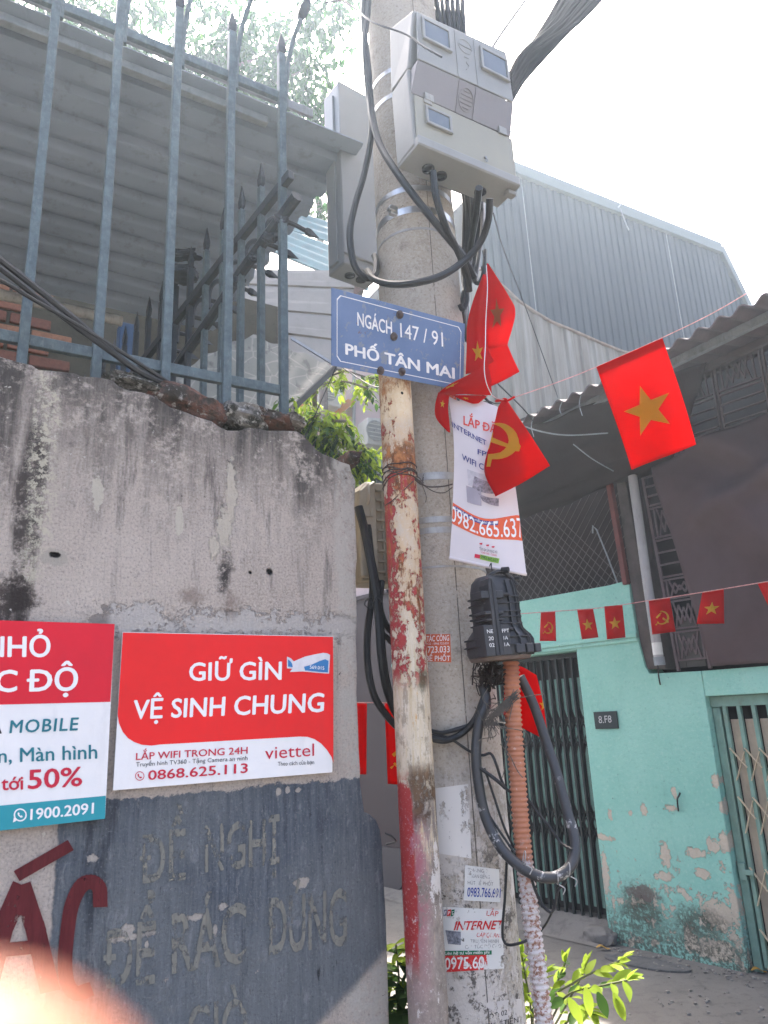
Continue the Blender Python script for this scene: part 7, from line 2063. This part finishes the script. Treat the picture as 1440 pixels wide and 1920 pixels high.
# ================================================================== plants
def m_leaf(name, col, col2, tr=0.45):
    s = N(name)
    oi = s.n('ObjectInfo').outputs['Random']
    c = s.mix(s.noise(7, 3, 0.6), col, col2)
    c = s.mix(s.mul(oi, 0.5), c, tuple(min(1, x * 1.5) for x in col2))
    return s.out(c, 0.5, None, spec=0.12, trans=tr)
m_lbright = m_leaf('fresh_lime_leaf', (0.16, 0.26, 0.02), (0.28, 0.36, 0.045), 0.5)
m_lmid = m_leaf('mid_green_leaf', (0.035, 0.09, 0.018), (0.07, 0.14, 0.028), 0.40)
m_ldark = m_leaf('dark_green_leaf', (0.022, 0.055, 0.018), (0.045, 0.085, 0.028), 0.3)
m_stem = M_plain('green_brown_stem', (0.10, 0.11, 0.05), 0.7, 0.2, 20, bump=0)
m_bark = M_plain('grey_brown_bark', (0.16, 0.13, 0.11), 0.9, 0.3, 14, bump=0.004)
def leaf_mesh(name, mat, L, Wd, fold=0.25, droop=0.2, n=5):
    mb = MB()
    ids = []
    for i in range(n + 1):
        t = i / n
        hw = Wd / 2 * math.sin(math.pi * min(1, t * 0.92 + 0.04)) ** 0.8 * (1.08 - 0.35 * t)
        if i == n: hw = 0.0006
        y = t * L
        z = -droop * L * t * t
        ids.append([mb.pt((-hw, y, z + hw * fold)), mb.pt((0, y, z)), mb.pt((hw, y, z + hw * fold))])
    for a, b in zip(ids, ids[1:]):
        mb.face((a[0], a[1], b[1], b[0])); mb.face((a[1], a[2], b[2], b[1]))
    me = bpy.data.meshes.new(name)
    me.from_pydata([p[:] for p in mb.v], [], mb.f)
    me.materials.append(mat)
    me.polygons.foreach_set('use_smooth', [True] * len(me.polygons))
    me.update()
    return me
def leaf_M(p, d, up=None, sc_=1.0, roll=0.0):
    d = V(d).normalized()
    up = V(up) if up else V((0, 0, 1))
    x = d.cross(up)
    x = x.normalized() if x.length > 1e-4 else V((1, 0, 0))
    z = x.cross(d)
    M = Matrix(((x.x, d.x, z.x, p.x), (x.y, d.y, z.y, p.y), (x.z, d.z, z.z, p.z), (0, 0, 0, 1)))
    return M @ Matrix.Rotation(roll, 4, 'Y') @ Matrix.Scale(sc_, 4)
def add_leaf(me, root, M):
    o = bpy.data.objects.new('leaf', me)
    COL.objects.link(o)
    o.parent = root
    o.matrix_local = MATRIX[root.name].inverted() @ M
    return o
rnd = random.Random(5)
# bright shrub at the foot of the pole
base = at(1000, 1990, 2.45); base = V((base.x, base.y, 0))
shrub = thing('shrub', 'sunlit lime green shrub with pointed leaves at the foot of the conduit', 'shrub', T(base))
LM = [leaf_mesh('shrub_leaf', m_lbright, 0.050, 0.024, 0.3, 0.15), leaf_mesh('shrub_leaf', m_lbright, 0.060, 0.024, 0.22, 0.28), leaf_mesh('shrub_leaf', m_lmid, 0.052, 0.024, 0.25, 0.2)]
branches = [[(1010, 1980, 2.40), (1040, 1900, 2.30), (1070, 1862, 2.22), (1130, 1848, 2.18), (1176, 1838, 2.15)], [(1008, 1980, 2.40), (1030, 1880, 2.32), (1080, 1840, 2.30), (1130, 1815, 2.30), (1165, 1800, 2.30)],
            [(1005, 1980, 2.40), (1020, 1890, 2.40), (1045, 1840, 2.42), (1060, 1805, 2.42)], [(1000, 1980, 2.40), (995, 1890, 2.42), (985, 1830, 2.45), (978, 1790, 2.45)],
            [(1000, 1980, 2.40), (1000, 1900, 2.30), (1010, 1850, 2.35), (1018, 1812, 2.38)], [(1012, 1990, 2.4), (1060, 1920, 2.25), (1090, 1895, 2.18), (1108, 1900, 2.14)], [(995, 1985, 2.40), (980, 1920, 2.40), (972, 1870, 2.42)], [(1005, 1985, 2.4), (1075, 1860, 2.42), (1098, 1812, 2.42)]]
mb = MB()
for bi, b in enumerate(branches):
    bc = curve([at(*q) for q in b], 8)
    mb.tube(bc, 0.0028, 5)
    n = len(bc)
    for i in range(int(n * 0.30), n, 2 if bi in (0, 1) else 2):
        for sgn in ((-1, 1) if rnd.random() < 0.55 else (rnd.choice((-1, 1)),)):
            t = i / n
            d = (bc[min(i + 1, n - 1)] - bc[i - 1]).normalized()
            side_ = d.cross(V((0, 0, 1))).normalized() * sgn
            dirv = d * rnd.uniform(0.3, 0.9) + side_ * rnd.uniform(0.5, 1.0) + V((0, 0, rnd.uniform(-0.45, 0.6)))
            me = LM[rnd.choice((0, 0, 1, 1, 2))]
            add_leaf(me, shrub, leaf_M(bc[i], dirv, (rnd.uniform(-.4, .4), rnd.uniform(-.6, .2), 1), rnd.uniform(0.7, 1.15), rnd.uniform(-0.5, 0.5)))
    for k in range(3):
        d = (bc[-1] - bc[-4]).normalized()
        add_leaf(LM[0], shrub, leaf_M(bc[-1], d + V((rnd.uniform(-.6, .6), rnd.uniform(-.4, .4), rnd.uniform(-.3, .7))), None, rnd.uniform(0.6, 1.0), rnd.uniform(-.4, .4)))
for (x, y, D, dx, dy, k) in ((1097, 1850, 2.08, 0.15, -1, 1), (1065, 1870, 2.08, 0.5, -0.9, 1), (1040, 1862, 2.1, -0.6, -0.3, 2), (1120, 1860, 2.1, 0.3, -0.8, 2), (1150, 1862, 2.12, 0.4, -1.0, 1)):
    add_leaf(LM[k], shrub, leaf_M(at(x, y, D), RT * dx + V((0, 0, dy)) + FW * -0.1, -FW, 1.15, rnd.uniform(-.3, .3)))
obj('stem', mb, m_stem, shrub, smooth=True)
# darker shrub in the gap between wall and post
base = at(742, 1990, 2.35); base = V((base.x, base.y, 0))
shr2 = thing('shrub', 'dark leaved shrub glimpsed low between the wall end and the red pipe', 'shrub', T(base))
LD = [leaf_mesh('shrub_leaf', m_ldark, 0.075, 0.040, 0.2, 0.25), leaf_mesh('shrub_leaf', m_lmid, 0.060, 0.026, 0.25, 0.2), leaf_mesh('shrub_leaf', m_lbright, 0.055, 0.022, 0.25, 0.2)]
mb = MB()
for b in ([(742, 2000, 2.35), (745, 1900, 2.3), (748, 1840, 2.3), (742, 1770, 2.32)], [(750, 2000, 2.35), (770, 1900, 2.3), (775, 1830, 2.3), (765, 1760, 2.35)], [(735, 2000, 2.35), (730, 1900, 2.36), (732, 1820, 2.36)]):
    bc = curve([at(*q) for q in b], 8); mb.tube(bc, 0.003, 5); n = len(bc)
    for i in range(4, n):
        for _ in range(2):
            y = b[-1][1]
            me = LD[0] if i < n * 0.75 and rnd.random() < 0.6 else rnd.choice(LD[1:])
            add_leaf(me, shr2, leaf_M(bc[i], V((rnd.uniform(-1, 1), rnd.uniform(-1, .4), rnd.uniform(-.7, .6))), None, rnd.uniform(0.7, 1.1), rnd.uniform(-.6, .6)))
obj('stem', mb, m_stem, shr2, smooth=True)

# ---------------------------------------------------------------- trees: trunk, limbs, 300 leaves as objects and the rest joined
def joined(name, items, root, label=None):             # many leaves joined into one part
    vs, fs, mi, mats = [], [], [], []
    for me, M in items:
        n = len(vs)
        vs += [(M @ v.co)[:] for v in me.vertices]
        fs += [tuple(i + n for i in p.vertices) for p in me.polygons]
        mt = me.materials[0]
        if mt not in mats: mats.append(mt)
        mi += [mats.index(mt)] * len(me.polygons)
    Mi = MATRIX[root.name].inverted()
    me = bpy.data.meshes.new(name)
    me.from_pydata([(Mi @ V(v))[:] for v in vs], [], fs)
    for m in mats: me.materials.append(m)
    me.polygons.foreach_set('material_index', mi)
    me.update()
    o = bpy.data.objects.new(name, me); COL.objects.link(o); o.parent = root
    o['kind'] = 'stuff'
    return o
def tree(name, label, cat, trunk_pts, trunk_r, limbs, leafset, n_clusters, spread, per, big, seed, gap=0.0, down=0.5, twig=1.0):
    R = random.Random(seed)
    b0 = trunk_pts[0]
    root = thing(name, label, cat, T(V((b0.x, b0.y, 0))))
    mb = MB(); mb.tube(curve(trunk_pts, 8), [lerp(trunk_r, trunk_r * 0.45, k / (8 * (len(trunk_pts) - 1))) for k in range(8 * (len(trunk_pts) - 1) + 1)], 10)
    obj('trunk', mb, m_bark, root, smooth=True)
    ends = []
    for lb in limbs:
        c_ = curve(lb, 8)
        mb = MB(); mb.tube(c_, [lerp(trunk_r * 0.22, 0.008, k / (len(c_) - 1)) for k in range(len(c_))], 6)
        obj('branch', mb, m_bark, root, smooth=True)
        ends += c_[len(c_) // 4:]
    items = []
    for _ in range(n_clusters):
        c0 = R.choice(ends) + V((R.gauss(0, spread), R.gauss(0, spread), R.gauss(0, spread * 0.7)))
        ax = V((R.uniform(-1, 1), R.uniform(-1, 1), R.uniform(-0.9, 0.3))).normalized()
        ln = R.uniform(0.12, 0.30) * twig
        new = R.random() < big
        for k in range(per):                            # leaflets along a twig
            t = k / per
            p = c0 + ax * (ln * t) + V((0, 0, -0.10 * t * t))
            sd = ax.cross(V((0, 0, 1)))
            sd = sd.normalized() * (1 if k % 2 else -1) if sd.length > 1e-3 else V((1, 0, 0))
            d = ax * 0.5 + sd * R.uniform(0.5, 1.0) + V((0, 0, -down * R.uniform(0.2, 1.3)))
            me = leafset[0] if new else R.choice(leafset[1:])
            items.append((me, leaf_M(p, d, None, R.uniform(0.7, 1.15), R.uniform(-.6, .6))))
    items.sort(key=lambda q: (q[1].translation - EYE).length)
    items = [q for q in items if 1]
    for me, M in items[:260]: add_leaf(me, root, M)
    joined('foliage', items[260:], root)
    return root
m_tree1, m_tree2 = m_leaf('tree_leaf_green', (0.018, 0.08, 0.010), (0.035, 0.12, 0.014), 0.32), m_leaf('tree_leaf_dark', (0.010, 0.045, 0.008), (0.02, 0.07, 0.010), 0.25)
TL_ = [leaf_mesh('tree_leaf', m_lmid, 0.10, 0.04, 0.2, 0.25, 3), leaf_mesh('tree_leaf', m_tree1, 0.12, 0.05, 0.2, 0.25, 3), leaf_mesh('tree_leaf', m_tree2, 0.11, 0.045, 0.2, 0.25, 3)]
tb = at(250, 300, 7.6)
tp = [V((tb.x, tb.y, 0)), V((tb.x + 0.1, tb.y, 2.5)), V((tb.x, tb.y + 0.1, 5.0)), at(255, 200, 7.6), at(250, 60, 7.6)]
def L3(*p): return [at(*q) for q in p]
limbs = [L3((255, 190, 7.6), (330, 130, 7.3), (420, 80, 7.0), (480, 20, 6.9)), L3((255, 200, 7.6), (350, 190, 7.3), (460, 190, 7.0), (560, 215, 6.8), (625, 235, 6.7)), L3((255, 180, 7.6), (180, 110, 7.4), (80, 40, 7.2), (0, -10, 7.0)),
         L3((255, 150, 7.6), (240, 60, 7.4), (300, -20, 7.2)), L3((330, 130, 7.3), (400, 130, 7.0), (480, 110, 6.9), (560, 60, 6.8)), L3((255, 200, 7.6), (160, 150, 7.5), (100, 90, 7.4)), L3((460, 190, 7.0), (530, 150, 6.9), (575, 130, 6.9)),
         L3((255, 200, 7.6), (400, 230, 7.2), (520, 245, 7.0), (600, 260, 6.9)), L3((560, 60, 6.8), (600, 40, 6.7), (640, -5, 6.6)), L3((350, 190, 7.3), (420, 160, 7.2), (440, 60, 7.1)), L3((180, 110, 7.4), (170, 40, 7.3), (150, -30, 7.2))]
tree('tree', 'leafy tree with drooping leaflets rising behind the corrugated canopy', 'tree', tp, 0.14, limbs, TL_, 1250, 0.24, 9, 0.12, 3, down=0.9)
tb = at(600, 500, 9.0)
tree('tree', 'sparse branch of tree showing between the canopy edge and the grey meter box', 'tree', [V((tb.x, tb.y, 0)), V((tb.x, tb.y, 3)), at(600, 430, 9.0), at(600, 395, 9.0)], 0.08,
     [L3((600, 410, 9), (590, 370, 9), (575, 340, 8.9)), L3((600, 405, 9), (620, 370, 9), (640, 345, 8.9)), L3((600, 410, 9), (615, 400, 8.9), (630, 415, 8.8))], TL_, 42, 0.10, 8, 0.35, 8, down=0.9)
# leafy bush over the end of the wall
BL_ = [leaf_mesh('bush_leaf', m_lbright, 0.062, 0.026, 0.2, 0.25, 3), leaf_mesh('bush_leaf', m_lmid, 0.062, 0.028, 0.2, 0.25, 3), leaf_mesh('bush_leaf', m_ldark, 0.06, 0.028, 0.2, 0.25, 3)]
tb = at(560, 900, 4.3)
tree('bush', 'sunlit yellow green bush leaning over the right end of the wall', 'bush', [V((tb.x, tb.y, 0)), V((tb.x, tb.y, 1.6)), at(560, 900, 4.3), at(560, 820, 4.2)], 0.05,
     [L3((560, 880, 4.3), (575, 800, 4.1), (600, 775, 4.0)), L3((560, 880, 4.3), (600, 820, 4.1), (650, 820, 4.0), (690, 842, 3.9)), L3((560, 880, 4.3), (620, 850, 4.1), (670, 868, 4.0), (700, 862, 4.0)), L3((560, 860, 4.3), (550, 790, 4.1), (548, 760, 4.1)), L3((575, 800, 4.2), (620, 790, 4.1), (650, 790, 4.0)), L3((560, 880, 4.3), (620, 850, 4.2), (655, 862, 4.1))],
     BL_, 190, 0.05, 8, 0.6, 21, down=0.5, twig=0.42)
tb = at(585, 720, 5.0)
tree('bush', 'leafy spray hanging below the left end of the street sign', 'bush', [V((tb.x, tb.y, 0)), V((tb.x, tb.y, 2.0)), at(590, 760, 5.0), at(590, 715, 5.0)], 0.03,
     [L3((590, 720, 5), (620, 705, 4.9), (650, 695, 4.8)), L3((590, 725, 5), (640, 715, 4.8), (690, 728, 4.7)), L3((650, 695, 4.8), (690, 708, 4.8), (706, 708, 4.8)), L3((590, 720, 5), (570, 745, 5), (552, 775, 5))], BL_, 46, 0.04, 8, 0.7, 33, down=0.5, twig=0.45)
# ================================================================== the photographer's hand, one fingertip over the corner of the lens
m_skin = N('pale_warm_skin')
_s = m_skin
c = _s.mix(_s.noise(60, 4, 0.6), (0.23, 0.085, 0.05), (0.28, 0.105, 0.06))
_p = _s.n('BsdfPrincipled')
_s.put(_p.inputs['Base Color'], c); _p.inputs['Roughness'].default_value = 0.5
_p.inputs['Subsurface Weight'].default_value = 0.4
_p.inputs['Subsurface Radius'].default_value = (0.012, 0.005, 0.003)
_p.inputs['Subsurface Scale'].default_value = 0.4
_s.put(_p.inputs['Normal'], _s.bump(_s.noise(900, 3, 0.6), 0.0001))
_o = _s.n('OutputMaterial'); _s.t.links.new(_p.outputs[0], _o.inputs[0])
m_skin = _s.mat
cs = lambda x, y, z: EYE + RT * x + UP * y - FW * z
hv = [(-0.078, -0.175, 0.062), (-0.066, -0.135, 0.035), (-0.052, -0.105, 0.012),
      (-0.056, -0.080, 0.004), (-0.040, -0.055, -0.012), (-0.024, -0.0345, -0.0205), (-0.0088, -0.0176, -0.0222),
      (-0.040, -0.088, 0.0), (-0.020, -0.068, -0.026), (-0.008, -0.056, -0.020), (-0.008, -0.050, -0.006),
      (-0.024, -0.098, -0.002), (0.0, -0.083, -0.028), (0.012, -0.070, -0.022), (0.012, -0.062, -0.008),
      (-0.010, -0.110, 0.0), (0.016, -0.100, -0.022), (0.026, -0.088, -0.018), (0.026, -0.081, -0.008),
      (-0.045, -0.128, 0.040), (-0.020, -0.104, 0.052), (0.0, -0.086, 0.046), (0.012, -0.072, 0.036)]
he = [(0, 1), (1, 2), (2, 3), (3, 4), (4, 5), (5, 6), (2, 7), (7, 8), (8, 9), (9, 10), (2, 11), (11, 12), (12, 13), (13, 14), (1, 15), (15, 16), (16, 17), (17, 18), (1, 19), (19, 20), (20, 21), (21, 22)]
hr = [0.026, 0.028, 0.024, 0.0115, 0.0105, 0.0105, 0.0100, 0.012, 0.0100, 0.0090, 0.0078, 0.0115, 0.0096, 0.0086, 0.0075, 0.0105, 0.0085, 0.0076, 0.0068, 0.014, 0.0115, 0.0105, 0.009]
me = bpy.data.meshes.new('hand')
hb = cs(-0.03, -0.10, 0.0)
me.from_pydata([(cs(*p) - hb)[:] for p in hv], he, [])
hand = bpy.data.objects.new('hand', me)
COL.objects.link(hand)
hand.matrix_world = T(hb)
MATRIX['hand'] = T(hb)
md = hand.modifiers.new('skin', 'SKIN')
md.use_smooth_shade = True
for d, r in zip(me.skin_vertices[0].data, hr): d.radius = (r, r); d.use_root = False
me.skin_vertices[0].data[0].use_root = True
md = hand.modifiers.new('subsurf', 'SUBSURF'); md.levels = 2; md.render_levels = 2
me.materials.append(m_skin)
tag(hand, 'out of focus pale fingertip of a hand covering the lower left corner', 'hand')
# ================================================================== scattering volume added to stand in for the veil of lens glare
s = N('glare_veil_haze')
pv = s.n('VolumePrincipled')
pv.inputs['Color'].default_value = (0.72, 0.86, 1.0, 1)
pv.inputs['Density'].default_value = 0.0042
pv.inputs['Anisotropy'].default_value = 0.62
oo = s.n('OutputMaterial')
s.t.links.new(pv.outputs[0], oo.inputs['Volume'])
mb = MB(); mb.box(-61, 61, -41, 81, -1.0, 11.5)
hz = obj('veil_haze', mb, s.mat, M=T(V((0, 0, 0))))
tag(hz, kind='stuff')
